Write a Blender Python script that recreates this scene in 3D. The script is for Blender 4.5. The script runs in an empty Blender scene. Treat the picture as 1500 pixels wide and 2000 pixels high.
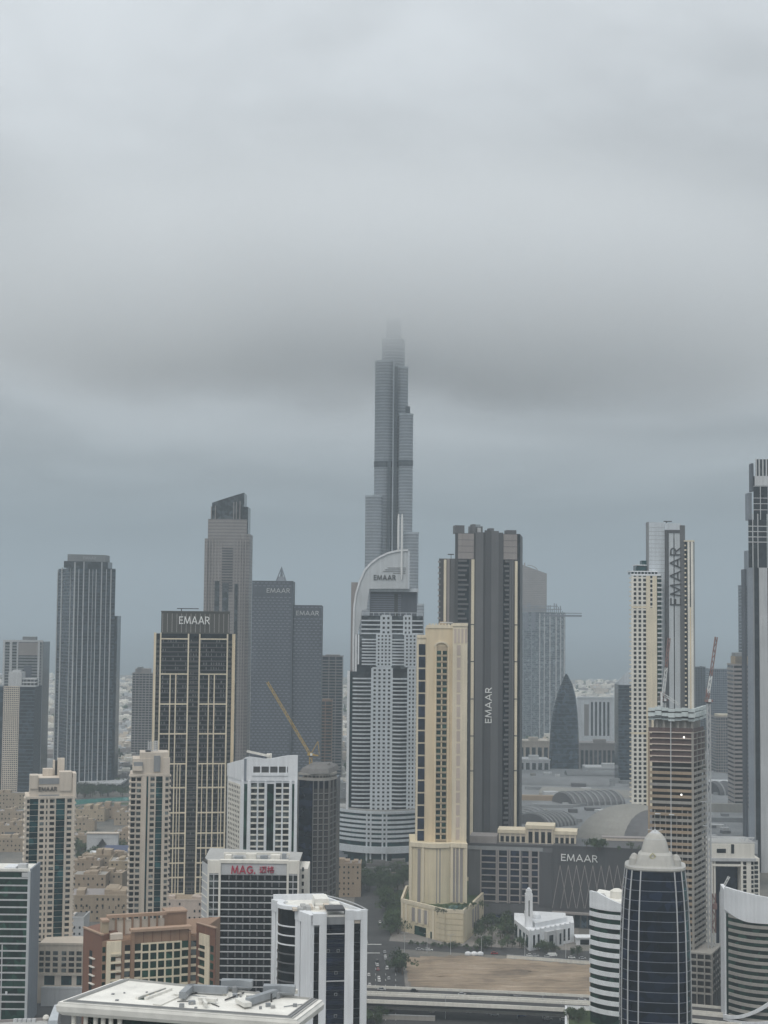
import bpy, bmesh, math, random
from mathutils import Vector, Matrix
random.seed(7)
SC = bpy.context.scene
COL = SC.collection

# ------------------------------------------------------------------ camera
CAM_H = 210.0                      # eye height of the viewer, metres
FPX = 3000.0                       # focal length in photograph pixels (1500 x 2000)
PITCH = math.atan(205.0 / FPX)     # tilted up a little
ROLL = 0.0095                      # the photographer's slight roll
_c, _s = math.cos(PITCH), math.sin(PITCH)
F_ = Vector((0, _c, _s)); R0 = Vector((1, 0, 0)); U0 = Vector((0, -_s, _c))
R_ = R0 * math.cos(ROLL) + U0 * math.sin(ROLL)
U_ = U0 * math.cos(ROLL) - R0 * math.sin(ROLL)
CAMP = Vector((0, 0, CAM_H))
cam_data = bpy.data.cameras.new("camera")
cam = bpy.data.objects.new("camera", cam_data)
COL.objects.link(cam)
cam.matrix_world = Matrix(((R_.x, U_.x, -F_.x, 0), (R_.y, U_.y, -F_.y, 0), (R_.z, U_.z, -F_.z, CAM_H), (0, 0, 0, 1)))
cam_data.sensor_fit = 'VERTICAL'
cam_data.sensor_height = 24.0
cam_data.sensor_width = 18.0
cam_data.lens = 24.0 * FPX / 2000.0
cam_data.clip_start = 1.0
cam_data.clip_end = 90000.0
SC.camera = cam
HAZE_D = 1.65e-4
CLOUD_Z, CLOUD_D = (464.0, 552.0, 590.0, 780.0), 0.0165

# ------------------------------------------------------------------ world: overcast sky
SUN_EL, SUN_AZ = math.radians(58), math.radians(205)
OFFX, OFFY = 10.5, 4.4
SKYS = ((0.0, (1.6, 2.0, 2.3)), (0.055, (2.2, 2.6, 2.85)), (0.12, (5.0, 5.3, 5.5)), (0.24, (6.3, 6.6, 6.8)), (0.38, (7.3, 7.7, 8.0)), (1.0, (9.7, 10.0, 10.1)))
world = bpy.data.worlds.new("World"); SC.world = world; world.use_nodes = True
nt = world.node_tree; nt.nodes.clear()
def N(tree, kind, **kw):
    n = tree.nodes.new(kind)
    for k, v in kw.items(): setattr(n, k, v)
    return n
out = N(nt, 'ShaderNodeOutputWorld'); bg = N(nt, 'ShaderNodeBackground')
sky = N(nt, 'ShaderNodeTexSky', sky_type='NISHITA', sun_disc=False)
sky.sun_elevation = SUN_EL; sky.sun_rotation = SUN_AZ; sky.air_density = 1.0; sky.dust_density = 3.0
tc = N(nt, 'ShaderNodeTexCoord')
sep = N(nt, 'ShaderNodeSeparateXYZ'); nt.links.new(tc.outputs['Generated'], sep.inputs[0])
# project the view direction on to a cloud deck so the clouds flatten towards the horizon
zc = N(nt, 'ShaderNodeMath', operation='MAXIMUM'); nt.links.new(sep.outputs[2], zc.inputs[0]); zc.inputs[1].default_value = 0.0
za = N(nt, 'ShaderNodeMath', operation='ADD'); nt.links.new(zc.outputs[0], za.inputs[0]); za.inputs[1].default_value = 0.10
dv = N(nt, 'ShaderNodeVectorMath', operation='DIVIDE')
cmb = N(nt, 'ShaderNodeCombineXYZ')
for i in range(3): nt.links.new(za.outputs[0], cmb.inputs[i])
nt.links.new(tc.outputs['Generated'], dv.inputs[0]); nt.links.new(cmb.outputs[0], dv.inputs[1])
mp = N(nt, 'ShaderNodeMapping'); nt.links.new(dv.outputs[0], mp.inputs[0])
mp.inputs['Location'].default_value = (OFFX, OFFY, 0.0); mp.inputs['Scale'].default_value = (-1.0, 1.0, 0.0)
nz = N(nt, 'ShaderNodeTexNoise'); nz.inputs['Scale'].default_value = 0.85; nz.inputs['Detail'].default_value = 8.0
nz.inputs['Roughness'].default_value = 0.55; nz.inputs['Distortion'].default_value = 0.5
nt.links.new(mp.outputs[0], nz.inputs['Vector'])
nv = N(nt, 'ShaderNodeMapRange'); nv.interpolation_type = 'SMOOTHSTEP'; nt.links.new(nz.outputs['Fac'], nv.inputs['Value'])
nv.inputs['From Min'].default_value = 0.30; nv.inputs['From Max'].default_value = 0.70; nv.inputs['To Min'].default_value = 0.76; nv.inputs['To Max'].default_value = 1.18
rmp = N(nt, 'ShaderNodeValToRGB'); nt.links.new(zc.outputs[0], rmp.inputs[0])       # an overcast sky is darkest at the horizon, brightest overhead
for k, (p_, c_) in enumerate(SKYS):
    el = rmp.color_ramp.elements[0] if k == 0 else (rmp.color_ramp.elements[-1] if k == len(SKYS) - 1 else rmp.color_ramp.elements.new(p_))
    el.position = p_; el.color = (*c_, 1)
cl = N(nt, 'ShaderNodeVectorMath', operation='SCALE'); nt.links.new(rmp.outputs[0], cl.inputs[0]); nt.links.new(nv.outputs[0], cl.inputs['Scale'])
mx = N(nt, 'ShaderNodeMix', data_type='RGBA'); mx.inputs[0].default_value = 0.93
nt.links.new(sky.outputs[0], mx.inputs[6]); nt.links.new(cl.outputs[0], mx.inputs[7])
nt.links.new(mx.outputs[2], bg.inputs['Color']); bg.inputs['Strength'].default_value = 0.10
nt.links.new(bg.outputs[0], out.inputs[0])

sun_d = bpy.data.lights.new("sun", 'SUN'); sun_d.energy = 1.5; sun_d.angle = math.radians(35); sun_d.color = (1.0, 0.96, 0.9)
sun = bpy.data.objects.new("sun", sun_d); COL.objects.link(sun)
sd = Vector((math.sin(SUN_AZ) * math.cos(SUN_EL), math.cos(SUN_AZ) * math.cos(SUN_EL), math.sin(SUN_EL)))
sun.rotation_euler = sd.to_track_quat('Z', 'Y').to_euler()
sun.location = (0, -200, 900)

SC.view_settings.view_transform = 'Standard'; SC.view_settings.look = 'None'
SC.view_settings.exposure = 0.0; SC.view_settings.gamma = 1.0; SC.view_settings.use_curve_mapping = False
SC.render.engine = 'CYCLES'
cy = SC.cycles
cy.use_denoising = True
try: cy.denoiser = 'OPENIMAGEDENOISE'
except Exception: pass
cy.max_bounces = 10; cy.diffuse_bounces = 2; cy.glossy_bounces = 2; cy.transmission_bounces = 1
cy.volume_bounces = 8; cy.transparent_max_bounces = 4
cy.sample_clamp_indirect = 4.0
cy.volume_step_rate = 2.5

# ------------------------------------------------------------------ pixel <-> place helpers (survey of the photograph)
def ray(px, py):
    return F_ + R_ * ((px - 750.0) / FPX) + U_ * ((1000.0 - py) / FPX)
def at_d(px, py, d):
    r = ray(px, py); return CAMP + r * (d / r.y)
def at_z(px, py, z=0.0):
    r = ray(px, py); return CAMP + r * ((z - CAM_H) / r.z)
def col(px, py, d):
    p = at_d(px, py, d); return Vector((p.x, p.y))
def gnd(px, py, z=0.0):
    p = at_z(px, py, z); return Vector((p.x, p.y))
def zat(py, d, px=750): return at_d(px, py, d).z

# ------------------------------------------------------------------ materials
MATS = {}
def _new(name):
    m = bpy.data.materials.new(name); m.use_nodes = True; t = m.node_tree; t.nodes.clear()
    o = N(t, 'ShaderNodeOutputMaterial'); b = N(t, 'ShaderNodeBsdfPrincipled'); t.links.new(b.outputs[0], o.inputs[0])
    MATS[name] = m
    return m, t, b
def _hsv(t, colr, fac_sock, lo, hi):
    """colour times a value between lo and hi driven by fac_sock"""
    mr = N(t, 'ShaderNodeMapRange'); t.links.new(fac_sock, mr.inputs['Value'])
    mr.inputs['From Min'].default_value = 0.25; mr.inputs['From Max'].default_value = 0.75
    mr.inputs['To Min'].default_value = lo; mr.inputs['To Max'].default_value = hi
    return mr.outputs[0]
def wall(name, c, rough=0.75, var=0.12, streak=0.14, sc=0.05, metal=0.0):
    """painted or stone wall: broad blotches and vertical weather streaks"""
    m, t, b = _new(name)
    g = N(t, 'ShaderNodeNewGeometry')
    n1 = N(t, 'ShaderNodeTexNoise'); n1.inputs['Scale'].default_value = sc; n1.inputs['Detail'].default_value = 5
    t.links.new(g.outputs['Position'], n1.inputs['Vector'])
    m2 = N(t, 'ShaderNodeMapping'); m2.inputs['Scale'].default_value = (0.55, 0.55, 0.03); t.links.new(g.outputs['Position'], m2.inputs[0])
    n2 = N(t, 'ShaderNodeTexNoise'); n2.inputs['Scale'].default_value = 1.0; n2.inputs['Detail'].default_value = 3
    t.links.new(m2.outputs[0], n2.inputs['Vector'])
    a = _hsv(t, c, n1.outputs['Fac'], 1 - var, 1 + var * 0.6); s = _hsv(t, c, n2.outputs['Fac'], 1 - streak, 1 + streak * 0.4)
    mu = N(t, 'ShaderNodeMath', operation='MULTIPLY'); t.links.new(a, mu.inputs[0]); t.links.new(s, mu.inputs[1])
    oi = N(t, 'ShaderNodeObjectInfo')
    mr = N(t, 'ShaderNodeMapRange'); t.links.new(oi.outputs['Random'], mr.inputs['Value']); mr.inputs['To Min'].default_value = 0.94; mr.inputs['To Max'].default_value = 1.05
    mu2 = N(t, 'ShaderNodeMath', operation='MULTIPLY'); t.links.new(mu.outputs[0], mu2.inputs[0]); t.links.new(mr.outputs[0], mu2.inputs[1])
    v = N(t, 'ShaderNodeVectorMath', operation='SCALE'); v.inputs[0].default_value = c; t.links.new(mu2.outputs[0], v.inputs['Scale'])
    t.links.new(v.outputs[0], b.inputs['Base Color']); b.inputs['Roughness'].default_value = rough; b.inputs['Metallic'].default_value = metal
    return m
def glass(name, c, rough=0.14, lo=0.45, hi=1.7, cell=0.27, spec=0.22):
    """window glass seen from outside: dark, glossy, each pane a little different (blinds, lit rooms, depth)"""
    m, t, b = _new(name)
    g = N(t, 'ShaderNodeNewGeometry')
    vo = N(t, 'ShaderNodeTexVoronoi'); vo.inputs['Scale'].default_value = cell; t.links.new(g.outputs['Position'], vo.inputs['Vector'])
    sp = N(t, 'ShaderNodeSeparateColor'); t.links.new(vo.outputs['Color'], sp.inputs[0])
    pw = N(t, 'ShaderNodeMath', operation='POWER'); t.links.new(sp.outputs[0], pw.inputs[0]); pw.inputs[1].default_value = 2.0
    mr = N(t, 'ShaderNodeMapRange'); t.links.new(pw.outputs[0], mr.inputs['Value']); mr.inputs['To Min'].default_value = lo; mr.inputs['To Max'].default_value = hi
    oi = N(t, 'ShaderNodeObjectInfo')
    mr2 = N(t, 'ShaderNodeMapRange'); t.links.new(oi.outputs['Random'], mr2.inputs['Value']); mr2.inputs['To Min'].default_value = 0.55; mr2.inputs['To Max'].default_value = 1.5
    mu = N(t, 'ShaderNodeMath', operation='MULTIPLY'); t.links.new(mr.outputs[0], mu.inputs[0]); t.links.new(mr2.outputs[0], mu.inputs[1])
    v = N(t, 'ShaderNodeVectorMath', operation='SCALE'); v.inputs[0].default_value = c; t.links.new(mu.outputs[0], v.inputs['Scale'])
    t.links.new(v.outputs[0], b.inputs['Base Color']); b.inputs['Roughness'].default_value = rough
    b.inputs['Specular IOR Level'].default_value = spec
    return m
def plain(name, c, rough=0.6, metal=0.0, emit=0.0):
    m, t, b = _new(name)
    b.inputs['Base Color'].default_value = (*c, 1); b.inputs['Roughness'].default_value = rough; b.inputs['Metallic'].default_value = metal
    if emit:
        b.inputs['Emission Color'].default_value = (*c, 1); b.inputs['Emission Strength'].default_value = emit
    return m
def banded(name, c1, c2, pitch, duty=0.5, rough=0.5):
    """facade too far away to tell its storeys apart: fine level lines every `pitch` metres"""
    m, t, b = _new(name)
    g = N(t, 'ShaderNodeNewGeometry'); s = N(t, 'ShaderNodeSeparateXYZ'); t.links.new(g.outputs['Position'], s.inputs[0])
    d = N(t, 'ShaderNodeMath', operation='DIVIDE'); t.links.new(s.outputs[2], d.inputs[0]); d.inputs[1].default_value = pitch
    fr = N(t, 'ShaderNodeMath', operation='FRACT'); t.links.new(d.outputs[0], fr.inputs[0])
    gt = N(t, 'ShaderNodeMath', operation='GREATER_THAN'); t.links.new(fr.outputs[0], gt.inputs[0]); gt.inputs[1].default_value = duty
    n1 = N(t, 'ShaderNodeTexNoise'); n1.inputs['Scale'].default_value = 0.06; n1.inputs['Detail'].default_value = 4
    t.links.new(g.outputs['Position'], n1.inputs['Vector'])
    k = _hsv(t, c1, n1.outputs['Fac'], 0.85, 1.12)
    mxn = N(t, 'ShaderNodeMix', data_type='RGBA'); mxn.inputs[6].default_value = (*c1, 1); mxn.inputs[7].default_value = (*c2, 1); t.links.new(gt.outputs[0], mxn.inputs[0])
    v = N(t, 'ShaderNodeVectorMath', operation='SCALE'); t.links.new(mxn.outputs[2], v.inputs[0]); t.links.new(k, v.inputs['Scale'])
    t.links.new(v.outputs[0], b.inputs['Base Color']); b.inputs['Roughness'].default_value = rough
    return m
def ground_mat(name, stops, sc=0.01, detail=8, rough=0.9, tracks=False, each=False):
    m, t, b = _new(name)
    g = N(t, 'ShaderNodeNewGeometry')
    n1 = N(t, 'ShaderNodeTexNoise'); n1.inputs['Scale'].default_value = sc; n1.inputs['Detail'].default_value = detail; n1.inputs['Roughness'].default_value = 0.62
    t.links.new(g.outputs['Position'], n1.inputs['Vector'])
    r = N(t, 'ShaderNodeValToRGB'); t.links.new(n1.outputs['Fac'], r.inputs[0])
    el = r.color_ramp.elements
    el[0].position, el[0].color = stops[0][0], (*stops[0][1], 1); el[1].position, el[1].color = stops[-1][0], (*stops[-1][1], 1)
    for p, c in stops[1:-1]:
        e = el.new(p); e.color = (*c, 1)
    c_out = r.outputs[0]
    def times(col_sock, val_sock):
        v = N(t, 'ShaderNodeVectorMath', operation='SCALE'); t.links.new(col_sock, v.inputs[0]); t.links.new(val_sock, v.inputs['Scale']); return v.outputs[0]
    if tracks:                       # wheel tracks pressed into the sand
        for rot, sc_ in ((0.35, (0.05, 0.9, 0)), (-0.5, (0.04, 0.7, 0))):
            mp_ = N(t, 'ShaderNodeMapping'); mp_.inputs['Rotation'].default_value = (0, 0, rot); mp_.inputs['Scale'].default_value = sc_; t.links.new(g.outputs['Position'], mp_.inputs[0])
            n_ = N(t, 'ShaderNodeTexNoise'); n_.inputs['Scale'].default_value = 0.5; n_.inputs['Detail'].default_value = 3; n_.inputs['Distortion'].default_value = 0.6; t.links.new(mp_.outputs[0], n_.inputs['Vector']); c_out = times(c_out, _hsv(t, None, n_.outputs['Fac'], 0.72, 1.18))
    if each:                         # every tree a little different
        oi = N(t, 'ShaderNodeObjectInfo'); mr = N(t, 'ShaderNodeMapRange'); t.links.new(oi.outputs['Random'], mr.inputs['Value']); mr.inputs['To Min'].default_value = 0.65; mr.inputs['To Max'].default_value = 1.7; c_out = times(c_out, mr.outputs[0])
    t.links.new(c_out, b.inputs['Base Color']); b.inputs['Roughness'].default_value = rough
    return m

wall('white', (0.80, 0.82, 0.845)); wall('white_warm', (0.80, 0.77, 0.70)); wall('pale_grey', (0.55, 0.56, 0.57))
wall('silver', (0.60, 0.645, 0.685), rough=0.45); wall('cream', (0.74, 0.61, 0.42)); wall('cream_light', (0.77, 0.68, 0.52))
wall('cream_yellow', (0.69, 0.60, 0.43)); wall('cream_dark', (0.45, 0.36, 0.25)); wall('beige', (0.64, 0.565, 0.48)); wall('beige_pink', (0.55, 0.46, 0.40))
wall('tan', (0.37, 0.285, 0.205)); wall('sand_wall', (0.39, 0.31, 0.225)); wall('brown', (0.205, 0.10, 0.065)); wall('brown_light', (0.30, 0.19, 0.125))
wall('pink_beam', (0.41, 0.28, 0.20)); wall('concrete', (0.36, 0.34, 0.31)); wall('concrete_dark', (0.17, 0.165, 0.16)); wall('taupe', (0.33, 0.30, 0.29))
wall('grey', (0.27, 0.28, 0.29)); wall('grey_blue', (0.25, 0.28, 0.32)); wall('dark_grey', (0.075, 0.075, 0.08), rough=0.5); wall('charcoal', (0.055, 0.057, 0.06), rough=0.5)
wall('slate', (0.075, 0.085, 0.105), rough=0.5); wall('slate_pale', (0.18, 0.20, 0.24), rough=0.5); wall('olive_dark', (0.075, 0.075, 0.065)); wall('roof_grey', (0.42, 0.42, 0.41))
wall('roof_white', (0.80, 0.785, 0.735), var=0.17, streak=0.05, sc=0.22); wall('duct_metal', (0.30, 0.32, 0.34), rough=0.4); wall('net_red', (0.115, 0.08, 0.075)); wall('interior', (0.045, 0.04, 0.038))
wall('mall_roof', (0.215, 0.225, 0.235), var=0.35, sc=0.03); wall('mall_dome', (0.27, 0.265, 0.245)); wall('stone_dome', (0.44, 0.43, 0.40))
wall('formwork', (0.62, 0.68, 0.68)); wall('mid_grey', (0.125, 0.125, 0.13), rough=0.5); wall('silver_panel', (0.54, 0.57, 0.59), rough=0.45)
glass('glass_dark', (0.016, 0.020, 0.024)); glass('glass_navy', (0.011, 0.016, 0.034)); glass('glass_teal', (0.013, 0.047, 0.052))
glass('glass_green', (0.011, 0.040, 0.028)); glass('glass_blue', (0.036, 0.052, 0.068)); glass('glass_grey', (0.055, 0.065, 0.072)); glass('glass_black', (0.008, 0.0095, 0.011)); glass('glass_midnight', (0.006, 0.010, 0.022), spec=0.16)
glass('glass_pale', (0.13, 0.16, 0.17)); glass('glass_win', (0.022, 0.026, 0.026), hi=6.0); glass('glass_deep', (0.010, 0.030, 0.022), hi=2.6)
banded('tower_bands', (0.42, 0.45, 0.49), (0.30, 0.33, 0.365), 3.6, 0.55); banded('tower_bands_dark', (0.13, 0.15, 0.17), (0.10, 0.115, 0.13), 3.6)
banded('taupe_bands', (0.29, 0.265, 0.255), (0.20, 0.185, 0.18), 3.6, 0.55)
plain('metal_white', (0.72, 0.73, 0.72), 0.45); plain('metal_dark', (0.05, 0.05, 0.055), 0.5); plain('crane_red', (0.27, 0.165, 0.15), 0.5)
plain('crane_yellow', (0.50, 0.33, 0.08), 0.5); plain('sign_white', (0.80, 0.80, 0.79), 0.5); plain('sign_dark', (0.04, 0.04, 0.042), 0.5); plain('sign_red', (0.42, 0.02, 0.06), 0.5)
plain('sign_grey', (0.20, 0.21, 0.22), 0.5); plain('lamp_glow', (1.0, 0.98, 0.92), 0.5, emit=2.0); plain('rubber', (0.02, 0.02, 0.02), 0.7)
plain('pool_blue', (0.03, 0.16, 0.19), 0.1); plain('tarpaulin_blue', (0.05, 0.07, 0.14), 0.5); plain('paint_line', (0.62, 0.62, 0.60), 0.7); plain('lake_teal', (0.07, 0.30, 0.27), 0.15)
plain('emblem_gold', (0.48, 0.45, 0.25), 0.4); plain('car_glass', (0.02, 0.025, 0.03), 0.1)
for nme, c in (('car_white', (0.75, 0.75, 0.74)), ('car_silver', (0.42, 0.43, 0.44)), ('car_black', (0.02, 0.02, 0.022)), ('car_red', (0.3, 0.03, 0.03)), ('car_blue', (0.04, 0.08, 0.2))): plain(nme, c, 0.3)
ground_mat('asphalt', [(0.3, (0.040, 0.041, 0.043)), (0.7, (0.068, 0.067, 0.066))], sc=0.06)
ground_mat('paving', [(0.3, (0.16, 0.15, 0.14)), (0.5, (0.24, 0.22, 0.20)), (0.7, (0.12, 0.12, 0.115))], sc=0.05)
ground_mat('sand', [(0.30, (0.13, 0.105, 0.08)), (0.40, (0.22, 0.17, 0.125)), (0.50, (0.31, 0.24, 0.17)), (0.60, (0.36, 0.28, 0.205)), (0.72, (0.50, 0.41, 0.32))], sc=0.03, detail=11, tracks=True)
ground_mat('lawn', [(0.3, (0.035, 0.06, 0.02)), (0.7, (0.07, 0.10, 0.035))], sc=0.08)
ground_mat('city_ground', [(0.28, (0.05, 0.055, 0.045)), (0.45, (0.13, 0.125, 0.115)), (0.6, (0.20, 0.185, 0.16)), (0.78, (0.10, 0.11, 0.08))], sc=0.02, detail=10)
ground_mat('sea_water', [(0.3, (0.035, 0.06, 0.075)), (0.7, (0.05, 0.08, 0.095))], sc=0.001, rough=0.25)
ground_mat('leaf', [(0.3, (0.028, 0.045, 0.022)), (0.55, (0.05, 0.075, 0.032)), (0.75, (0.085, 0.105, 0.05))], sc=0.6, detail=3, each=True)
ground_mat('bark', [(0.3, (0.07, 0.05, 0.035)), (0.7, (0.13, 0.10, 0.07))], sc=2.0)
M = MATS

# ------------------------------------------------------------------ mesh helpers
class MB:
    """collects boxes, prisms and tubes and links them as ONE mesh"""
    def __init__(s): s.v = []; s.f = []
    def hexa(s, p):            # 8 points: bottom 4 ccw, top 4 ccw
        o = len(s.v); s.v += [tuple(q) for q in p]
        s.f += [(o+3, o+2, o+1, o), (o+4, o+5, o+6, o+7), (o, o+1, o+5, o+4), (o+1, o+2, o+6, o+5), (o+2, o+3, o+7, o+6), (o+3, o, o+4, o+7)]
    def box(s, x0, x1, y0, y1, z0, z1):
        s.hexa([(x0, y0, z0), (x1, y0, z0), (x1, y1, z0), (x0, y1, z0), (x0, y0, z1), (x1, y0, z1), (x1, y1, z1), (x0, y1, z1)])
    def prism(s, pts, z0, z1, top=None):
        """closed footprint (ccw) from z0 to z1; z1 may be a list; `top` an optional other footprint"""
        n = len(pts); o = len(s.v); top = top or pts
        zz = z1 if isinstance(z1, (list, tuple)) else [z1] * n
        s.v += [(p[0], p[1], z0) for p in pts] + [(p[0], p[1], z) for p, z in zip(top, zz)]
        s.f.append(tuple(range(o + n - 1, o - 1, -1))); s.f.append(tuple(range(o + n, o + 2 * n)))
        for i in range(n):
            j = (i + 1) % n; s.f.append((o + i, o + j, o + n + j, o + n + i))
    def strip(s, pts, z0, z1, n0, n1):
        """a band that follows an open polyline, from offset n0 to n1 outwards (right-hand side of travel)"""
        a = offset(pts, n0); b = offset(pts, n1); o = len(s.v); n = len(pts)
        for q in (a, b):
            s.v += [(p[0], p[1], z0) for p in q] + [(p[0], p[1], z1) for p in q]
        A0, A1, B0, B1 = o, o + n, o + 2 * n, o + 3 * n
        for i in range(n - 1):
            s.f += [(B0+i, B0+i+1, B1+i+1, B1+i), (A0+i+1, A0+i, A1+i, A1+i+1), (B1+i, B1+i+1, A1+i+1, A1+i), (A0+i, A0+i+1, B0+i+1, B0+i)]
        s.f += [(A0, B0, B1, A1), (B0+n-1, A0+n-1, A1+n-1, B1+n-1)]
    def bar(s, a, b, w):
        """square bar between two 3D points"""
        a = Vector(a); b = Vector(b); d = (b - a).normalized()
        u = d.cross(Vector((0, 0, 1)))
        if u.length < 1e-3: u = Vector((1, 0, 0))
        u.normalize(); v = d.cross(u).normalized(); h = w / 2
        s.hexa([a - u*h - v*h, a + u*h - v*h, a + u*h + v*h, a - u*h + v*h, b - u*h - v*h, b + u*h - v*h, b + u*h + v*h, b - u*h + v*h])
    def lathe(s, cx, cy, prof, n=20, sx=1.0, sy=1.0, a0=0.0):
        o = len(s.v); k = len(prof)
        for r, z in prof:
            for i in range(n):
                a = a0 + 2 * math.pi * i / n; s.v.append((cx + r * sx * math.cos(a), cy + r * sy * math.sin(a), z))
        for j in range(k - 1):
            for i in range(n):
                i2 = (i + 1) % n; s.f.append((o + j*n + i, o + j*n + i2, o + (j+1)*n + i2, o + (j+1)*n + i))
        s.f.append(tuple(range(o + n - 1, o - 1, -1))); s.f.append(tuple(range(o + (k-1)*n, o + k*n)))
    def mesh(s, name, mat, off=(0, 0, 0)):
        me = bpy.data.meshes.new(name)
        me.from_pydata([(x - off[0], y - off[1], z - off[2]) for x, y, z in s.v], [], s.f)
        me.materials.append(M[mat] if isinstance(mat, str) else mat); me.update()
        return me

def offset(pts, d):
    """open polyline moved d to its right-hand side (outwards for footprints that run left to right)"""
    if abs(d) < 1e-9: return [Vector(p) for p in pts]
    res = []; n = len(pts)
    for i in range(n):
        a = Vector(pts[max(i - 1, 0)]); b = Vector(pts[min(i + 1, n - 1)]); t = (b - a).normalized()
        res.append(Vector(pts[i]) + Vector((t.y, -t.x)) * d)
    return res
def arc(P0, P1, bulge, n=10):
    """polyline from P0 to P1 bowed outwards (towards its right-hand side) by `bulge` metres"""
    P0 = Vector(P0); P1 = Vector(P1); L = (P1 - P0).length; u = (P1 - P0) / L; nn = Vector((u.y, -u.x)); res = []
    for i in range(n + 1):
        t = i / n; res.append(P0 + u * (L * t) + nn * (bulge * 4 * t * (1 - t)))
    return res
def para(L, C, R): return [L, C, R, L + R - C]
def fb(pxl, pxr, py, d, depth):
    a = col(pxl, py, d); b = col(pxr, py, d); return [a, b, b + Vector((0, depth)), a + Vector((0, depth))]
def inset(poly, k):
    c = sum((Vector(p) for p in poly), Vector((0, 0))) / len(poly); return [c + (Vector(p) - c) * k for p in poly]

CUBES = {}
def cube_mesh(mat):
    if mat not in CUBES:
        mb = MB(); mb.box(-.5, .5, -.5, .5, -.5, .5); CUBES[mat] = mb.mesh('block_' + mat, mat)
    return CUBES[mat]
def link(o, parent=None):
    COL.objects.link(o)
    if parent is not None: o.parent = parent
    return o

class Bld:
    """one thing: an Empty at its base; parts are built in world metres and parented to it"""
    def __init__(s, name, label, cat, at, group=None, z=0.0):
        o = bpy.data.objects.new(name, None); o.empty_display_size = 5.0
        o.location = (at[0], at[1], z); COL.objects.link(o); s.root = o; s.o = Vector((at[0], at[1], z))
        o['label'] = label; o['category'] = cat
        if group: o['group'] = group
    def put(s, name, mb, mat, stuff=False, label=None, parent=None):
        if not mb.v: return None
        o = bpy.data.objects.new(name, mb.mesh(name, mat, s.o)); link(o, parent or s.root)
        if stuff: o['kind'] = 'stuff'
        if label: o['label'] = label
        return o
    def cube(s, name, mat, c, size, rot=0.0):
        o = bpy.data.objects.new(name, cube_mesh(mat)); o.location = Vector(c) - s.o; o.scale = size; o.rotation_euler.z = rot
        return link(o, s.root)
    def box(s, name, mat, x0, x1, y0, y1, z0, z1):
        return s.cube(name, mat, ((x0+x1)/2, (y0+y1)/2, (z0+z1)/2), (x1-x0, y1-y0, z1-z0))
    def prism(s, name, mat, pts, z0, z1, top=None):
        mb = MB(); mb.prism(pts, z0, z1, top); return s.put(name, mb, mat)
    def face(s, a, b): return Face(s, a, b)
    def text(s, name, body, mat, face, pxa, pya, pxb, pyb, n=0.6, vertical=False, thick=0.4):
        return sign(s, name, body, mat, face, pxa, pya, pxb, pyb, n, vertical, thick)

class Face:
    """a vertical wall plane of a building, running left to right as seen from outside"""
    def __init__(s, b, a, c):
        s.b = b; s.P = Vector(a); s.L = (Vector(c) - s.P).length; s.u = (Vector(c) - s.P) / s.L; s.n = Vector((s.u.y, -s.u.x)); s.rot = math.atan2(s.u.y, s.u.x)
    def at(s, px, py):
        r = ray(px, py); r2 = Vector((r.x, r.y)); C2 = Vector((CAMP.x, CAMP.y))
        t = (s.P - C2).dot(s.n) / r2.dot(s.n); p = C2 + r2 * t
        return (p - s.P).dot(s.u), CAM_H + r.z * t
    def u_(s, px, py): return s.at(px, py)[0]
    def z_(s, py, px=None):
        if px is None:
            m = s.P + s.u * (s.L / 2); px = 750 + FPX * m.x / m.y
        return s.at(px, py)[1]
    def pt(s, u, n, z):
        q = s.P + s.u * u + s.n * n; return Vector((q.x, q.y, z))
    def box(s, name, mat, u0, u1, z0, z1, n0, n1):
        return s.b.cube(name, mat, s.pt((u0+u1)/2, (n0+n1)/2, (z0+z1)/2), (abs(u1-u0), abs(n1-n0), abs(z1-z0)), s.rot)
    def add(s, mb, u0, u1, z0, z1, n0, n1):
        q = [s.pt(u0, n1, z0), s.pt(u1, n1, z0), s.pt(u1, n0, z0), s.pt(u0, n0, z0), s.pt(u0, n1, z1), s.pt(u1, n1, z1), s.pt(u1, n0, z1), s.pt(u0, n0, z1)]
        mb.hexa(q)
    def lattice(s, u0, u1, z0, z1, nu, nz, pier, span, n=0.35, pm=None, sm=None, mb=None, mb2=None):
        """piers and spandrels in front of a glazed core"""
        for i in range(nu + 1):
            c = u0 + (u1 - u0) * i / nu; s.add(mb, c - pier/2, c + pier/2, z0, z1, -0.1, n)
        for j in range(nz + 1):
            c = z0 + (z1 - z0) * j / nz; s.add(mb2 or mb, u0, u1, c - span/2, c + span/2, -0.1, n - 0.07)
    def panes(s, name, mat, us, zs, n0, n1, limit=300):
        """each window pane an object of its own"""
        k = 0
        for (z0, z1) in zs:
            for (a, c) in us:
                if k >= limit: return
                s.box(name, mat, a, c, z0, z1, n0, n1); k += 1

def cells(a, b, n, frac):
    """n cells between a and b, each `frac` of its pitch wide"""
    p = (b - a) / n; g = p * (1 - frac) / 2
    return [(a + p * i + g, a + p * (i + 1) - g) for i in range(n)]

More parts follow.
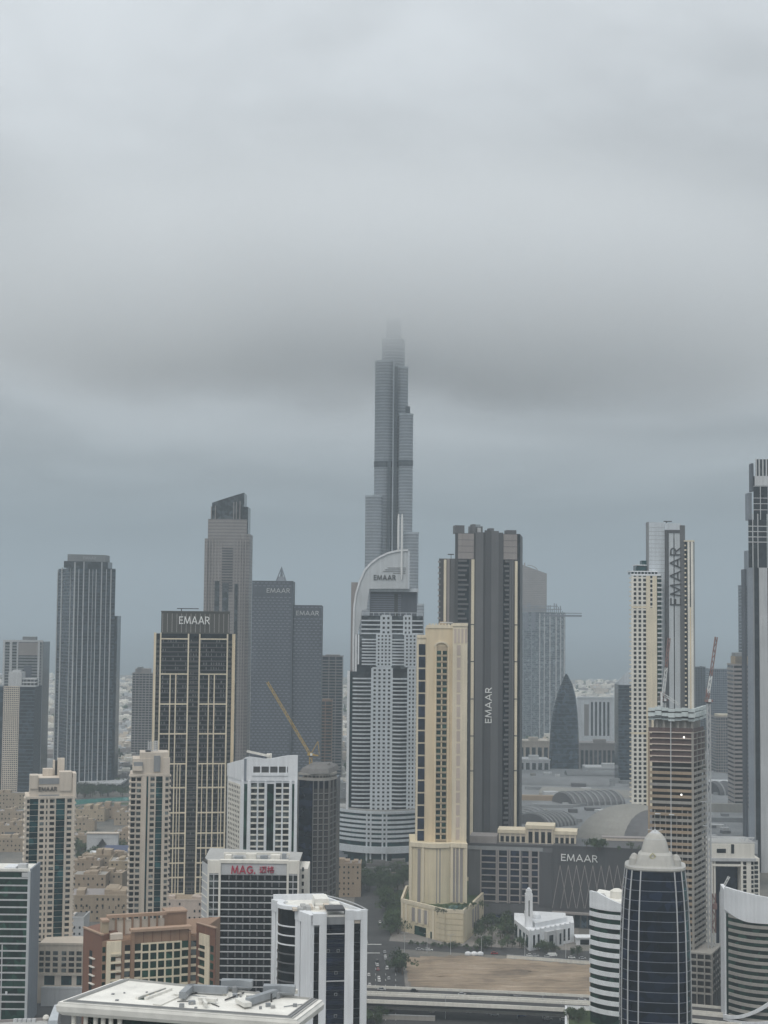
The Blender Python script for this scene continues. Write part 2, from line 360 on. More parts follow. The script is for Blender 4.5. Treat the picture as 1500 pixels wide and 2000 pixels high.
DEP = []
def _arc(cx, cy, rx, ry, a0, a1, n): return [(cx + rx * math.cos(math.radians(a0 + (a1 - a0) * i / n)), cy + ry * math.sin(math.radians(a0 + (a1 - a0) * i / n))) for i in range(n + 1)]
GLYPH = {'E': (.56, [[(.07, 0), (.07, 1)], [(.07, .94), (.56, .94)], [(.07, .52), (.5, .52)], [(.07, .06), (.56, .06)]]),
         'M': (1.0, [[(.06, 0), (.17, 1)], [(.17, .97), (.5, .08)], [(.5, .08), (.83, .97)], [(.83, 1), (.94, 0)]]),
         'A': (.84, [[(.04, 0), (.42, 1)], [(.42, 1), (.80, 0)], [(.18, .3), (.66, .3)]]),
         'R': (.64, [[(.07, 0), (.07, 1)], [(.07, .94), (.34, .94)], _arc(.34, .72, .22, .22, 90, -90, 8), [(.34, .5), (.07, .5)], [(.3, .5), (.62, 0)]]),
         'G': (.86, [_arc(.46, .5, .38, .44, 45, 330, 14), [(.80, .28), (.80, .48)], [(.5, .48), (.84, .48)]]), '.': (.2, [[(.1, 0), (.1, .16)]])}
def strokes(b, name, body, mat, face, pxa, pya, pxb, pyb, n, vertical, thick, weight=.12):
    """raised sign letters drawn stroke by stroke, filling the box between two surveyed corners"""
    W = sum(GLYPH[ch][0] for ch in body) + .14 * (len(body) - 1); ua, za = face.at(pxa, pya); ub, zb = face.at(pxb, pyb); mb = MB(); x0 = 0.0; k = 0
    asp = (abs(ub - ua) / W / abs(za - zb)) if not vertical else (abs(za - zb) / W / abs(ub - ua))
    def P(x, y, dz):
        tx = x / W
        if vertical: return face.pt(ub + (ua - ub) * y, n + dz, zb + (za - zb) * tx)
        return face.pt(ua + (ub - ua) * tx, n + dz, zb + (za - zb) * y)
    for ch in body:
        w, segs = GLYPH[ch]
        for sg in segs:
            for (p, q) in zip(sg, sg[1:]):
                dx, dy = (q[0] - p[0]) * asp, q[1] - p[1]; L = math.hypot(dx, dy) or 1; ox, oy = -dy / L * weight / 2 / asp, dx / L * weight / 2; t = thick + .012 * (k % 9); k += 1
                ex, ey = dx / L * weight * .2 / asp, dy / L * weight * .2
                a, c = (p[0] - ex + x0, p[1] - ey), (q[0] + ex + x0, q[1] + ey); quad = [(a[0] + ox, a[1] + oy), (a[0] - ox, a[1] - oy), (c[0] - ox, c[1] - oy), (c[0] + ox, c[1] + oy)]
                mb.hexa([P(x, y, 0) for x, y in quad] + [P(x, y, t) for x, y in quad])
        x0 += w + .14
    return b.put(name, mb, mat)
def sign(b, name, body, mat, face, pxa, pya, pxb, pyb, n, vertical, thick, bold=0.005):
    """raised lettering on a face, filling the box between two surveyed corners (a = top left, b = bottom right)"""
    if all(ch in GLYPH for ch in body): return strokes(b, name, body, mat, face, pxa, pya, pxb, pyb, n, vertical, thick, max(bold * 4, .125))
    cu = bpy.data.curves.new(name, 'FONT'); cu.body = body; cu.size = 1.0; cu.extrude = 0.0; cu.offset = 0.004; cu.align_x = 'LEFT'
    tmp = bpy.data.objects.new(name, cu); COL.objects.link(tmp)
    dg = bpy.context.evaluated_depsgraph_get(); me = bpy.data.meshes.new_from_object(tmp.evaluated_get(dg))
    bpy.data.objects.remove(tmp); bpy.data.curves.remove(cu)
    bm = bmesh.new(); bm.from_mesh(me)
    geo = bmesh.ops.extrude_face_region(bm, geom=bm.faces[:])
    vs = [v for v in geo['geom'] if isinstance(v, bmesh.types.BMVert)]
    for v in vs: v.co.z += 1.0
    xs = [v.co.x for v in bm.verts]; ys = [v.co.y for v in bm.verts]
    x0, x1, y0, y1 = min(xs), max(xs), min(ys), max(ys)
    ua, za = face.at(pxa, pya); ub, zb = face.at(pxb, pyb)
    for v in bm.verts:
        tx = (v.co.x - x0) / (x1 - x0); ty = (v.co.y - y0) / (y1 - y0); dz = v.co.z
        if vertical: uu = ub + (ua - ub) * ty; zz = zb + (za - zb) * tx        # reads upwards
        else: uu = ua + (ub - ua) * tx; zz = zb + (za - zb) * ty
        v.co = face.pt(uu, n + thick * dz, zz) - b.o
    bmesh.ops.recalc_face_normals(bm, faces=bm.faces)
    bm.to_mesh(me); bm.free(); me.materials.clear(); me.materials.append(M[mat]); me.name = name
    o = bpy.data.objects.new(name, me); link(o, b.root); return o

def sub(child, parent):
    """make `child` a sub-part of the part `parent` without moving it"""
    if child is None or parent is None: return child
    child.parent = parent; child.matrix_parent_inverse = Matrix.LocRotScale(parent.location, parent.rotation_euler, parent.scale).inverted(); return child
def struct(name, mb, mat):
    o = bpy.data.objects.new(name, mb.mesh(name, mat)); COL.objects.link(o); o['kind'] = 'structure'; return o
def sheet(name, mat, pts, z):
    mb = MB(); mb.v = [(p[0], p[1], z) for p in pts]; mb.f = [tuple(range(len(pts)))]; return struct(name, mb, mat)
# ================================================================== THE SETTING
mb = MB(); mb.v = [(-9000, -600, 0), (9000, -600, 0), (9000, 5250, 0), (-9000, 5450, 0)]; mb.f = [(0, 1, 2, 3)]
struct('ground', mb, 'city_ground')
mb = MB(); mb.v = [(-30000, 5000, -1.0), (30000, 5000, -1.0), (30000, 42000, -1.0), (-30000, 42000, -1.0)]; mb.f = [(0, 1, 2, 3)]
struct('sea', mb, 'sea_water')

# haze: one closed box of even pale air round the whole place
mb = MB(); mb.box(-20000, 20000, -1500, 43000, -3.0, 840.0)
hz = bpy.data.meshes.new('haze')
hm = bpy.data.materials.new('haze_air'); hm.use_nodes = True; t = hm.node_tree; t.nodes.clear()
ho = N(t, 'ShaderNodeOutputMaterial'); hv = N(t, 'ShaderNodeVolumePrincipled'); t.links.new(hv.outputs[0], ho.inputs['Volume'])
hv.inputs['Color'].default_value = (0.63, 0.72, 0.785, 1); hv.inputs['Density'].default_value = HAZE_D; hv.inputs['Anisotropy'].default_value = 0.0
o = bpy.data.objects.new('haze', mb.mesh('haze', hm)); COL.objects.link(o); o['kind'] = 'stuff'

# streets round the beige podium tower, the sandy lot and the viaduct
Z1, Z2, Z3, Z4 = 0.06, 0.12, 0.18, 0.24
sheet('road', 'asphalt', [gnd(690, 2040), gnd(800, 2040), gnd(792, 1935), gnd(785, 1868), gnd(757, 1780), gnd(742, 1720), gnd(735, 1690), gnd(700, 1690), gnd(690, 1780)], Z1)
sheet('avenue', 'asphalt', [gnd(690, 1862), gnd(760, 1852), gnd(905, 1862), gnd(1160, 1876), gnd(1420, 1900), gnd(1420, 1878), gnd(1160, 1858), gnd(905, 1848), gnd(760, 1838), gnd(690, 1842)], Z2)
sheet('lower_road', 'asphalt', [gnd(640, 2100), gnd(1500, 2150), gnd(1500, 1985), gnd(1130, 1972), gnd(640, 1950)], Z1 + 0.01)
def sandy_lot():
    rr = random.Random(4); nx, ny = 90, 40; lo = [gnd(800, 1936), gnd(960, 1943), gnd(1160, 1952), gnd(1300, 1962)]; hi = [gnd(788, 1871), gnd(905, 1867), gnd(1150, 1885), gnd(1300, 1900)]
    def along(P, t):
        t *= 3; i = min(int(t), 2); return P[i].lerp(P[i + 1], t - i)
    from mathutils import noise as mn
    mb = MB()
    for j in range(ny + 1):
        for i in range(nx + 1):
            p = along(lo, i / nx).lerp(along(hi, i / nx), j / ny); e = min(i, nx - i, j * 2, (ny - j) * 2, 8) / 8
            if j in (0, ny) or i in (0, nx): p = p + Vector((rr.uniform(-2.5, 2.5), rr.uniform(-2.5, 2.5)))
            q = Vector((p.x * .045, p.y * .045, 0)); h = mn.noise(q) * .9 + mn.noise(q * 3.1) * .5 + mn.noise(q * 9) * .22
            mb.v.append((p.x, p.y, Z3 + e * max(-.1, h + .25)))
    for j in range(ny):
        for i in range(nx): k = j * (nx + 1) + i; mb.f.append((k, k + 1, k + nx + 2, k + nx + 1))
    struct('sandy_lot', mb, 'sand')
sandy_lot()
sheet('hotel_plaza', 'paving', [gnd(760, 1838), gnd(905, 1850), gnd(1130, 1860), gnd(1130, 1790), gnd(960, 1780), gnd(772, 1800)], Z1 + 0.02)
sheet('side_street', 'asphalt', [gnd(690, 1745), gnd(800, 1762), gnd(800, 1742), gnd(690, 1728)], Z2 + 0.02)
sheet('pavement', 'paving', [gnd(757, 1862), gnd(790, 1872), gnd(800, 1934), gnd(794, 1934), gnd(783, 1870)], Z3 + 0.02)
mb = MB()
for a, b_ in (((716, 1862), (742, 1862)), ((716, 1845), (745, 1845))):
    p, q = gnd(*a), gnd(*b_); mb.box(p.x, q.x, p.y - 0.9, p.y + 0.9, Z4 + .02, Z4 + .05)
struct('road_marking', mb, 'paint_line')
mb = MB()
for k in range(14):
    y = 1880 + k * 11
    for fx in (0.22, 0.42, 0.62, 0.82):
        a = gnd(692 + (790 - 692) * fx, y); b_ = gnd(692 + (790 - 692) * fx + 0.8, y + 4); w = 0.12
        mb.v += [(a.x - w, a.y, Z4), (b_.x - w, b_.y, Z4), (b_.x + w, b_.y, Z4), (a.x + w, a.y, Z4)]; n_ = len(mb.v); mb.f.append((n_-4, n_-3, n_-2, n_-1))
struct('lane_marking', mb, 'paint_line')
# lake, lawn and promenade in the far left
sheet('lake', 'lake_teal', [gnd(60, 1592), gnd(148, 1572), gnd(200, 1566), gnd(300, 1562), gnd(330, 1554), gnd(240, 1557), gnd(150, 1562), gnd(40, 1580)], Z2)
sheet('lawn', 'lawn', [gnd(148, 1588), gnd(262, 1590), gnd(300, 1566), gnd(200, 1569), gnd(148, 1576)], Z1)
sheet('promenade', 'paving', [gnd(140, 1560), gnd(330, 1550), gnd(330, 1535), gnd(140, 1548)], Z1)
sheet('street', 'asphalt', [gnd(60, 2010), gnd(240, 1990), gnd(240, 1940), gnd(70, 1955)], Z1)

# ------------------------------------------------------------------ the elevated road (viaduct)
def viaduct():
    c0 = gnd(640, 1920, 9.0); P = [gnd(560, 1921, 9.0), gnd(700, 1928, 9.0), gnd(850, 1934, 9.0), gnd(1000, 1940, 9.0), gnd(1150, 1947.5, 9.0), gnd(1300, 1960, 9.0), gnd(1460, 1975, 9.0)]
    P = [p + Vector((0, -2.0)) for p in P]
    b = Bld('viaduct', 'pale concrete elevated road crossing in front of the sandy lot', 'viaduct', P[2])
    b.v = None
    mb = MB(); mb.strip(P, 7.2, 9.0, -1, 11.0); b.put('deck', mb, 'asphalt')
    mb = MB(); mb.strip(P, 6.9, 8.9, 15.5, 28.0); b.put('deck', mb, 'asphalt')
    for n0, n1 in ((-1.6, -1.05), (10.9, 11.6)):
        mb = MB(); mb.strip(P, 8.6, 10.3, n0, n1); b.put('parapet', mb, 'white_warm')
    for n0, n1 in ((14.9, 15.5), (28.0, 28.7)):
        mb = MB(); mb.strip(P, 8.3, 10.2, n0, n1); b.put('parapet', mb, 'white_warm')
    mb = MB(); mb.strip(P, 4.9, 6.95, 18.0, 26.0); b.put('girder', mb, 'concrete')
    mb = MB(); mb.strip(P, 4.9, 7.15, 1.0, 9.0); b.put('girder', mb, 'concrete')
    for px in (700, 845, 967, 1096, 1230, 1380):
        q = gnd(px, 1985)
        for dy, w in ((0, 1.6),):
            mb = MB(); mb.lathe(q.x, q.y + 8, [(1.3, 0), (1.2, 4.0), (2.0, 5.2)], 12); b.put('column', mb, 'concrete')
        mb = MB(); mb.lathe(q.x + 1, q.y + 26, [(1.3, 0), (1.2, 4.0), (2.0, 5.2)], 12); b.put('column', mb, 'concrete')
    return P
VIA = viaduct()
# ================================================================== FAR TOWERS
def storeys(f, mb, u0, u1, z0, z1, pitch, h, n0=-0.05, n1=0.25):
    z = z0
    while z < z1 - h:
        f.add(mb, u0, u1, z, z + h, n0, n1); z += pitch

# ---- the very tall stepped tower whose top is lost in cloud
def tall_tower():
    d = 1800.0; ax = at_d(764, 1000, d)
    b = Bld('supertall_tower', 'tallest tower, grey stepped tubes, its top lost in low cloud', 'skyscraper', (ax.x, ax.y + 30))
    def lobe(pxl, pxr, ytop, dd, depth, name='tube', mat='tower_bands', py=None, z0=0):
        py = py or max(ytop + 60, 900)
        a = col(pxl, py, d + dd); c = col(pxr, py, d + dd); w = (c.x - a.x) / 2; cx = (a.x + c.x) / 2
        zt = zat(ytop, d + dd, (pxl + pxr) / 2); pts = []
        for i in range(13):
            an = math.pi + math.pi * i / 12; pts.append(Vector((cx + w * math.cos(an), a.y + w * 0.75 + w * 0.75 * math.sin(an))))
        pts += [Vector((cx + w, a.y + depth)), Vector((cx - w, a.y + depth))]
        o = b.prism(name, mat, pts, z0, zt)
        return pts, zt
    tubes = [(731, 768, 704, 0, 45), (768, 796, 716, 4, 42), (744, 789, 660, 12, 30), (752, 781, 622, 16, 22), (779, 806.5, 808, -14, 40), (713, 746, 968, -16, 45), (790, 817.5, 1040, -22, 40), (702, 722, 1130, -30, 50), (806, 828, 1180, -30, 50)]
    for k, (l, r, y, dd, dp) in enumerate(tubes):
        pts, zt = lobe(l, r, y, dd, dp)
        ring = pts[:13]
        mb = MB(); mb.strip(ring, zt - 1.6, zt + 0.6, -0.2, 0.5); b.put('parapet', mb, 'silver')
        zb0, zb1 = zat(912, d), zat(900, d)
        if zt > zb1 + 10:
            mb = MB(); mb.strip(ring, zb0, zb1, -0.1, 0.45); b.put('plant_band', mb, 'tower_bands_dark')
        mb = MB(); z = 8.0
        step = 3.6
        # level fins wrapped round each tube
        while z < zt - 4:
            mb.strip(ring[::2], z, z + 0.9, 0.0, 0.35); z += step * 2
        b.put('level_fins', mb, 'silver_panel', stuff=True)
    # bright spine and dark recess between the tubes
    a = col(766.5, 1000, d - 4); b.box('spine', 'silver', a.x - .8, a.x + .8, a.y - .6, a.y + 9, 0, zat(700, d))
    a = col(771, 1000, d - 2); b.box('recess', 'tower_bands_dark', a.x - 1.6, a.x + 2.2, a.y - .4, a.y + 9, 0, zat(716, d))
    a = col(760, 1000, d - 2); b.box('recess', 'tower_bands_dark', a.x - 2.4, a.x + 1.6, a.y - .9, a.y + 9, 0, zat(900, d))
    a = col(797, 800, d - 12); b.box('rooftop_box', 'tower_bands_dark', a.x - 3, a.x + 2.4, a.y, a.y + 8, zat(812, d), zat(796, d))
tall_tower()

# ---- grey ribbed tower at the far left
def ribbed_tower():
    L, C, R = col(111, 1250, 1900), col(143, 1250, 1850), col(223, 1250, 1868)
    b = Bld('ribbed_tower', 'tall dark grey tower with pale vertical ribs by the turquoise lake', 'skyscraper', C)
    poly = para(L, C, R); f1 = b.face(L, C); f2 = b.face(C, R)
    zt = f2.z_(1110)
    b.prism('glass_core', 'glass_blue', poly, 0, zt)
    def edge(f, px, y0, y1, w, mat='pale_grey', n=0.9):
        u, z = f.at(px, y0); f.box('rib', mat, u - w/2, u + w/2, 0, z, -0.3, n)
    for px, y0, w in ((146.5, 1098, 1.5), (154, 1112, .8), (164, 1097, 1.3), (174.5, 1112, .9), (181.5, 1112, .5), (188, 1112, .9), (199, 1098, 1.3), (208, 1112, .7), (217, 1112, 1.3)): edge(f2, px, y0, 1500, w)
    for px, y0, w in ((114, 1113, 1.2), (122, 1108, 2.0), (139, 1110, .8)): edge(f1, px, y0, 1500, w)
    mb = MB(); storeys(f2, mb, 0.2, f2.L - .2, 20, zt - 2, 4.0, 1.1); storeys(f1, mb, 0.2, f1.L - .2, 20, zt - 2, 4.0, 1.1)
    b.put('spandrel_rows', mb, 'slate', stuff=True)
    # crown
    cr = [f2.P + f2.u * f2.u_(132, 1100) , f2.P + f2.u * f2.u_(206, 1100)]
    k = Vector((0, 30)); s0 = -f2.n * 1.2
    cp = [cr[0] + s0, cr[1] + s0, cr[1] + s0 + k, cr[0] + s0 + k]
    b.prism('crown', 'grey', cp, zt, f2.z_(1083.5))
    f3 = b.face(cp[0], cp[1]); sign(b, 'sign_lettering', 'EMAAR', 'pale_grey', f3, 163, 1086.5, 187, 1093, 0.1, False, .4)
    st = [f2.P + f2.u * f2.u_(125, 1100) - f2.n * .6, f2.P + f2.u * f2.u_(211, 1100) - f2.n * .6]; b.prism('setback', 'glass_grey', [st[0], st[1], st[1] + k, st[0] + k], zt, f2.z_(1097))
    w0 = col(217, 1300, 1872); w1 = col(227.5, 1300, 1872); b.prism('side_wing', 'glass_blue', [w0, w1, w1 + Vector((0, 25)), w0 + Vector((0, 25))], 0, zat(1203, 1872, 222))
    # podium with a canopy and tall posts
    p0, p1 = col(150, 1540, 1838), col(236, 1540, 1838); z1 = zat(1532, 1838, 190)
    b.prism('podium', 'glass_grey', [p0 + Vector((0, 6)), p1 + Vector((0, 6)), p1 + Vector((0, 50)), p0 + Vector((0, 50))], 0, z1)
    b.prism('canopy', 'pale_grey', [p0, p1, p1 + Vector((0, 50)), p0 + Vector((0, 50))], z1 + .05, z1 + 1.8)
    for px in (168, 188, 209, 228):
        q = col(px, 1540, 1837); b.box('post', 'pale_grey', q.x - .8, q.x + .8, q.y, q.y + 1.6, 0, z1)
ribbed_tower()

# ---- pale framed tower and the beige gridded tower at the left edge
def framed_tower():
    p = fb(4, 82, 1350, 1950, 40); b = Bld('framed_tower', 'pale hazy residential tower with a square framed top at the left edge', 'skyscraper', p[0])
    f = b.face(p[0], p[1]); zt = f.z_(1252); b.prism('core', 'glass_grey', p, 0, zt - 1)
    for l, r, mt in ((4, 8, 'pale_grey'), (17, 22, 'pale_grey'), (31, 34, 'pale_grey'), (72, 76, 'pale_grey'), (79, 82.5, 'grey')):
        f.box('pier', mt, f.u_(l, 1350), f.u_(r, 1350), 0, zt, -.2, 1.0)
    f.box('top_beam', 'pale_grey', f.u_(4, 1350), f.u_(82, 1350), f.z_(1254), f.z_(1250), -.3, 1.1)
    f.box('crown_panel', 'taupe', f.u_(34, 1350), f.u_(72, 1350), f.z_(1280), f.z_(1255), -.2, .6)
    f.box('plant_room', 'grey', f.u_(40, 1350), f.u_(65, 1350), f.z_(1250), f.z_(1243.5), -16, -4)
    mb = MB(); storeys(f, mb, 0, f.L, 10, zt - 3, 3.7, 1.7, n1=.5); b.put('balcony_rows', mb, 'grey', stuff=True)
    for j in range(5):
        f.box('bay', 'slate', f.u_(46, 1350), f.u_(61, 1350), f.z_(1300 + 50*j + 46), f.z_(1300 + 50*j), -.1, .9)
framed_tower()
def grid_tower():
    p = fb(-12, 66, 1420, 1700, 36); b = Bld('grid_tower', 'tower with a beige window grid beside blue glass, left edge', 'skyscraper', p[0])
    f = b.face(p[0], p[1]); zt = f.z_(1341); b.prism('core', 'glass_blue', p, 0, zt)
    mb = MB(); f.lattice(f.u_(6, 1420), f.u_(36, 1420), 5, zt, 8, 58, .7, 1.0, .5, mb=mb); b.put('window_grid', mb, 'beige', stuff=True)
    mb = MB(); storeys(f, mb, f.u_(37, 1420), f.L, 5, zt, 4.0, .7); b.put('spandrel_rows', mb, 'slate', stuff=True)
    f.box('crown', 'pale_grey', f.u_(14, 1420), f.u_(40, 1420), zt, f.z_(1313), -18, .3)
    f.box('crown_cap', 'pale_grey', f.u_(20, 1420), f.u_(36, 1420), f.z_(1313), f.z_(1309), -12, -3)
    for j in range(3): f.box('terrace', 'pale_grey', f.u_(40, 1420), f.u_(68, 1420), f.z_(1341 - 7*j), f.z_(1341 - 7*j - 2.5), -14 + j, .4 - j)
    for j in range(4): f.box('terrace_post', 'grey', f.u_(42 + 7*j, 1420), f.u_(44 + 7*j, 1420), zt, f.z_(1327), -2, -1)
    f.box('terrace_core', 'glass_grey', f.u_(40, 1420), f.u_(66, 1420), zt, f.z_(1328), -14, -3)
grid_tower()

def simple_tower(name, label, pxl, pxr, ytop, d, depth, glassm, wallm, nu=0, pitch=3.7, spanh=1.2, ymid=None, piers=1.0, group=None, crown=None, cat='building', ybase=None):
    ym = ymid or (ytop + 80); p = fb(pxl, pxr, ym, d, depth); b = Bld(name, label, cat, p[0], group)
    f = b.face(p[0], p[1]); zt = f.z_(ytop); b.prism('core', glassm, p, 0, zt)
    sides = [f, b.face(p[3], p[0]) if p[0].x > 0 else b.face(p[1], p[2])]
    mb = MB()
    for g in sides: storeys(g, mb, .1, g.L - .1, 6, zt - 1, pitch, spanh, n1=.3)
    b.put('spandrel_rows', mb, wallm, stuff=True)
    for i in range(nu + 1):
        u = f.L * i / max(nu, 1); f.box('pier', wallm, max(u - piers/2, 0), min(u + piers/2, f.L), 0, zt, -.2, .6)
    mb = MB(); q = [x for x in p]
    mb.strip([q[3], q[0], q[1], q[2]], zt, zt + 1.6, -.6, .35); b.put('parapet', mb, wallm)
    if crown:
        for (cl, cr, cy, cm) in crown: f.box('rooftop_box', cm, f.u_(cl, ym), f.u_(cr, ym), zt, f.z_(cy), -depth * .7, -2)
    return b, f, zt, p

simple_tower('hazy_tower', 'slim pinkish grey tower beyond the low houses, left of the gold-framed tower', 257, 297, 1316, 2250, 30, 'glass_grey', 'taupe', 6, crown=[(262, 290, 1306, 'taupe'), (266, 274, 1303, 'grey')])

# ---- taupe stepped tower with slanted glass crown
def slanted_tower():
    d = 1700.0
    c0, c1 = col(396.5, 1250, d), col(484, 1250, d)
    b = Bld('slanted_crown_tower', 'tall taupe stepped tower with a dark slanted glass crown', 'skyscraper', c0)
    def tier(pl, pr, yt, z0, dd, mat, ys=None, name='tier'):
        ym = 1100; a = col(pl, ym, d + dd); c = col(pr, ym, d + dd); z1 = zat(yt, d + dd, (pl + pr) / 2)
        pts = arc(a, c, 3.0, 6) + [c + Vector((0, 42 - 2*dd)), a + Vector((0, 42 - 2*dd))]
        zz = z1
        if ys: zz = [zat(ys[0] + (ys[1] - ys[0]) * i / 6, d + dd, pl) for i in range(7)] + [zat(ys[1], d, pl), zat(ys[0], d, pl)]
        b.prism(name, mat, pts, z0, zz); return pts, z1
    t1, z1 = tier(399, 486.5, 1052, 0, 0, 'taupe_bands')
    t1b, z1b = tier(465, 487.5, 1043, 0, 3, 'taupe_bands', name='right_shoulder')
    t2, z2 = tier(405, 481, 1014, z1, 2, 'taupe_bands'); tier(466, 483, 990, z1, 5, 'glass_grey', name='right_shoulder')
    t3, z3 = tier(412, 475, 985, z2, 4, 'glass_grey', ys=(982, 961.5), name='glass_crown')
    f = b.face(t1[0], t1[6])
    for px in (403, 408, 414, 420, 426, 432, 456, 462, 468, 473, 478): 
        u = f.u_(px, 1200); f.box('rib', 'taupe', u - .5, u + .5, 0, z1 - 1, -.4, 3.2)
    mb = MB()
    for j in range(17): f.add(mb, f.u_(434, 1100), f.u_(455, 1100), f.z_(1072 + 5.2*j), f.z_(1070 + 5.2*j), -.2, 3.6)
    b.put('balcony_rows', mb, 'dark_grey', stuff=True)
    for (l, r, y) in ((419, 428, 1135), (434, 446, 1140), (458, 464, 1140)):
        f.box('dark_bay', 'glass_grey', f.u_(l, 1200), f.u_(r, 1200), 0, f.z_(y), -.2, 3.35)
    f2 = b.face(t3[0], t3[6])
    for px in (413, 421, 457, 462, 469): u = f2.u_(px, 1000); f2.box('rib', 'taupe', u - .4, u + .4, z2, f2.z_(990 - (px - 412) * .2), -.3, 3.2)
slanted_tower()

# ---- twin slate slabs with staggered pale dashes
def twin_slabs():
    d = 1650.0
    b = Bld('twin_slab_tower', 'pair of joined slate blue slabs covered in staggered pale dashes', 'building', col(560, 1300, d))
    for (l, r, yt, txt) in ((491, 571.5, 1135.5, (521, 1149, 566, 1158)), (572.5, 628, 1183, (578.5, 1193, 622.5, 1202))):
        p = fb(l, r, 1250, d if l < 550 else d + 4, 34); f = b.face(p[0], p[1]); zt = f.z_(yt); b.prism('slab', 'slate', p, 0, zt)
        mb = MB(); mb2 = MB(); j = 0; z = zt - 1.2
        f.add(mb2, 0, f.L, zt - .8, zt + .6, -.3, .4)
        while z > 4:
            L = 4.6; o_ = (j % 2) * L / 2 ; u = o_
            if not (f.z_(txt[3] + 3) < z < f.z_(txt[1] - 3)):
                while u + L * .62 < f.L:
                    f.add(mb, u, u + L * .62, z - 1.0, z, -.1, .22); u += L
            j += 1; z -= 3.1
        b.put('dash_rows', mb, 'slate_pale', stuff=True); b.put('parapet', mb2, 'slate')
        sign(b, 'sign_lettering', 'EMAAR', 'pale_grey', f, *txt, .3, False, .5)
twin_slabs()
def spire():
    d = 2400; b = Bld('spire_tower', 'small hazy tower with a pointed lattice spire behind the slate slab', 'tower', col(548, 1150, d))
    p = fb(534, 563, 1150, d, 22); b.prism('shaft', 'grey_blue', p, 0, zat(1136, d, 548)); zt = zat(1136, d, 548); c = sum(p, Vector((0, 0))) / 4
    a = inset(p, .7); b.prism('lantern', 'slate_pale', a, zt, zat(1126, d, 548), inset(p, .42)); b.prism('needle', 'slate_pale', inset(p, .2), zat(1126, d, 548), zat(1106, d, 548), inset(p, .03))
    for s in (-1, 1):
        mb = MB(); mb.bar((c.x + s * 8, c.y - 8, zt), (c.x, c.y, zat(1108, d, 548)), 1.2); b.put('brace', mb, 'slate_pale')
spire()
simple_tower('hazy_block', 'hazy slate office block with brown top storey, behind the domed tower', 628, 668, 1283, 1950, 30, 'glass_blue', 'taupe', 3, crown=[(634, 662, 1279, 'taupe')], ymid=1400)
simple_tower('hazy_block', 'lower brown hazy block with rounded corner, half behind the slate slabs', 622, 648, 1370, 1800, 25, 'glass_grey', 'brown_light', 2, ymid=1430, crown=[(626, 644, 1366, 'brown_light')])

# ---- right-hand far group
def arched_tower():
    d = 3000; b = Bld('barrel_roof_tower', 'hazy brown tower with slanting roof behind the scaffolded glass tower', 'skyscraper', col(1045, 1200, d))
    p = fb(1012, 1068, 1140, d, 40); f = b.face(p[0], p[1])
    b.prism('shaft', 'taupe_bands', p, 0, [f.z_(1100, 1012), f.z_(1120), f.z_(1120), f.z_(1100, 1012)])
    mb = MB(); pts = []
    for i in range(9):
        a = math.pi * .5 * i / 8; q = f.at(1030 + 20 * math.sin(a), 1104 + 12 * (1 - math.cos(a))); pts.append(f.pt(q[0], .5, q[1]))
    for i in range(8): mb.bar(pts[i], pts[i + 1], 1.4)
    b.put('roof_arch', mb, 'taupe')
    f.box('roof_fin', 'taupe', f.u_(1024, 1140), f.u_(1026, 1140), f.z_(1112), f.z_(1099), -8, -2)
arched_tower()
def scaffold_tower():
    d = 2700; p = fb(1012, 1104, 1300, d, 45); b = Bld('scaffolded_tower', 'hazy glass tower under construction with ragged top and projecting platform', 'skyscraper', p[0])
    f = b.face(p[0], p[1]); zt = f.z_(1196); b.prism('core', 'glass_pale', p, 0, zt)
    mb = MB(); storeys(f, mb, 0, f.L, 8, zt, 3.6, 1.3, n1=.5); b.put('floor_rows', mb, 'slate_pale', stuff=True)
    for px in (1022, 1038, 1054, 1063, 1074, 1086, 1095, 1102): u = f.u_(px, 1300); f.box('pier', 'pale_grey' if px > 1050 else 'grey_blue', u - .7, u + .7, 0, zt - 2, -.2, .8)
    rr = random.Random(3)
    for k in range(22):
        px = 1015 + 4 * k; yt = rr.choice((1178, 1182, 1186, 1190)) + max(0, (px - 1085)) * .5; u = f.u_(px, 1300); f.box('unfinished_column', 'grey_blue', u - .8, u + .8, zt, f.z_(yt), -6, -4)
    for y in (1183, 1189): f.box('open_floor', 'grey_blue', f.u_(1013, 1300), f.u_(1097 if y > 1185 else 1090, 1300), f.z_(y + 1.6), f.z_(y), -20, -3)
    f.box('platform', 'slate_pale', f.u_(1060, 1300), f.u_(1136, 1300), f.z_(1204), f.z_(1200.5), -9, 1.2)
    f.box('platform_rail', 'slate_pale', f.u_(1104, 1300), f.u_(1136, 1300), f.z_(1198), f.z_(1196.5), -.5, 1.0)
    for px in (1006, 1020, 1034): f.box('window_bay', 'slate_pale', f.u_(px + 4, 1300), f.u_(px + 12, 1300), f.z_(1230), f.z_(1197), -.2, .9)
scaffold_tower()
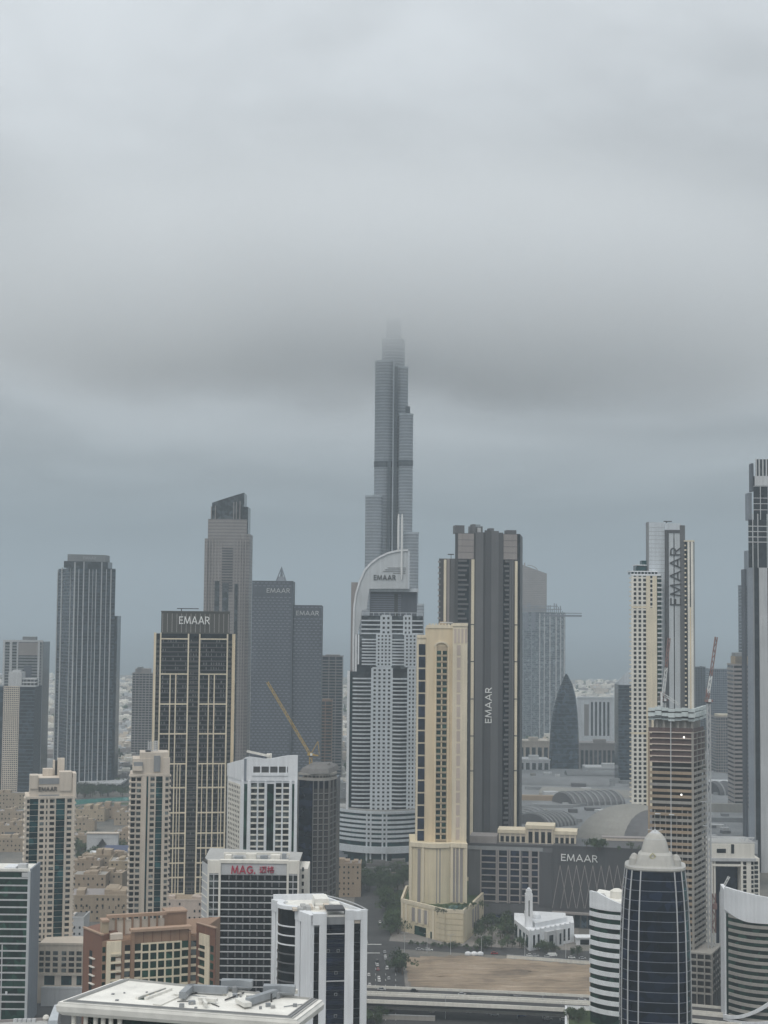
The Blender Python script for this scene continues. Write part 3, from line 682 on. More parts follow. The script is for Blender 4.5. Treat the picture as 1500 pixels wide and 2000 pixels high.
def sail_tower():
    d = 1900; y0 = 1508
    b = Bld('sail_tower', 'dark pointed glass tower shaped like a sail behind the mall roofs', 'skyscraper', col(1104, 1450, d))
    out_l = [(1074, 1520), (1075, 1470), (1077, 1430), (1082, 1395), (1090, 1360), (1098, 1338), (1105, 1322), (1108, 1317)]
    out_r = [(1134, 1520), (1133.5, 1470), (1133, 1430), (1131, 1395), (1127, 1360), (1121, 1338), (1113, 1322), (1109, 1317)]
    mb = MB(); rings = []
    for (l, r) in zip(out_l, out_r):
        A, Bq = at_d(l[0], l[1], d), at_d(r[0], r[1], d); A.z = Bq.z = (A.z + Bq.z) / 2 if l[1] < 1515 else 0.0
        w = (Bq.x - A.x) / 2; c = (A + Bq) / 2; ring = []
        for i in range(12):
            a = 2 * math.pi * i / 12; ring.append((c.x + w * math.cos(a), c.y + 14 + max(w, .5) * .7 * math.sin(a), c.z))
        rings.append(ring)
    for ring in rings: mb.v += ring
    for j in range(len(rings) - 1):
        for i in range(12): mb.f.append((j*12 + i, j*12 + (i+1) % 12, (j+1)*12 + (i+1) % 12, (j+1)*12 + i))
    mb.f.append(tuple((len(rings) - 1) * 12 + i for i in range(12)))
    b.put('glass_shell', mb, 'glass_blue')
    mb = MB()
    for j in range(30):                    # level lines round the shell
        t_ = j / 30 * (len(rings) - 1); k = int(t_); fr = t_ - k
        ring = [Vector(a).lerp(Vector(c), fr) for a, c in zip(rings[k], rings[k + 1])]
        fl = [Vector((q.x, q.y)) for q in ring[6:] + ring[:1]]; mb.strip(fl, ring[0].z, ring[0].z + .6, -.2, .25)
    b.put('level_lines', mb, 'slate', stuff=True)
sail_tower()
def hotel_slab():
    p = fb(1128, 1208, 1400, 2350, 40); b = Bld('white_slab', 'white slab building with dark vertical slots in the distance', 'building', p[0])
    f = b.face(p[0], p[1]); zt = f.z_(1364); b.prism('wall', 'white', p, 0, zt)
    for px in (1156, 1164, 1172, 1180, 1188): f.box('slot', 'glass_grey', f.u_(px - 2, 1400), f.u_(px + 2.2, 1400), f.z_(1437), f.z_(1371), -.1, .25)
    f.box('slot', 'taupe', f.u_(1141, 1400), f.u_(1150, 1400), f.z_(1437), f.z_(1376), -.1, .2)
    f.box('roof_edge', 'white', -.5, f.L + .5, zt - .2, zt + 2.5, -3, .7)
hotel_slab()
def blue_tower():
    p = fb(1208, 1240, 1450, 1750, 30); b = Bld('blue_glass_tower', 'dark blue glass tower with a bright curved top beside the cream tower', 'skyscraper', p[0])
    f = b.face(p[0], p[1]); zt = f.z_(1338)
    pts = arc(p[0], p[1], 5, 8); b.prism('shaft', 'glass_blue', pts + [p[2], p[3]], 0, zt)
    zz = [f.z_(1338 - 27 * math.sin(math.pi * .5 * min(1, (i + 1) / 6))) for i in range(9)] + [f.z_(1310), f.z_(1336)]
    b.prism('curved_top', 'silver', inset(pts + [p[2], p[3]], .97), zt, zz)
    mb = MB(); z = 6
    while z < zt: mb.strip(pts, z, z + .7, -.1, .2); z += 3.8
    b.put('level_lines', mb, 'slate', stuff=True)
blue_tower()
def low_hall(name, label, pxl, pxr, ytop, ybot, d, arches, wallm='beige'):
    p = fb(pxl, pxr, ytop, d, 40); b = Bld(name, label, 'building', p[0]); f = b.face(p[0], p[1]); z1 = f.z_(ytop); z0 = max(0.0, f.z_(ybot))
    b.prism('wall', wallm, p, 0, z1); us = cells(0.5, f.L - .5, arches, .62)
    for a, c in us: f.box('tall_window', 'glass_grey', a, c, z0, z0 + (z1 - z0) * .72, -.2, .25)
    for i in range(arches + 1): u = .5 + (f.L - 1) * i / arches; f.box('pilaster', wallm, max(u - .8, 0), min(u + .8, f.L), z0, z1 - 1.2, -.1, .7)
    f.box('cornice', wallm, -.6, f.L + .6, z1 - .8, z1 + .9, -2, .9); f.box('attic', wallm, f.L * .35, f.L * .65, z1 + .95, z1 + 5, -12, -.5)
low_hall('low_hall', 'low pale hall with tall dark openings below the scaffolded tower', 1012, 1073, 1448, 1490, 1980, 5)
low_hall('arcade_block', 'low arcaded pavilion at the back edge of the mall roofs', 1012, 1074, 1484, 1506, 1880, 5, 'pale_grey')
low_hall('low_hall', 'low hall with long slanting roof right of the sail tower', 1132, 1212, 1452, 1500, 2000, 9, 'taupe')
low_hall('arcade_block', 'white porticoed pavilion standing on the mall roof by the blue tower', 1145, 1236, 1500, 1518, 1850, 7, 'pale_grey')
simple_tower('office_slab', 'wide hazy blue slab with vertical stripes beyond the cranes', 1388, 1436, 1308, 2500, 40, 'glass_blue', 'slate_pale', 12, ymid=1380)
simple_tower('office_slab', 'narrow hazy blue slab just right of the cream lettered tower', 1352, 1378, 1304, 2400, 40, 'glass_blue', 'slate', 5, ymid=1380)
simple_tower('office_block', 'low hazy beige-topped block behind the tower crane', 1398, 1436, 1402, 2000, 40, 'glass_grey', 'taupe', 8, ymid=1430, crown=[(1404, 1430, 1396, 'cream_light')])
simple_tower('striped_tower', 'slim beige tower with dark level stripes beside the right-hand skyscraper', 1433, 1464, 1300, 1500, 26, 'glass_dark', 'taupe', 1, pitch=4.2, spanh=2.3, ymid=1420, crown=[(1436, 1462, 1282, 'cream_dark'), (1438, 1460, 1275, 'grey')])
simple_tower('hazy_tower', 'thin hazy tower of stepped fins left of the right-hand skyscraper', 1452, 1468, 1145, 1750, 24, 'glass_grey', 'grey_blue', 3, ymid=1250, crown=[(1455, 1466, 1112, 'grey_blue'), (1461, 1468, 1075, 'grey_blue')])
# ================================================================== MIDDLE-DISTANCE TOWERS
# ---- white hotel tower with the quarter-arch sail
def sail_hotel():
    d = 1290.0
    b = Bld('arched_hotel_tower', 'white hotel tower with curved sail crown, twin spires and round podium', 'skyscraper', col(745, 1500, d + 20))
    def ext(a, dy): return a + Vector((0, dy))
    def tier(l, r, ytop, ybot, dd, depth, bulge, mat='glass_grey', py=None):
        py = py or (ytop + ybot) / 2; a, c = col(l, py, d + dd), col(r, py, d + dd); pts = arc(a, c, bulge, 10)
        z1 = zat(ytop, d + dd, (l + r) / 2); z0 = max(0, zat(ybot, d + dd, (l + r) / 2))
        b.prism('glass_core', mat, pts + [ext(c, depth), ext(a, depth)], z0, z1)
        return b.face(a, c), pts, z0, z1
    def bay(f, l, r, py, z0, z1, nfl, bulge, n0):
        """curved balconies: one band for every storey"""
        a = f.P + f.u * f.u_(l, py); c = f.P + f.u * f.u_(r, py); a = a + f.n * n0; c = c + f.n * n0; pts = arc(a, c, bulge, 8); p = (z1 - z0) / nfl
        for j in range(nfl):
            mb = MB(); mb.strip(pts, z0 + p * j, z0 + p * j + 1.15, -1.2, .35); b.put('balcony', mb, 'silver')
    def grid(f, l, r, py, z0, z1, nc, nfl, n0):
        u0, u1 = f.u_(l, py), f.u_(r, py); mb = MB(); p = (z1 - z0) / nfl
        f.lattice(u0, u1, z0, z1, nc, nfl, (u1 - u0) / nc * .52, p * .5, n0 + .9, mb=mb); b.put('window_grid', mb, 'silver')
        for j in range(nfl):
            for i in range(nc):
                a = u0 + (u1 - u0) * (i + .26) / nc; c = u0 + (u1 - u0) * (i + .74) / nc; f.add(WB, a, c, z0 + p * (j + .25), z0 + p * (j + .75), n0 - .2, n0 + .2)
    WB = MB()
    # lower shaft
    f, pts, z0, z1 = tier(678, 824, 1312, 1583, 0, 40, 1.5, py=1450)
    f.box('corner_pier', 'white', f.u_(677, 1450), f.u_(682, 1450), z0, z1 + .5, -1.0, 1.2)
    f.box('corner_glass', 'glass_teal', f.u_(682, 1450), f.u_(687, 1450), z0, z1 - 1, -.5, .6)
    bay(f, 688, 725, 1450, z0, z1 - 3, 34, 2.2, 1.0); bay(f, 764, 795, 1450, z0, z1 - 3, 34, 2.2, 1.4)
    grid(f, 726, 763.5, 1450, z0, z1 + 3, 4, 35, 1.6); grid(f, 796, 823, 1450, z0, z1 + 3, 4, 35, 1.2)
    # upper shaft
    f2, pts, y0, y1 = tier(694, 832, 1240, 1306, 4, 36, 1.5)
    f2.box('corner_pier', 'white', f2.u_(693.5, 1280), f2.u_(697, 1280), z1, y1, -.5, 1.2); f2.box('corner_pier', 'white', f2.u_(698.5, 1280), f2.u_(701.5, 1280), f2.z_(1298), y1, -.5, 1.4)
    f2.box('waist', 'glass_dark', f2.u_(696, 1280), f2.u_(830, 1280), z1 - 1.0, f2.z_(1300), -.3, 1.0)
    bay(f2, 707, 735, 1280, f2.z_(1299), y1 - 2, 9, 1.6, 1.0); bay(f2, 765, 790, 1280, f2.z_(1299), y1 - 2, 9, 1.6, 1.2); bay(f2, 814, 831, 1280, f2.z_(1299), y1 - 2, 9, 1.2, 1.0)
    grid(f2, 736, 764, 1280, f2.z_(1301), y1 + .5, 4, 9, 1.5); grid(f2, 791, 813, 1280, f2.z_(1301), y1 + .5, 3, 9, 1.2)
    # top floors
    f3, pts, t0, t1 = tier(706, 826, 1203, 1241, 6, 32, 1.0)
    bay(f3, 706, 744, 1220, y1 + .5, t1 - 1, 4, 1.0, .8); bay(f3, 764, 788, 1220, y1 + .5, t1 - 1, 4, 1.0, .8); bay(f3, 804, 826, 1220, y1 + .5, t1 - 1, 4, 1.0, .8)
    grid(f3, 745, 763, 1220, y1, t1, 2, 4, 1.2); grid(f3, 789, 803, 1220, y1, t1, 2, 4, 1.2)
    b.put('window_rows', WB, 'glass_dark', stuff=True)
    for k in range(12): f3.box('roof_rail_post', 'silver', f3.u_(708 + 10.6 * k, 1200), f3.u_(709 + 10.6 * k, 1200), t1, t1 + 3, -.6, -.2)
    f3.box('roof_rail', 'silver', f3.u_(706, 1200), f3.u_(826, 1200), t1 + 2.4, t1 + 2.9, -.6, -.15)
    # louvred plant box under the sail
    f4 = b.face(col(723, 1180, d + 14), col(814.5, 1180, d + 14)); q0, q1 = f4.z_(1203), f4.z_(1156)
    b.prism('plant_box', 'slate', [f4.P, f4.P + f4.u * f4.L, f4.P + f4.u * f4.L + Vector((0, 18)), f4.P + Vector((0, 18))], t1 - 1, q1)
    mb = MB(); storeys(f4, mb, .5, f4.L * .66, t1, q1 - 2, 1.9, .9, n1=.3); b.put('louvre_rows', mb, 'slate_pale', stuff=True)
    f4.box('plant_door', 'charcoal', f4.u_(770, 1180), f4.u_(777, 1180), t1, f4.z_(1160), -.1, .5)
    f4.box('canopy_slab', 'silver', f4.u_(721, 1180), f4.u_(817, 1180), q1, f4.z_(1149), -20, 3.0)
    # the sail: one thick curved plate
    out = [(690, 1312), (690, 1262), (690.5, 1226), (691.5, 1185), (695.5, 1158), (702.5, 1136), (712, 1114), (723, 1101), (739, 1089), (758, 1080), (777, 1075.5), (797, 1074.5)]
    inn = [(797.5, 1150), (722, 1150), (719, 1168), (716, 1190), (707, 1192), (705, 1212), (698, 1240), (695, 1312)]
    fs = b.face(col(690, 1150, d + 8), col(800, 1150, d + 8)); P = [fs.at(*q) for q in out + inn]
    mb = MB(); n = len(P); mb.v = [tuple(fs.pt(u, 0, z)) for u, z in P] + [tuple(fs.pt(u, -11, z)) for u, z in P]
    mb.f = [tuple(range(n - 1, -1, -1)), tuple(range(n, 2 * n))] + [(i, (i + 1) % n, n + (i + 1) % n, n + i) for i in range(n)]
    sail_o = b.put('sail', mb, 'silver_panel')
    mb = MB()
    for i in range(len(out) - 1): mb.bar(fs.pt(*(P[i][0], 0.1, P[i][1])), fs.pt(P[i + 1][0], 0.1, P[i + 1][1]), 1.5)
    sub(b.put('sail_rim', mb, 'white'), sail_o)
    for j, (l, r, y) in enumerate(((757, 793, 1109), (752, 793, 1112.5), (748, 792, 1116), (768, 792, 1119.5))):
        sub(fs.box('sail_slot', 'grey', fs.u_(l, y), fs.u_(r, y), fs.z_(y + .9), fs.z_(y - .9), -.2, .25), sail_o)
    fs.box('sail_edge', 'silver', fs.u_(797, 1100), fs.u_(800, 1100), fs.z_(1150), fs.z_(1075), -11, .4)
    sub(sign(b, 'sign_lettering', 'EMAAR', 'sign_dark', fs, 730, 1123, 772.5, 1133, .05, False, .5), sail_o)
    # rear body of the crown, behind the sail
    pr = [fs.pt(fs.u_(684, 1250), -16, 0).to_2d(), fs.pt(fs.u_(697, 1250), -16, 0).to_2d()]
    b.prism('rear_body', 'taupe', [pr[0], pr[1], pr[1] + Vector((0, 14)), pr[0] + Vector((0, 14))], z1, fs.z_(1137))
    # twin masts
    for px, yt, yb in ((778.5, 1004, 1078), (785.5, 1004, 1132)):
        u, za = fs.at(px, yt); _, zb = fs.at(px, yb); q = fs.pt(u, .9, 0); mb = MB(); mb.lathe(q.x, q.y, [(.5, zb), (.95, zb + 5), (.95, za - 6), (.55, za)], 10); b.put('mast', mb, 'metal_white')
    # round podium: white bands over dark glass
    a, c = col(656, 1620, d + 6), col(838, 1620, d + 6); pp = arc(a, c, 22, 24); zt = zat(1586, d, 740)
    b.prism('podium_glass', 'glass_teal', pp + [ext(c, 45), ext(a, 45)], 0, zt)
    for y in (1588, 1598, 1607, 1616, 1625, 1634, 1643): 
        z = zat(y, d - 18, 740); mb = MB(); mb.strip(pp, z - 1.1, z + .9, -1, .9); b.put('podium_band', mb, 'silver')
    z = zat(1662, d - 18, 740); mb = MB(); mb.strip(pp, z - 2.2, z + 3.2, -1, 2.6); b.put('podium_base', mb, 'silver')
    mb = MB(); mb.strip(inset(pp, .96), zt, zt + 3.5, -3, -2); b.put('podium_parapet', mb, 'roof_grey')
    b.prism('podium_roof', 'roof_grey', inset(pp + [ext(c, 45), ext(a, 45)], .99), zt + .02, zt + .6)
    for i in (8, 9, 12, 13): 
        q = pp[i]; b.box('podium_post', 'silver', q.x - .7, q.x + .7, q.y - 1.1, q.y, 4, zt)
sail_hotel()

# ---- dark tower with gold-cream frame
def gold_frame_tower():
    d = 1120.0
    A, C = col(298, 1450, d), col(456, 1450, d + 8.5); b = Bld('gold_frame_tower', 'dark glass tower in a cream frame of fins and beams, big white roof letters', 'skyscraper', A)
    f = b.face(A, C); p = [A, C, C - f.n * 38, A - f.n * 38]; g = b.face(C, p[2]); zt = f.z_(1238)
    b.prism('core', 'glass_dark', p, 0, zt); PY = 1450; sh = lambda px, y: px + (PY - y) * .017
    U = lambda px: f.u_(px - 4.0, PY)
    # small balconies and spandrels
    mb = MB(); z = 8; k = 0
    while z < zt - 4:
        f.add(mb, .3, f.L - .3, z, z + .8, -.05, .25); z += 3.3
    b.put('spandrel_rows', mb, 'dark_grey', stuff=True)
    mb = MB(); rr = random.Random(11); z = 8
    while z < zt - 4:
        for px in range(303, 458, 5):
            if rr.random() < .34: f.add(mb, U(px), U(px) + rr.uniform(.4, 1.0), z + .8, z + 2.6, -.05, .2)
        z += 3.3
    b.put('balcony_panels', mb, 'mid_grey', stuff=True)
    # fins
    ztop = f.z_(1236)
    for px, w, mat, y0 in ((299.8, 2.0, 'cream', 1236), (303.8, 1.1, 'cream_light', 1236), (314, 1.0, 'cream_light', 1236), (368.5, 1.0, 'cream_light', 1238), (390.5, 1.0, 'cream_light', 1238), (445, 1.0, 'cream_light', 1238), (457.2, 2.2, 'cream', 1238)):
        f.box('fin', mat, max(U(px) - w/2, -.5), min(U(px) + w/2, f.L + .5), 0, f.z_(y0), -.3, 1.3)
    for px in (334, 345, 409.6, 420.5): f.box('fin', 'cream_light', U(px) - .42, U(px) + .42, 0, f.z_(1317), -.3, 1.0)
    for px in (323, 356.5, 399.5, 432, 437.5, 351): f.box('fin', 'cream_light', U(px) - .3, U(px) + .3, 0, f.z_(1491), -.3, .85)
    for y in (1248, 1316.5, 1375, 1433, 1491.5, 1538, 1587, 1627, 1656, 1685, 1713, 1745):
        for l, r in ((314, 368.5), (390.5, 445)): f.box('beam', 'cream_light', U(l) + .3, U(r) - .3, f.z_(y + 1.2), f.z_(y - 1.2), -.3, 1.1)
    mb = MB(); z = 10
    while z < zt - 3: f.add(mb, U(305), U(313), z, z + 1.5, -.1, .5); f.add(mb, U(446), U(454), z, z + 1.5, -.1, .5); f.add(mb, U(370), U(389), z, z + .9, -.1, .4); z += 3.6
    b.put('edge_balconies', mb, 'olive_dark', stuff=True)
    mb = MB(); storeys(g, mb, 0, g.L, 5, zt, 3.6, 1.6); b.put('side_spandrels', mb, 'cream_dark', stuff=True)
    # lettered crown
    c0, c1 = U(314.5), U(449); n0 = -1.0; z1 = f.z_(1196)
    crown_o = f.box('crown', 'olive_dark', c0, c1, zt, z1, -24, n0); sub(f.box('crown_rim', 'olive_dark', c0 - .3, c1 + .3, z1, z1 + .9, -24.3, n0 + .4), crown_o)
    for k in range(15): u = c0 + 1 + (c1 - c0 - 2) * k / 14; sub(f.box('crown_fin', 'taupe', u - .22, u + .22, zt + 1, z1 - 1, n0 - .1, n0 + .35), crown_o)
    sub(sign(b, 'sign_lettering', 'EMAAR', 'sign_white', f, 350, 1204, 409, 1219, n0 + .5, False, .5), crown_o)
    f.box('roof_gantry', 'metal_dark', U(345), U(388), z1 + 2.4, z1 + 3.0, -9, -8.2); f.box('gantry_post', 'metal_dark', U(353), U(355), z1 + .8, z1 + 2.4, -9, -8)
    # podium
    pz = f.z_(1750); a = col(325, 1780, d - 26); c = col(400, 1780, d - 26)
    b.prism('podium', 'beige_pink', [a, c, c + Vector((0, 26)), a + Vector((0, 26))], 0, pz); h = b.face(a, c)
    for u0, u1 in cells(1, h.L - 1, 4, .6): h.box('podium_window', 'glass_win', u0, u1, pz - 9, pz - 3, -.1, .2)
    h.box('podium_cornice', 'beige', -.4, h.L + .4, pz - .6, pz + 1, -2, .7)
gold_frame_tower()

# ---- cream tower on polygonal podium
def cream_tower():
    d = 1050.0
    b = Bld('cream_tower', 'cream stone tower with green balcony column on a faceted podium', 'skyscraper', col(860, 1700, d + 10))
    z_b = 20.0; PY = 1450
    def blk(l, r, yt, z0, dd, depth, mat, name='wall', py=PY):
        a, c = col(l, py, d + dd), col(r, py, d + dd); z1 = zat(yt, d + dd, (l + r) / 2)
        b.prism(name, mat, [a, c, c + Vector((0, depth)), a + Vector((0, depth))], z0, z1); return b.face(a, c), z1
    zl = zat(1644, d, 850)
    fl, zt1 = blk(813.5, 832, 1243, zl, 3, 26, 'cream_light'); fm, zt2 = blk(831.5, 884, 1226, zl, 0, 32, 'cream'); fr, zt3 = blk(883, 912, 1221, zl, -2.5, 34, 'cream_light')
    # left wing: stacked dark glass panels
    for k in range(16):
        y = 1258 + 24.3 * k; fl.box('glass_panel', 'glass_navy', fl.u_(816.5, PY), fl.u_(829.5, PY), max(fl.z_(y + 21.3), zl + .2), fl.z_(y), -.1, .25)
    # centre: balcony pairs in a recess
    for l, r in ((848, 851.5), (873, 876.5)): fm.box('recess_pier', 'cream', fm.u_(l, PY), fm.u_(r, PY), zl, fm.z_(1262), -.2, .9)
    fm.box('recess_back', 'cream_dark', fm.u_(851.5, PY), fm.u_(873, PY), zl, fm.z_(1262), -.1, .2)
    mb = MB(); pts = []
    for i in range(9): a_ = math.pi * i / 8; pts.append((862.2 - 13 * math.cos(a_), 1263 - 9 * math.sin(a_)))
    for i in range(8):
        ua, za = fm.at(*pts[i]); uc, zc_ = fm.at(*pts[i + 1]); mb.bar(fm.pt(ua, .5, za), fm.pt(uc, .5, zc_), 1.1)
    b.put('arch', mb, 'cream_light')
    for k in range(31):
        y = 1271 + 12.0 * k
        if fm.z_(y + 8) < zl: break
        for l, r in ((852.3, 860.3), (863.6, 871.6)): fm.box('window', 'glass_green', fm.u_(l, PY), fm.u_(r, PY), fm.z_(y + 8.6), fm.z_(y), .1, .45)
        fm.box('balcony', 'cream_dark', fm.u_(851.6, PY), fm.u_(872.9, PY), fm.z_(y + 10.6), fm.z_(y + 7.6), .15, 1.0)
        fm.box('mullion', 'cream', fm.u_(861, PY), fm.u_(863, PY), fm.z_(y + 7), fm.z_(y), .1, .8)
    # right part: pinkish inset panels
    for k in range(16):
        y = 1260 + 24.0 * k; fr.box('panel', 'beige_pink', fr.u_(891.5, PY), fr.u_(898.5, PY), max(fr.z_(y + 20), zl + .5), fr.z_(y), -.1, .2)
    for px in (886, 893, 900, 907): fr.box('panel', 'beige_pink', fr.u_(px, PY), fr.u_(px + 4, PY), fr.z_(1256), fr.z_(1228), -.1, .22)
    for l, r, y in ((831, 884, 1221), (883, 912.5, 1217), (813, 831.5, 1240)):
        f = fm if l == 831 else (fr if l == 883 else fl); f.box('parapet', 'cream_light', f.u_(l, PY), f.u_(r, PY), f.z_(y + 6), f.z_(y), -1.5, .5)
    for k in range(8): fm.box('merlon', 'cream_light', fm.u_(836 + 6.2*k, PY), fm.u_(839.4 + 6.2*k, PY), fm.z_(1221), fm.z_(1218), -1.2, .3)
    fm.box('roof_gantry', 'pale_grey', fm.u_(859, PY), fm.u_(884, PY), fm.z_(1217), fm.z_(1215), -9, -7.6); fm.box('plant_room', 'cream_dark', fm.u_(858, PY), fm.u_(872, PY), zt2, fm.z_(1214), -14, -10)
    # lower, broader shaft
    a0, a1 = col(800.5, 1700, d - 4), col(829, 1700, d - 8); a2, a3 = col(880, 1700, d - 6), col(912.5, 1700, d - 9)
    mid = arc(a1, a2, 3.5, 8); poly = [a0] + mid + [a3, a3 + Vector((0, 46)), a0 + Vector((0, 40))]
    b.prism('lower_shaft', 'cream_yellow', poly, z_b - 2, zl)
    for P0, P1, strips in ((a0, a1, ((815.5, 821.5),)), (a2, a3, ((880 + 3, 889), (891, 896), (898.5, 904)))):
        f = b.face(P0, P1)
        f.box('corner_pier', 'cream_light', 0, f.L * .16, z_b, zl, -.2, .7); f.box('corner_pier', 'cream_light', f.L * .84, f.L, z_b, zl, -.2, .7)
        for l, r in strips: f.box('tall_window', 'taupe', f.u_(l, 1700), f.u_(r, 1700), z_b, f.z_(1658), -.2, .15)
        for (l, r), (l2, r2) in zip(strips, strips[1:]): f.box('pilaster', 'cream_light', f.u_(r + .3, 1700), f.u_(l2 - .3, 1700), z_b, f.z_(1654), -.2, .6)
    f = b.face(mid[3], mid[5]); f.box('tall_window', 'taupe', f.L * .2, f.L * .85, z_b, f.z_(1658), -.3, .15)
    mb = MB(); mb.strip([a0] + mid + [a3], zl - 2.6, zl + .2, -1, .9); b.put('cornice', mb, 'cream_light')
    # podium
    q = [gnd(783, 1818), gnd(851, 1836), gnd(870, 1841), gnd(905, 1843), gnd(918, 1832), gnd(957, 1790)]
    back = [q[-1] + Vector((-8, 40)), q[0] + Vector((4, 50))]; zp = 21.0
    b.prism('podium', 'cream_yellow', q + back, 0, zp - 2.0)
    mb = MB(); mb.strip(q + back + [q[0]], zp - 2, zp + .4, -1.1, .35); b.put('podium_parapet', mb, 'cream_light')
    mb = MB(); mb.prism(inset(q + back, .95), zp - 2, zp - 1.7); b.put('podium_deck', mb, 'lawn')
    pl = inset([gnd(856, 1774, zp), gnd(902, 1776, zp), gnd(922, 1764, zp), gnd(880, 1763, zp)], .9); mb = MB(); mb.prism(pl, zp - 1.69, zp - 1.5); b.put('pool', mb, 'pool_blue')
    f = b.face(q[0], q[1]); zb = f.z_(1815, 820)
    for l, r in ((805, 811.5), (817, 823), (829, 835)): f.box('tall_window', 'taupe', f.u_(l, 1800), f.u_(r, 1800), 8.5, zp - 3.6, -.1, .2)
    for l, r in ((803, 805), (811.8, 816.6), (823.4, 828.6), (835.3, 838)): f.box('pilaster', 'cream_light', f.u_(l, 1800), f.u_(r, 1800), 8, zp - 3.2, -.1, .7)
    f.box('entrance', 'glass_green', f.u_(810, 1820), f.u_(832, 1820), .3, 6, -.1, .25); f.box('entrance', 'glass_green', f.u_(841, 1820), f.u_(848, 1820), .3, 4.5, -.1, .25)
    for l in (784, 792, 845): f.box('buttress', 'cream_light', f.u_(l, 1800), f.u_(l + 4, 1800), 0, zp - 2.2, -.1, .5)
    f = b.face(q[1], q[2])
    for j in range(5): f.box('stone_course', 'cream_yellow', .2, f.L - .2, 1 + 3.6 * j, 4.3 + 3.6 * j, -.1, .3)
    f = b.face(q[4], q[5])
    for l, r in ((.1, .17), (.22, .29), (.34, .41)): f.box('tall_window', 'taupe', f.L * l, f.L * r, 5, zp - 4, -.1, .25)
    for k in range(5): f.box('buttress', 'cream_light', f.L * (.5 + .1 * k), f.L * (.53 + .1 * k), 0, zp - 2.2, -.1, .6)
    f = b.face(q[2], q[3])
    for j in range(5): f.box('stone_course', 'cream_yellow', .2, f.L - .2, 1 + 3.6 * j, 4.3 + 3.6 * j, -.1, .3)
cream_tower()

# ---- charcoal ribbed tower
def charcoal_tower():
    d = 1150.0; PY = 1300
    b = Bld('charcoal_tower', 'charcoal ribbed tower with vertical white letters behind the cream tower', 'skyscraper', col(950, 1600, d))
    A, C = col(887.5, PY, d), col(1015, PY, d + 8); f = b.face(A, C); zt = f.z_(1042); dp = Vector((6, 45))
    b.prism('core', 'dark_grey', [A, C, C + dp, A + dp], 0, zt)
    A2, C2 = col(856, PY, d + 5), col(888, PY, d + 5); f2 = b.face(A2, C2); z2 = f2.z_(1091)
    b.prism('side_core', 'dark_grey', [A2, C2, C2 + Vector((6, 34)), A2 + Vector((6, 34))], 0, z2)
    u = lambda px: f.u_(px, PY); u2 = lambda px: f2.u_(px, PY); sgn = MB()
    # vertical mass in steps, from left to right
    for l, r, mat, n, y in ((887.5, 893, 'charcoal', .5, 1042), (915, 919, 'charcoal', .3, 1093), (919, 924.5, 'cream_light', 1.7, 1093), (924.5, 927, 'charcoal', .8, 1042), (927, 942, 'mid_grey', 1.2, 1040), (942, 945.5, 'charcoal', .9, 1040), (945.5, 957.5, 'dark_grey', 1.6, 1036), (957.5, 972, 'mid_grey', 1.9, 1037), (972, 981, 'dark_grey', 1.2, 1040), (994, 997.5, 'mid_grey', 1.4, 1093), (998.5, 1002, 'mid_grey', 1.1, 1093), (1004.5, 1009, 'cream_light', 1.8, 1095), (1009, 1015, 'glass_dark', .6, 1042)):
        f.box('rib', mat, u(l), u(r), 0, f.z_(y), -.3, n)
    for l, r, mat, n, y in ((856, 859, 'charcoal', .6, 1091), (865.5, 870.5, 'cream_light', 1.4, 1093), (872, 877, 'taupe', .6, 1091), (879, 887, 'mid_grey', 1.1, 1091)): f2.box('rib', mat, u2(l), u2(r), 0, f2.z_(y), -.3, n)
    # crown storeys of brown louvre
    for l, r in ((893, 924), (982, 1011)): 
        f.box('louvre_panel', 'taupe', u(l), u(r), f.z_(1092), f.z_(1043), -.2, .5)
        for k in range(1, 4): f.box('louvre_joint', 'charcoal', u(l), u(r), f.z_(1043 + 12*k + .6), f.z_(1043 + 12*k), -.1, .62)
    # stepped balconies
    for l, r, flip in ((893.5, 915, False), (982, 993.5, True)):
        z = f.z_(1094); k = 0
        while z > 12:
            wv = .5 + .35 * math.sin(k * 1.57); a, c = u(l), u(r)
            a_, c_ = (a, a + (c - a) * (.55 + .45 * wv)) if not flip else (c - (c - a) * (.5 + .5 * wv), c)
            f.box('balcony', 'mid_grey', a_, c_, z - 1.5, z, -.2, 1.3); z -= 3.6; k += 1
        f.box('balcony_glass', 'glass_dark', u(l), u(r), 0, f.z_(1093), -.2, .12)
    for k in range(40): f2.box('balcony', 'taupe', u2(854), u2(859), f2.z_(1096 + 11 * k + 3), f2.z_(1096 + 11 * k), -.2, 1.2)
    for l, r, y, dd in ((890.5, 909, 1026, -6), (922, 946, 1027, -8), (923, 929, 1024, -3), (957, 966, 1031, -4), (995, 1014, 1033, -10)):
        f.box('roof_stack', 'mid_grey', u(l), u(r), zt, f.z_(y), dd - 8, dd)
    for l, r in ((897, 903), (935, 942)): f.box('stack_fin', 'pale_grey', u(l), u(r), zt, f.z_(1030), -8, -7)
    f.box('roof_gantry', 'metal_dark', u(924), u(943), f.z_(1025), f.z_(1023.6), -12, -10.5); f2.box('roof_gantry', 'metal_dark', u2(874), u2(886), f2.z_(1083), f2.z_(1081), -8, -7)
    f2.box('gantry_post', 'metal_dark', u2(880), u2(881), z2, f2.z_(1082), -8, -7.2)
    for y in (1220, 1292, 1365, 1437, 1505): 
        for l, r, n in ((918.6, 925, 1.9), (1004, 1009.5, 2.0)): f.box('fin_joint', 'charcoal', u(l), u(r), f.z_(y + 1), f.z_(y - 1), -.2, n)
    sign(b, 'sign_lettering', 'EMAAR', 'sign_white', f, 946.5, 1343, 958.5, 1412, 2.1, True, .5)
charcoal_tower()

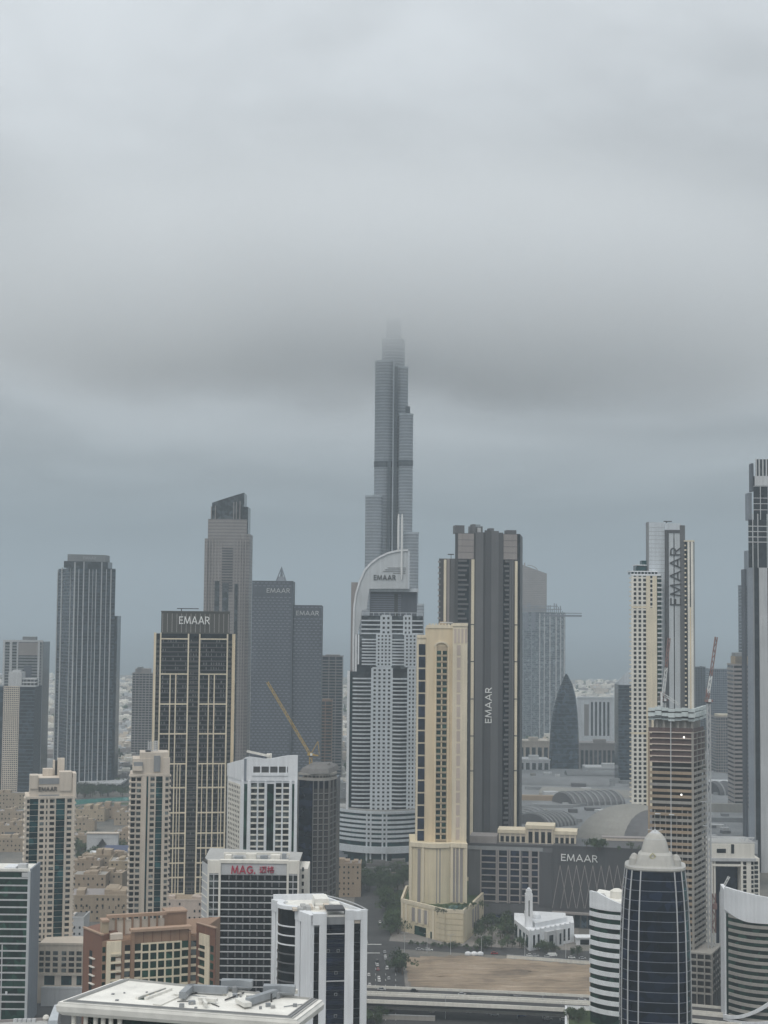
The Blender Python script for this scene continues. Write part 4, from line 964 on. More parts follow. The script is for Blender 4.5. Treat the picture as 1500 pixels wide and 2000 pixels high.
# ---- dark mall block in front with lettering
def mall_block():
    L, C, R = col(915, 1720, 1075), col(1079, 1720, 1066), col(1270, 1720, 1050)
    b = Bld('mall_block', 'long dark grey mall block with diagonal lattice and white letters', 'building', C)
    f = b.face(L, C); g = b.face(C, R); bk = Vector((8, 46)); zt = f.z_(1653, 1000); zg = g.z_(1656, 1120)
    b.prism('wall', 'mid_grey', [L, C, C + bk, L + bk], 0, zt); b.prism('wall', 'dark_grey', [C, R, R + bk, C + bk], 0, zg)
    # left half: deep window bays with beige fins, each window its own
    for l, r in ((941, 968), (974.5, 990), (997, 1014), (1020, 1032), (1039, 1050)):
        for k in range(8):
            y = 1662 + 12.6 * k; w_o = f.box('window', 'glass_navy', f.u_(l, 1720), f.u_(r, 1720), f.z_(y + 9.6), f.z_(y), -.1, .15)
            sub(f.box('window_sill', 'taupe', f.u_(l - 1, 1720), f.u_(r + 1, 1720), f.z_(y + 11.6), f.z_(y + 9.6), -.1, .9), w_o)
    for px in (939, 969.5, 973, 991.5, 995.5, 1015.5, 1034, 1037, 1052): f.box('fin', 'taupe', f.u_(px, 1720) - .45, f.u_(px, 1720) + .45, f.z_(1764), f.z_(1659), -.1, 1.2)
    f.box('wall_band', 'grey', f.u_(910, 1720), f.u_(1060, 1720), f.z_(1661), f.z_(1654), -.1, 1.0)
    for k in range(16): f.box('panel', 'mid_grey', f.u_(936 + 8.5*k, 1720) + .1, f.u_(944.5 + 8.5*k, 1720) - .1, f.z_(1786), f.z_(1766), -.1, .45)
    f.box('side_panel', 'dark_grey', f.u_(1053, 1720), f.u_(1078.5, 1720), f.z_(1770), f.z_(1662), -.1, .7)
    # right half: diagonal lattice
    for k in range(10):
        for s in (-1, 1):
            xa = 1094 + 16 * k; mb = MB()
            a = g.at(xa, 1690); c = g.at(xa + s * 15, 1774); mb.bar(g.pt(a[0], .25, a[1]), g.pt(c[0], .25, c[1]), .38); b.put('lattice_bar', mb, 'taupe')
    for k in range(13): u = g.u_(1092, 1720) + (g.L - g.u_(1092, 1720)) * k / 12; g.box('panel_joint', 'charcoal', u - .12, u + .12, g.z_(1776, 1150), zg, -.1, .16)
    g.box('canopy', 'taupe', 0, g.L, g.z_(1785, 1120), g.z_(1781, 1120), -.1, 3); 
    for a, c in cells(1, g.L - 1, 14, .75): g.box('shop_window', 'glass_blue', a, c, .5, g.z_(1786, 1120), -.1, .2)
    for a, c in cells(1, f.L - 1, 10, .75): f.box('shop_window', 'glass_navy', a, c, .5, f.z_(1788, 1000), -.1, .2)
    sign(b, 'sign_lettering', 'EMAAR', 'sign_white', g, 1096, 1667.5, 1167, 1684, .35, False, .6)
    for F2, z in ((f, zt), (g, zg)): F2.box('parapet', 'dark_grey', 0, F2.L, z - .1, z + 1.4, -1.2, .3)
    # roof pavilions
    h = b.face(col(972, 1640, 1090), col(1128, 1640, 1082)); z0 = zt
    def pav(l, r, yt, n, dd):
        u0, u1 = h.u_(l, 1640), h.u_(r, 1640); z1 = h.z_(yt); pv_o = h.box('pavilion', 'beige', u0, u1, z0, z1 - 2.4, dd - 16, dd); sub(h.box('pavilion_cornice', 'cream_light', u0 - .8, u1 + .8, z1 - 2.4, z1, dd - 16.8, dd + .8), pv_o)
        us = cells(u0 + .6, u1 - .6, n, .6)
        for a, c in us: sub(h.box('pavilion_window', 'glass_dark', a, c, z0 + .5, z1 - 4.5, dd - .1, dd + .15), pv_o)
        for i in range(n + 1): uu = u0 + .6 + (u1 - u0 - 1.2) * i / n; sub(h.box('pavilion_column', 'cream_light', uu - .35, uu + .35, z0, z1 - 2.6, dd - .1, dd + .6), pv_o)
    pav(974, 1029, 1622, 5, 0); pav(1028.5, 1081, 1611.5, 4, 1.5); pav(1080.5, 1125, 1622, 4, 0)
    h2 = b.face(col(1176, 1640, 1100), col(1264, 1640, 1096)); h2.box('screen_wall', 'beige', 0, h2.L, z0 - 1, h2.z_(1637), -8, 0); h2.box('screen_coping', 'taupe', -.3, h2.L + .3, h2.z_(1637), h2.z_(1636), -8.2, .3)
    f.box('terrace', 'taupe', f.u_(915, 1720), f.u_(968, 1720), zt, f.z_(1637), -24, -6); b.z = zt
    return zt, h
MALLZ, MALLF = mall_block()

# ---- cream and silver lettered tower
def lettered_tower():
    d = 1250.0; PY = 1300
    b = Bld('lettered_tower', 'tall cream and silver tower with dark vertical letters', 'skyscraper', col(1290, 1600, d))
    def blk(l, r, yt, dd, depth, mat, name='core'):
        a, c = col(l, PY, d + dd), col(r, PY, d + dd); z1 = zat(yt, d + dd, (l + r) / 2); b.prism(name, mat, [a, c, c + Vector((c.x / c.y * depth, depth)), a + Vector((a.x / a.y * depth, depth))], 0, z1); return b.face(a, c), z1
    f1, z1 = blk(1233, 1286, 1124, 0, 28, 'glass_dark'); f2, z2 = blk(1266, 1300, 1020, 8, 30, 'silver', 'tall_core')
    f3, z3 = blk(1299, 1339, 1026, 6, 30, 'mid_grey', 'sign_core'); f4, z4 = blk(1338, 1357, 1058, 4, 28, 'glass_dark', 'wing')
    # cream window wall: piers full height, spandrels between
    for l, r in ((1233, 1237.6), (1243, 1247), (1252.4, 1256.2)): f1.box('pier', 'white_warm', f1.u_(l, PY), f1.u_(r, PY), 0, z1, -.2, .7)
    f1.box('pier', 'cream_light', f1.u_(1262, PY), f1.u_(1270, PY), 0, z1, -.2, .8); f1.box('pier', 'cream_light', f1.u_(1274.5, PY), f1.u_(1283, PY), 0, z1, -.2, .8)
    f1.box('blank_panel', 'cream_light', f1.u_(1269.9, PY), f1.u_(1274.6, PY), 0, f1.z_(1187), -.2, .72)
    mb = MB(); z = 10
    while z < z1 - 2:
        f1.add(mb, f1.u_(1237, PY), f1.u_(1263, PY), z, z + 1.4, -.1, .55); z += 3.7
    z = f1.z_(1186)
    while z < z1 - 2: f1.add(mb, f1.u_(1269.5, PY), f1.u_(1275, PY), z, z + 1.4, -.1, .55); z += 3.7
    b.put('spandrel_rows', mb, 'white_warm', stuff=True)
    for y in (1186, 1432): f1.box('level_band', 'cream_light', f1.u_(1233, PY), f1.u_(1263, PY), f1.z_(y + 2), f1.z_(y - 2), -.2, .76)
    f1.box('top_cornice', 'white', -.4, f1.L + 2, z1 - .2, z1 + 1.2, -2, 1.0)
    for k in range(9): u = f1.L * k / 8; f1.box('crown_post', 'white', u - .25, u + .25, z1 + 1, f1.z_(1116), -2, -1.2)
    f1.box('crown_glass', 'glass_teal', 0, f1.L, z1 + 1.2, f1.z_(1117), -16, -2.2); f1.box('crown_roof', 'white', -.5, f1.L, f1.z_(1117), f1.z_(1115), -17, -.5)
    f1.box('upper_terrace', 'glass_teal', f1.u_(1245, PY), f1.u_(1266, PY), f1.z_(1115), f1.z_(1104), -20, -6); f1.box('terrace_roof', 'white', f1.u_(1243, PY), f1.u_(1266, PY), f1.z_(1104), f1.z_(1102.5), -20, -5)
    f1.box('terrace_glass', 'glass_teal', f1.u_(1258, PY), f1.u_(1267, PY), f1.z_(1102.5), f1.z_(1094), -20, -10)
    # left edge ledges and green balconies
    for k in range(58):
        y = 1128 + 8.9 * k; f1.box('ledge', 'cream_light', -1.3, .2, f1.z_(y + 2), f1.z_(y), -2, .3)
        f1.box('balcony', 'pale_grey', f1.u_(1284, PY), f1.u_(1294, PY), f1.z_(y + 3.0), f1.z_(y), -1, 1.1)
    f1.box('balcony_glass', 'glass_green', f1.u_(1283, PY), f1.u_(1292, PY), 0, f1.z_(1122), -6, .3)
    # tall silver slab joints
    for k in range(12): f2.box('panel_joint', 'grey', 0, f2.L, f2.z_(1030 + 8 * k + .5), f2.z_(1030 + 8 * k), -.05, .06)
    f2.box('slab_edge', 'grey', -.3, .8, f2.z_(1120), z2, -8, .1)
    # dark frame, silver sign panel with a slot
    f3.box('frame_side', 'dark_grey', f3.u_(1300, PY), f3.u_(1306.5, PY), 0, f3.z_(1037), -.2, 1.0); f3.box('frame_top', 'dark_grey', f3.u_(1306.5, PY), f3.u_(1331, PY), f3.z_(1041), f3.z_(1035), -.2, .9); f3.box('frame_side', 'mid_grey', f3.u_(1328.5, PY), f3.u_(1338.5, PY), 0, z3, -.2, 1.1)
    f3.box('sign_panel', 'silver_panel', f3.u_(1306.5, PY), f3.u_(1316, PY), 0, f3.z_(1041), -.1, .5); f3.box('sign_panel', 'silver_panel', f3.u_(1318, PY), f3.u_(1328.5, PY), 0, f3.z_(1041), -.1, .5)
    f3.box('sign_slot', 'glass_dark', f3.u_(1316, PY), f3.u_(1318, PY), 0, f3.z_(1052), -.1, .3); f3.box('curved_cap', 'silver', f3.u_(1299, PY), f3.u_(1331, PY), f3.z_(1035), f3.z_(1022), -24, .4)
    sign(b, 'sign_lettering', 'EMAAR', 'sign_dark', f3, 1308.5, 1069, 1330, 1183, .6, True, .5)
    # right wing
    for l, r in ((1343.5, 1347.5), (1349.8, 1354.5)): f4.box('pier', 'white_warm', f4.u_(l, PY), f4.u_(r, PY), 0, f4.z_(1055), -.2, .8)
    f4.box('wing_edge', 'grey', f4.u_(1354.5, PY), f4.u_(1357.5, PY), 0, f4.z_(1060), -.2, .5); f4.box('wing_fill', 'cream', f4.u_(1347, PY), f4.u_(1350, PY), 0, f4.z_(1186), -.2, .6)
    for k in range(60):
        y = 1064 + 8.9 * k; f4.box('balcony', 'cream_light', f4.u_(1337.5, PY), f4.u_(1341 if k % 2 else 1340, PY), f4.z_(y + 3), f4.z_(y), -.2, 1.2)
    f4.box('wing_cornice', 'cream_light', -.5, f4.L, f4.z_(1058), f4.z_(1055.5), -4, .9)
    for l, r, y in ((1270, 1284, 1018.5), (1302, 1318, 1016)): f3.box('roof_gantry', 'metal_dark', f3.u_(l, PY), f3.u_(r, PY), f3.z_(y + 2), f3.z_(y), -12, -10.5); f3.box('gantry_post', 'metal_dark', f3.u_(l + 5, PY), f3.u_(l + 6.5, PY), f3.z_(1024), f3.z_(y + 1), -12, -10.8)
lettered_tower()

# ---- dark skyscraper cut by the right edge
def edge_skyscraper():
    d = 1300.0; PY = 1250
    b = Bld('edge_skyscraper', 'dark glass skyscraper with pale pillars cut by the right picture edge', 'skyscraper', col(1500, 1500, d))
    def blk(l, r, y0, y1, dd, mat, name, depth=40):
        a, c = col(l, PY, d + dd), col(r, PY, d + dd); zz1 = zat(y1, d + dd, l + 10); zz0 = 0 if y0 is None else zat(y0, d + dd, l + 10)
        b.prism(name, mat, [a, c, c + Vector((c.x / c.y * depth, depth)), a + Vector((a.x / a.y * depth, depth))], zz0, zz1); return b.face(a, c), zz0, zz1
    f, z0, z1 = blk(1460, 1560, None, 1109, 0, 'glass_dark', 'shaft')
    for l, r, m_, n in ((1460, 1471, 'grey_blue', 1.0), (1471, 1473.5, 'grey', .7), (1483, 1499, 'pale_grey', 1.3), (1510, 1525, 'pale_grey', 1.3), (1540, 1560, 'silver_panel', 1.0)): f.box('pillar', m_, f.u_(l, PY), f.u_(r, PY), 0, f.z_(1109), -.3, n)
    g, a0, a1 = blk(1463, 1556, 1109, 1015, 2, 'glass_dark', 'upper_glass'); 
    for y in (1028, 1038.5, 1049, 1059): g.box('level_band', 'pale_grey', 0, g.L, g.z_(y + .8), g.z_(y - .8), -.1, .5)
    for px in (1471.5, 1481.5, 1500, 1518, 1536): g.box('mullion', 'pale_grey', g.u_(px, PY) - .35, g.u_(px, PY) + .35, a0, a1 + 5, -.1, .7)
    h, c0, c1 = blk(1473.5, 1545, 1015, 930, 4, 'glass_dark', 'top_glass')
    for y in (950, 973, 984, 996): h.box('level_band', 'pale_grey', 0, h.L, h.z_(y + .6), h.z_(y - .6), -.1, .4)
    for px in (1487, 1502, 1520): h.box('mullion', 'pale_grey', h.u_(px, PY) - .3, h.u_(px, PY) + .3, c0, c1, -.1, .6)
    h.box('crown_band', 'pale_grey', h.u_(1476, PY), h.L, h.z_(949), h.z_(930), -3, .8)
    k, _, k1 = blk(1478, 1540, 930, 897, 6, 'glass_grey', 'crown', 30)
    for px in (1479, 1485, 1492, 1499, 1508, 1520): k.box('crown_fin', 'pale_grey', k.u_(px, PY) - .5, k.u_(px, PY) + .5, k.z_(930), k.z_(897), -.1, 1.0)
    h.box('side_ledge', 'slate', h.u_(1470.5, PY), h.u_(1474.5, PY), h.z_(960), h.z_(905), -10, -.5); f.box('side_fin', 'slate', f.u_(1456, PY), f.u_(1460, PY), 0, f.z_(1112), -14, -2)
    h.box('side_shoulder', 'grey_blue', h.u_(1466, PY), h.u_(1473.5, PY), h.z_(1015), h.z_(962), -16, -6)
edge_skyscraper()

# ---- tower under construction, with open floors
def construction_tower():
    d = 832.0
    b = Bld('construction_tower', 'concrete tower under construction with open floors and zigzag formwork top', 'skyscraper', col(1310, 1900, d))
    A, C = col(1266, 1650, d + 6), col(1356, 1650, d); R = col(1380, 1650, d + 22); f = b.face(A, C); g = b.face(C, R); poly = para(A, C, R)
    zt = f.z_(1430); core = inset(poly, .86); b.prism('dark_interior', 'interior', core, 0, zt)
    y = 1430.0; k = 0
    while y < 1905:
        z = f.z_(y); red = k < 7; hgt = .45 if red else 1.15
        mb = MB(); mb.prism(poly, z - .4, z); b.put('floor_slab', mb, 'concrete')
        m_ = 'net_red' if k < 5 else ('tan' if k % 3 else 'concrete'); 
        if k >= 6: f.box('edge_beam', m_, .2, f.L - .2, z - .38, z + hgt, -.2, .25); g.box('edge_beam', 'concrete', .2, g.L - .2, z - .38, z + hgt, -.2, .25)
        else: f.box('safety_net', 'net_red', .2, f.L * .96, z, z + 2.3, -.9, -.7); f.box('edge_beam', 'beige_pink', 0, f.L, z - .42, z + .2, -.2, .22); g.box('safety_net', 'net_red', .2, g.L * .9, z, z + 2.2, -.9, -.7)
        y += 11.55; k += 1
    for i in range(9): u = .5 + (f.L - 1) * i / 8; f.box('column', 'concrete', u - .4, u + .4, 0, zt, -1.6, -.5) if i in (0, 8) else f.box('column', 'concrete', u - .3, u + .3, 0, f.z_(1575 + 9 * (i % 3)), -1.4, -.6)
    f.box('corner_pier', 'tan', 0, .9, 0, zt, -.6, .35); f.box('corner_pier', 'concrete', f.L - 1.2, f.L - .1, 0, zt, -.6, .4); f.box('hoist_rail', 'pale_grey', f.L * .49, f.L * .51, 0, zt + 8, .3, .55)
    for i in range(4): u = .5 + (g.L - 1) * i / 3; g.box('column', 'concrete', u - .4, u + .4, 0, zt, -1.4, -.4)
    # bare concrete top under formwork
    mb = MB(); mb.prism(inset(poly, .8), zt, f.z_(1406)); b.put('core_wall', mb, 'concrete')
    for i in range(7): u = 1 + (f.L - 2) * i / 6; f.box('column', 'concrete', u - .7, u + .7, zt, f.z_(1405), -3, -1.2)
    for (ya, yb, n) in ((1383, 1389, .4), (1391, 1399.5, 1.2), (1402, 1407, .6)):
        for i in range(7):
            l = 1266.5 + 13 * i; off = (0, -2.2, -.6, 1.4, .2, -1.2, 1.0)[i]; f.box('formwork_panel', 'formwork', f.u_(l, 1400), f.u_(l + 12.8, 1400), f.z_(yb + off, 1310), f.z_(ya + off, 1310), -.8, n + (i % 2) * .5)
        for i in range(3): g.box('formwork_panel', 'formwork', g.L * (i / 3) + .1, g.L * ((i + 1) / 3) - .1, f.z_(yb - i), f.z_(ya - i), -.8, n + (i % 2) * .4)
    for ya in (1390, 1400.5): f.box('formwork_walkway', 'charcoal', 0, f.L, f.z_(ya + 1.6, 1310), f.z_(ya, 1310), -1, 1.4)
    mb = MB(); mb.prism(inset(poly, .9), f.z_(1403), f.z_(1388)); b.put('formwork_deck', mb, 'charcoal')
    # lit work lamps
    for px, py in ((1336, 1440), (1331, 1552)):
        u, z = f.at(px, py); q = f.pt(u, .6, z); mb = MB(); mb.lathe(q.x, q.y, [(.05, z - .5), (.36, z - .36), (.52, z), (.36, z + .36), (.05, z + .5)], 12); b.put('work_lamp', mb, 'lamp_glow', label='bright round work lamp, switched on')
    for px, py in ((1285, 1588), (1312, 1590), (1368, 1565), (1372, 1612), (1374, 1501)):
        F2 = f if px < 1356 else g; u, z = F2.at(px, py); F2.box('loading_platform', 'pale_grey', u - 1.4, u + 1.4, z - .3, z, 0, 3)
    # base building
    A, C, R = col(1345, 1900, d - 4), col(1390, 1900, d - 8), col(1412, 1900, d + 18); f = b.face(A, C); g = b.face(C, R); poly = para(A, C, R); z1 = f.z_(1862)
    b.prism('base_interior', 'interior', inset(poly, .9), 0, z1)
    for k in range(7):
        z = f.z_(1862 + 13 * k)
        if z < 1: break
        mb = MB(); mb.prism(poly, z - .5, z + .3); b.put('floor_slab', mb, 'concrete')
    for i in range(4): f.box('column', 'concrete', f.L * i / 3.02, f.L * i / 3.02 + .6, 0, z1, -.8, .1); g.box('column', 'concrete_dark', g.L * i / 3.05, g.L * i / 3.05 + .6, 0, z1, -.8, .1)
    for i in range(6): mb = MB(); mb.bar(g.pt(g.L * i / 6, .6, z1 - 2), g.pt(g.L * (i + 1) / 6, .6, 4), .35); b.put('scaffold_brace', mb, 'concrete_dark')
    f.box('hoarding', 'tarpaulin_blue', -2, f.L, 0, 3.2, 2.0, 2.2)
construction_tower()

# ---- white portal building behind the crane
def portal_building():
    d = 940.0; PY = 1690
    b = Bld('portal_building', 'white building like a portal frame with roof rigging near the crane mast', 'building', col(1440, 1750, d))
    a, c = col(1388, PY, d), col(1484, PY, d); f = b.face(a, c); u = lambda px: f.u_(px, PY); z = lambda y: f.z_(y)
    f.box('back_wall', 'glass_navy', u(1392), u(1480), 0, z(1690), -30, -9); f.box('lintel', 'white_warm', u(1389), u(1474), z(1676), z(1648), -28, 0); f.box('lintel_beam', 'pale_grey', u(1389), u(1476), z(1682), z(1676), -28, .8)
    f.box('plant_storey', 'dark_grey', u(1393), u(1450), z(1688), z(1682), -20, -1); f.box('portal_beam', 'white_warm', u(1392), u(1452), z(1692), z(1688), -20, .3)
    for l, r, dd in ((1388.5, 1392.5, 0), (1394, 1398, -.4), (1447, 1451, .2), (1458, 1467, 0), (1472, 1485, -2)): f.box('leg', 'white_warm', u(l), u(r), 0, z(1677), -18, dd)
    for k in range(14):
        y = 1683 + 9 * k
        for l, r in ((1451.5, 1457.5), (1467.5, 1471.5), (1475, 1482)): f.box('window', 'glass_dark', u(l), u(r), z(y + 6), z(y), -3, .05 if l < 1470 else -1.8)
        f.box('floor_edge', 'white_warm', u(1450), u(1473), z(y + 8.6), z(y + 6.4), -3, -.1)
    f.box('wall_opening', 'glass_dark', u(1400), u(1418), z(1666), z(1658), -.1, .15); f.box('wall_opening', 'glass_dark', u(1428), u(1434), z(1667), z(1649), -.1, .15)
    for l in (1448, 1458, 1468): f.box('roof_post', 'pale_grey', u(l), u(l + 1), z(1648), z(1638), -6, -5.4)
    f.box('roof_beam', 'pale_grey', u(1388), u(1478), z(1640), z(1637.5), -6.2, -5.2); f.box('roof_deck', 'roof_grey', u(1390), u(1476), z(1648), z(1646), -27, -.5)
    for i in range(4): mb = MB(); mb.bar(f.pt(u(1448 + 7*i), -5.6, z(1648)), f.pt(u(1455 + 7*i), -5.6, z(1640)), .4); b.put('roof_brace', mb, 'pale_grey')
portal_building()
# ================================================================== NEAR BUILDINGS
# ---- the two beige residential towers with teal strips
def ridge_tower(name, label, d, PY, left, right, ytop, rows, strips, wins, piers, yb, crown, ledge_l, ledge_r, podium=None, signtxt=None):
    A = col(left, PY, d); C = col(right, PY, d + (right - left) * d / FPX * abs(left - 750) / FPX); b = Bld(name, label, 'building', A); f = b.face(A, C); zt = f.z_(ytop); u = lambda px: f.u_(px, PY)
    b.prism('wall', 'beige', [A, C, C - f.n * 26, A - f.n * 26], 0, zt); pitch = (f.z_(ytop + 3) - f.z_(yb)) / rows; z0 = f.z_(yb)
    for l, r in strips:
        for j in range(rows):                                         # teal glazing, storey by storey
            f.box('glazing_panel', 'glass_teal', u(l), u(r), z0 + pitch * j + .12, z0 + pitch * (j + 1) - .12, -.2, .12)
    for j in range(rows):
        for l, r in wins: f.box('window', 'glass_win', u(l), u(r), z0 + pitch * (j + .22), z0 + pitch * (j + .78), -.2, .1)
    for l, r in piers: f.box('pier', 'beige', u(l), u(r), z0, zt, -.1, .55)
    for j in range(rows + 1):
        z = z0 + pitch * j
        if ledge_l: f.box('ledge', 'beige', u(ledge_l[0]), u(ledge_l[1]), z - .2, z + .5, -8, .9)
        if ledge_r: f.box('ledge', 'beige', u(ledge_r[0]), u(ledge_r[1]), z - .2, z + .5, -8, .6)
    for j in range(rows):
        a, c = f.u_(piers[0][0], PY), f.u_(piers[-1][1], PY)
    f.box('top_band', 'beige', -.1, f.L + .1, zt - .9, zt + .4, -1, .62)
    for (l, r, ya, yb_, n0, n1, mat, nm) in crown: f.box(nm, mat, u(l), u(r), f.z_(ya), f.z_(yb_), n0, n1)
    return b, f, u
b, f, u = ridge_tower('ridge_tower', 'beige residential tower with teal glass strips and small letters, far left', 862, 1700, 46.5, 143, 1556, 26,
    [(55, 71.5), (106.5, 123.5)], [(49.8, 54.6), (75, 83), (87, 90), (94.5, 103.5), (128.5, 137)], [(46.5, 49.5), (71.8, 74.6), (83.5, 86.6), (90.6, 94), (103.9, 106.2), (124, 127.8), (138, 143)], 1845,
    [(54.5, 144, 1557, 1519, -22, -.6, 'beige', 'crown_block'), (54, 70, 1540, 1514, -10, .1, 'beige', 'crown_pier'), (72, 112, 1531, 1520, -.7, -.3, 'grey', 'louvre'), (72, 112, 1555, 1552, -.7, -.2, 'grey', 'louvre'), (112, 136, 1545, 1508, -9, .05, 'beige', 'crown_pier'), (138, 145, 1557, 1511, -12, .2, 'beige', 'crown_pier'), (100, 104, 1520, 1489, -16, -12, 'beige', 'roof_slab'), (109, 123, 1520, 1485, -15, -11.5, 'beige', 'roof_slab'), (104, 109, 1520, 1490, -16, -14, 'charcoal', 'roof_recess'), (80, 100, 1519, 1505, -16, -10, 'beige', 'roof_ramp')],
    (43.5, 47), (142.8, 146))
sign(b, 'sign_lettering', 'EMAAR', 'sign_dark', f, 76, 1537.5, 111, 1545, -.5, False, .4)
A, C = col(73.5, 1890, 846), col(161, 1890, 846); g = b.face(A, C); zp = g.z_(1845)
b.prism('podium', 'beige', [A, C, C + Vector((0, 22)), A + Vector((0, 22))], 0, zp)
for j in range(4):
    for l, r in ((76.5, 85), (88.5, 97.5), (103, 112.5), (120, 129), (134, 144.5), (149, 159)): g.box('podium_window', 'glass_win', g.u_(l, 1890), g.u_(r, 1890), g.z_(1858 + 11.3 * j + 7.4), g.z_(1858 + 11.3 * j), -.1, .12)
for l in (73.5, 86, 99, 114.5, 130.5, 145.5, 159.3): g.box('podium_pier', 'beige', g.u_(l, 1890), g.u_(l + 1.8, 1890), g.z_(1902), zp - .3, -.1, .5)
for l, r in ((87, 107), (120, 140.5), (150, 160)): g.box('shop_window', 'glass_teal', g.u_(l, 1890), g.u_(r, 1890), g.z_(1924), g.z_(1906), -.1, .12)
g.box('podium_band', 'beige', -.2, g.L + .2, g.z_(1905), g.z_(1900), -.1, .7); g.box('podium_parapet', 'beige', -.2, g.L + .2, zp - .2, zp + .9, -.8, .4)
g.box('terrace', 'pale_grey', g.u_(86, 1890), g.u_(172, 1890), 0, g.z_(1927), -.1, 6); g.box('terrace_wall', 'pale_grey', g.u_(86, 1890), g.u_(172, 1890), g.z_(1927) + .01, g.z_(1923), 5.4, 6.1)

b, f, u = ridge_tower('ridge_tower', 'beige residential tower with balconies and lattice crown, left of centre', 905, 1650, 252, 329, 1513, 29,
    [(302.5, 315)], [(291.5, 299.5), (321, 327)], [(274.5, 283.5), (287.5, 291), (299.8, 302.2), (315.3, 320.6)], 1840,
    [(256, 329, 1515, 1482, -20, -.4, 'beige', 'crown_block'), (270, 326, 1484, 1470, -18, -1, 'beige', 'crown_block'), (297.5, 310, 1507, 1476, -.6, .3, 'grey', 'louvre'), (256, 275, 1505, 1496, -1, 1.2, 'beige', 'crown_balcony'), (316, 329, 1513, 1480, -2, .4, 'beige', 'crown_pier'), (258, 276, 1500, 1488, -6, .8, 'grey', 'crown_recess'), (281, 291, 1470, 1467, -14, -4, 'charcoal', 'lattice_base')],
    (250, 263), (328, 332))
for j in range(29):
    z = f.z_(1840) + (f.z_(1516) - f.z_(1840)) * j / 29; f.box('balcony_window', 'glass_dark', u(254), u(262), z + .5, z + 2.6, -.3, .15); f.box('balcony_window', 'glass_win', u(265), u(273), z + .7, z + 2.6, -.3, .15)
f.box('thin_glazing', 'glass_teal', u(284), u(287.2), f.z_(1840), f.z_(1516), -.2, .12)
for px in (286.5, 291, 300, 304): f.box('lattice_post', 'pale_grey', u(px) - .3, u(px) + .3, f.z_(1470), f.z_(1449), -9, -8.4)
for k in range(5): mb = MB(); mb.bar(f.pt(u(287), -8.7, f.z_(1470 - 4 * k)), f.pt(u(304), -8.7, f.z_(1466 - 4 * k)), .5); b.put('lattice_bar', mb, 'pale_grey')

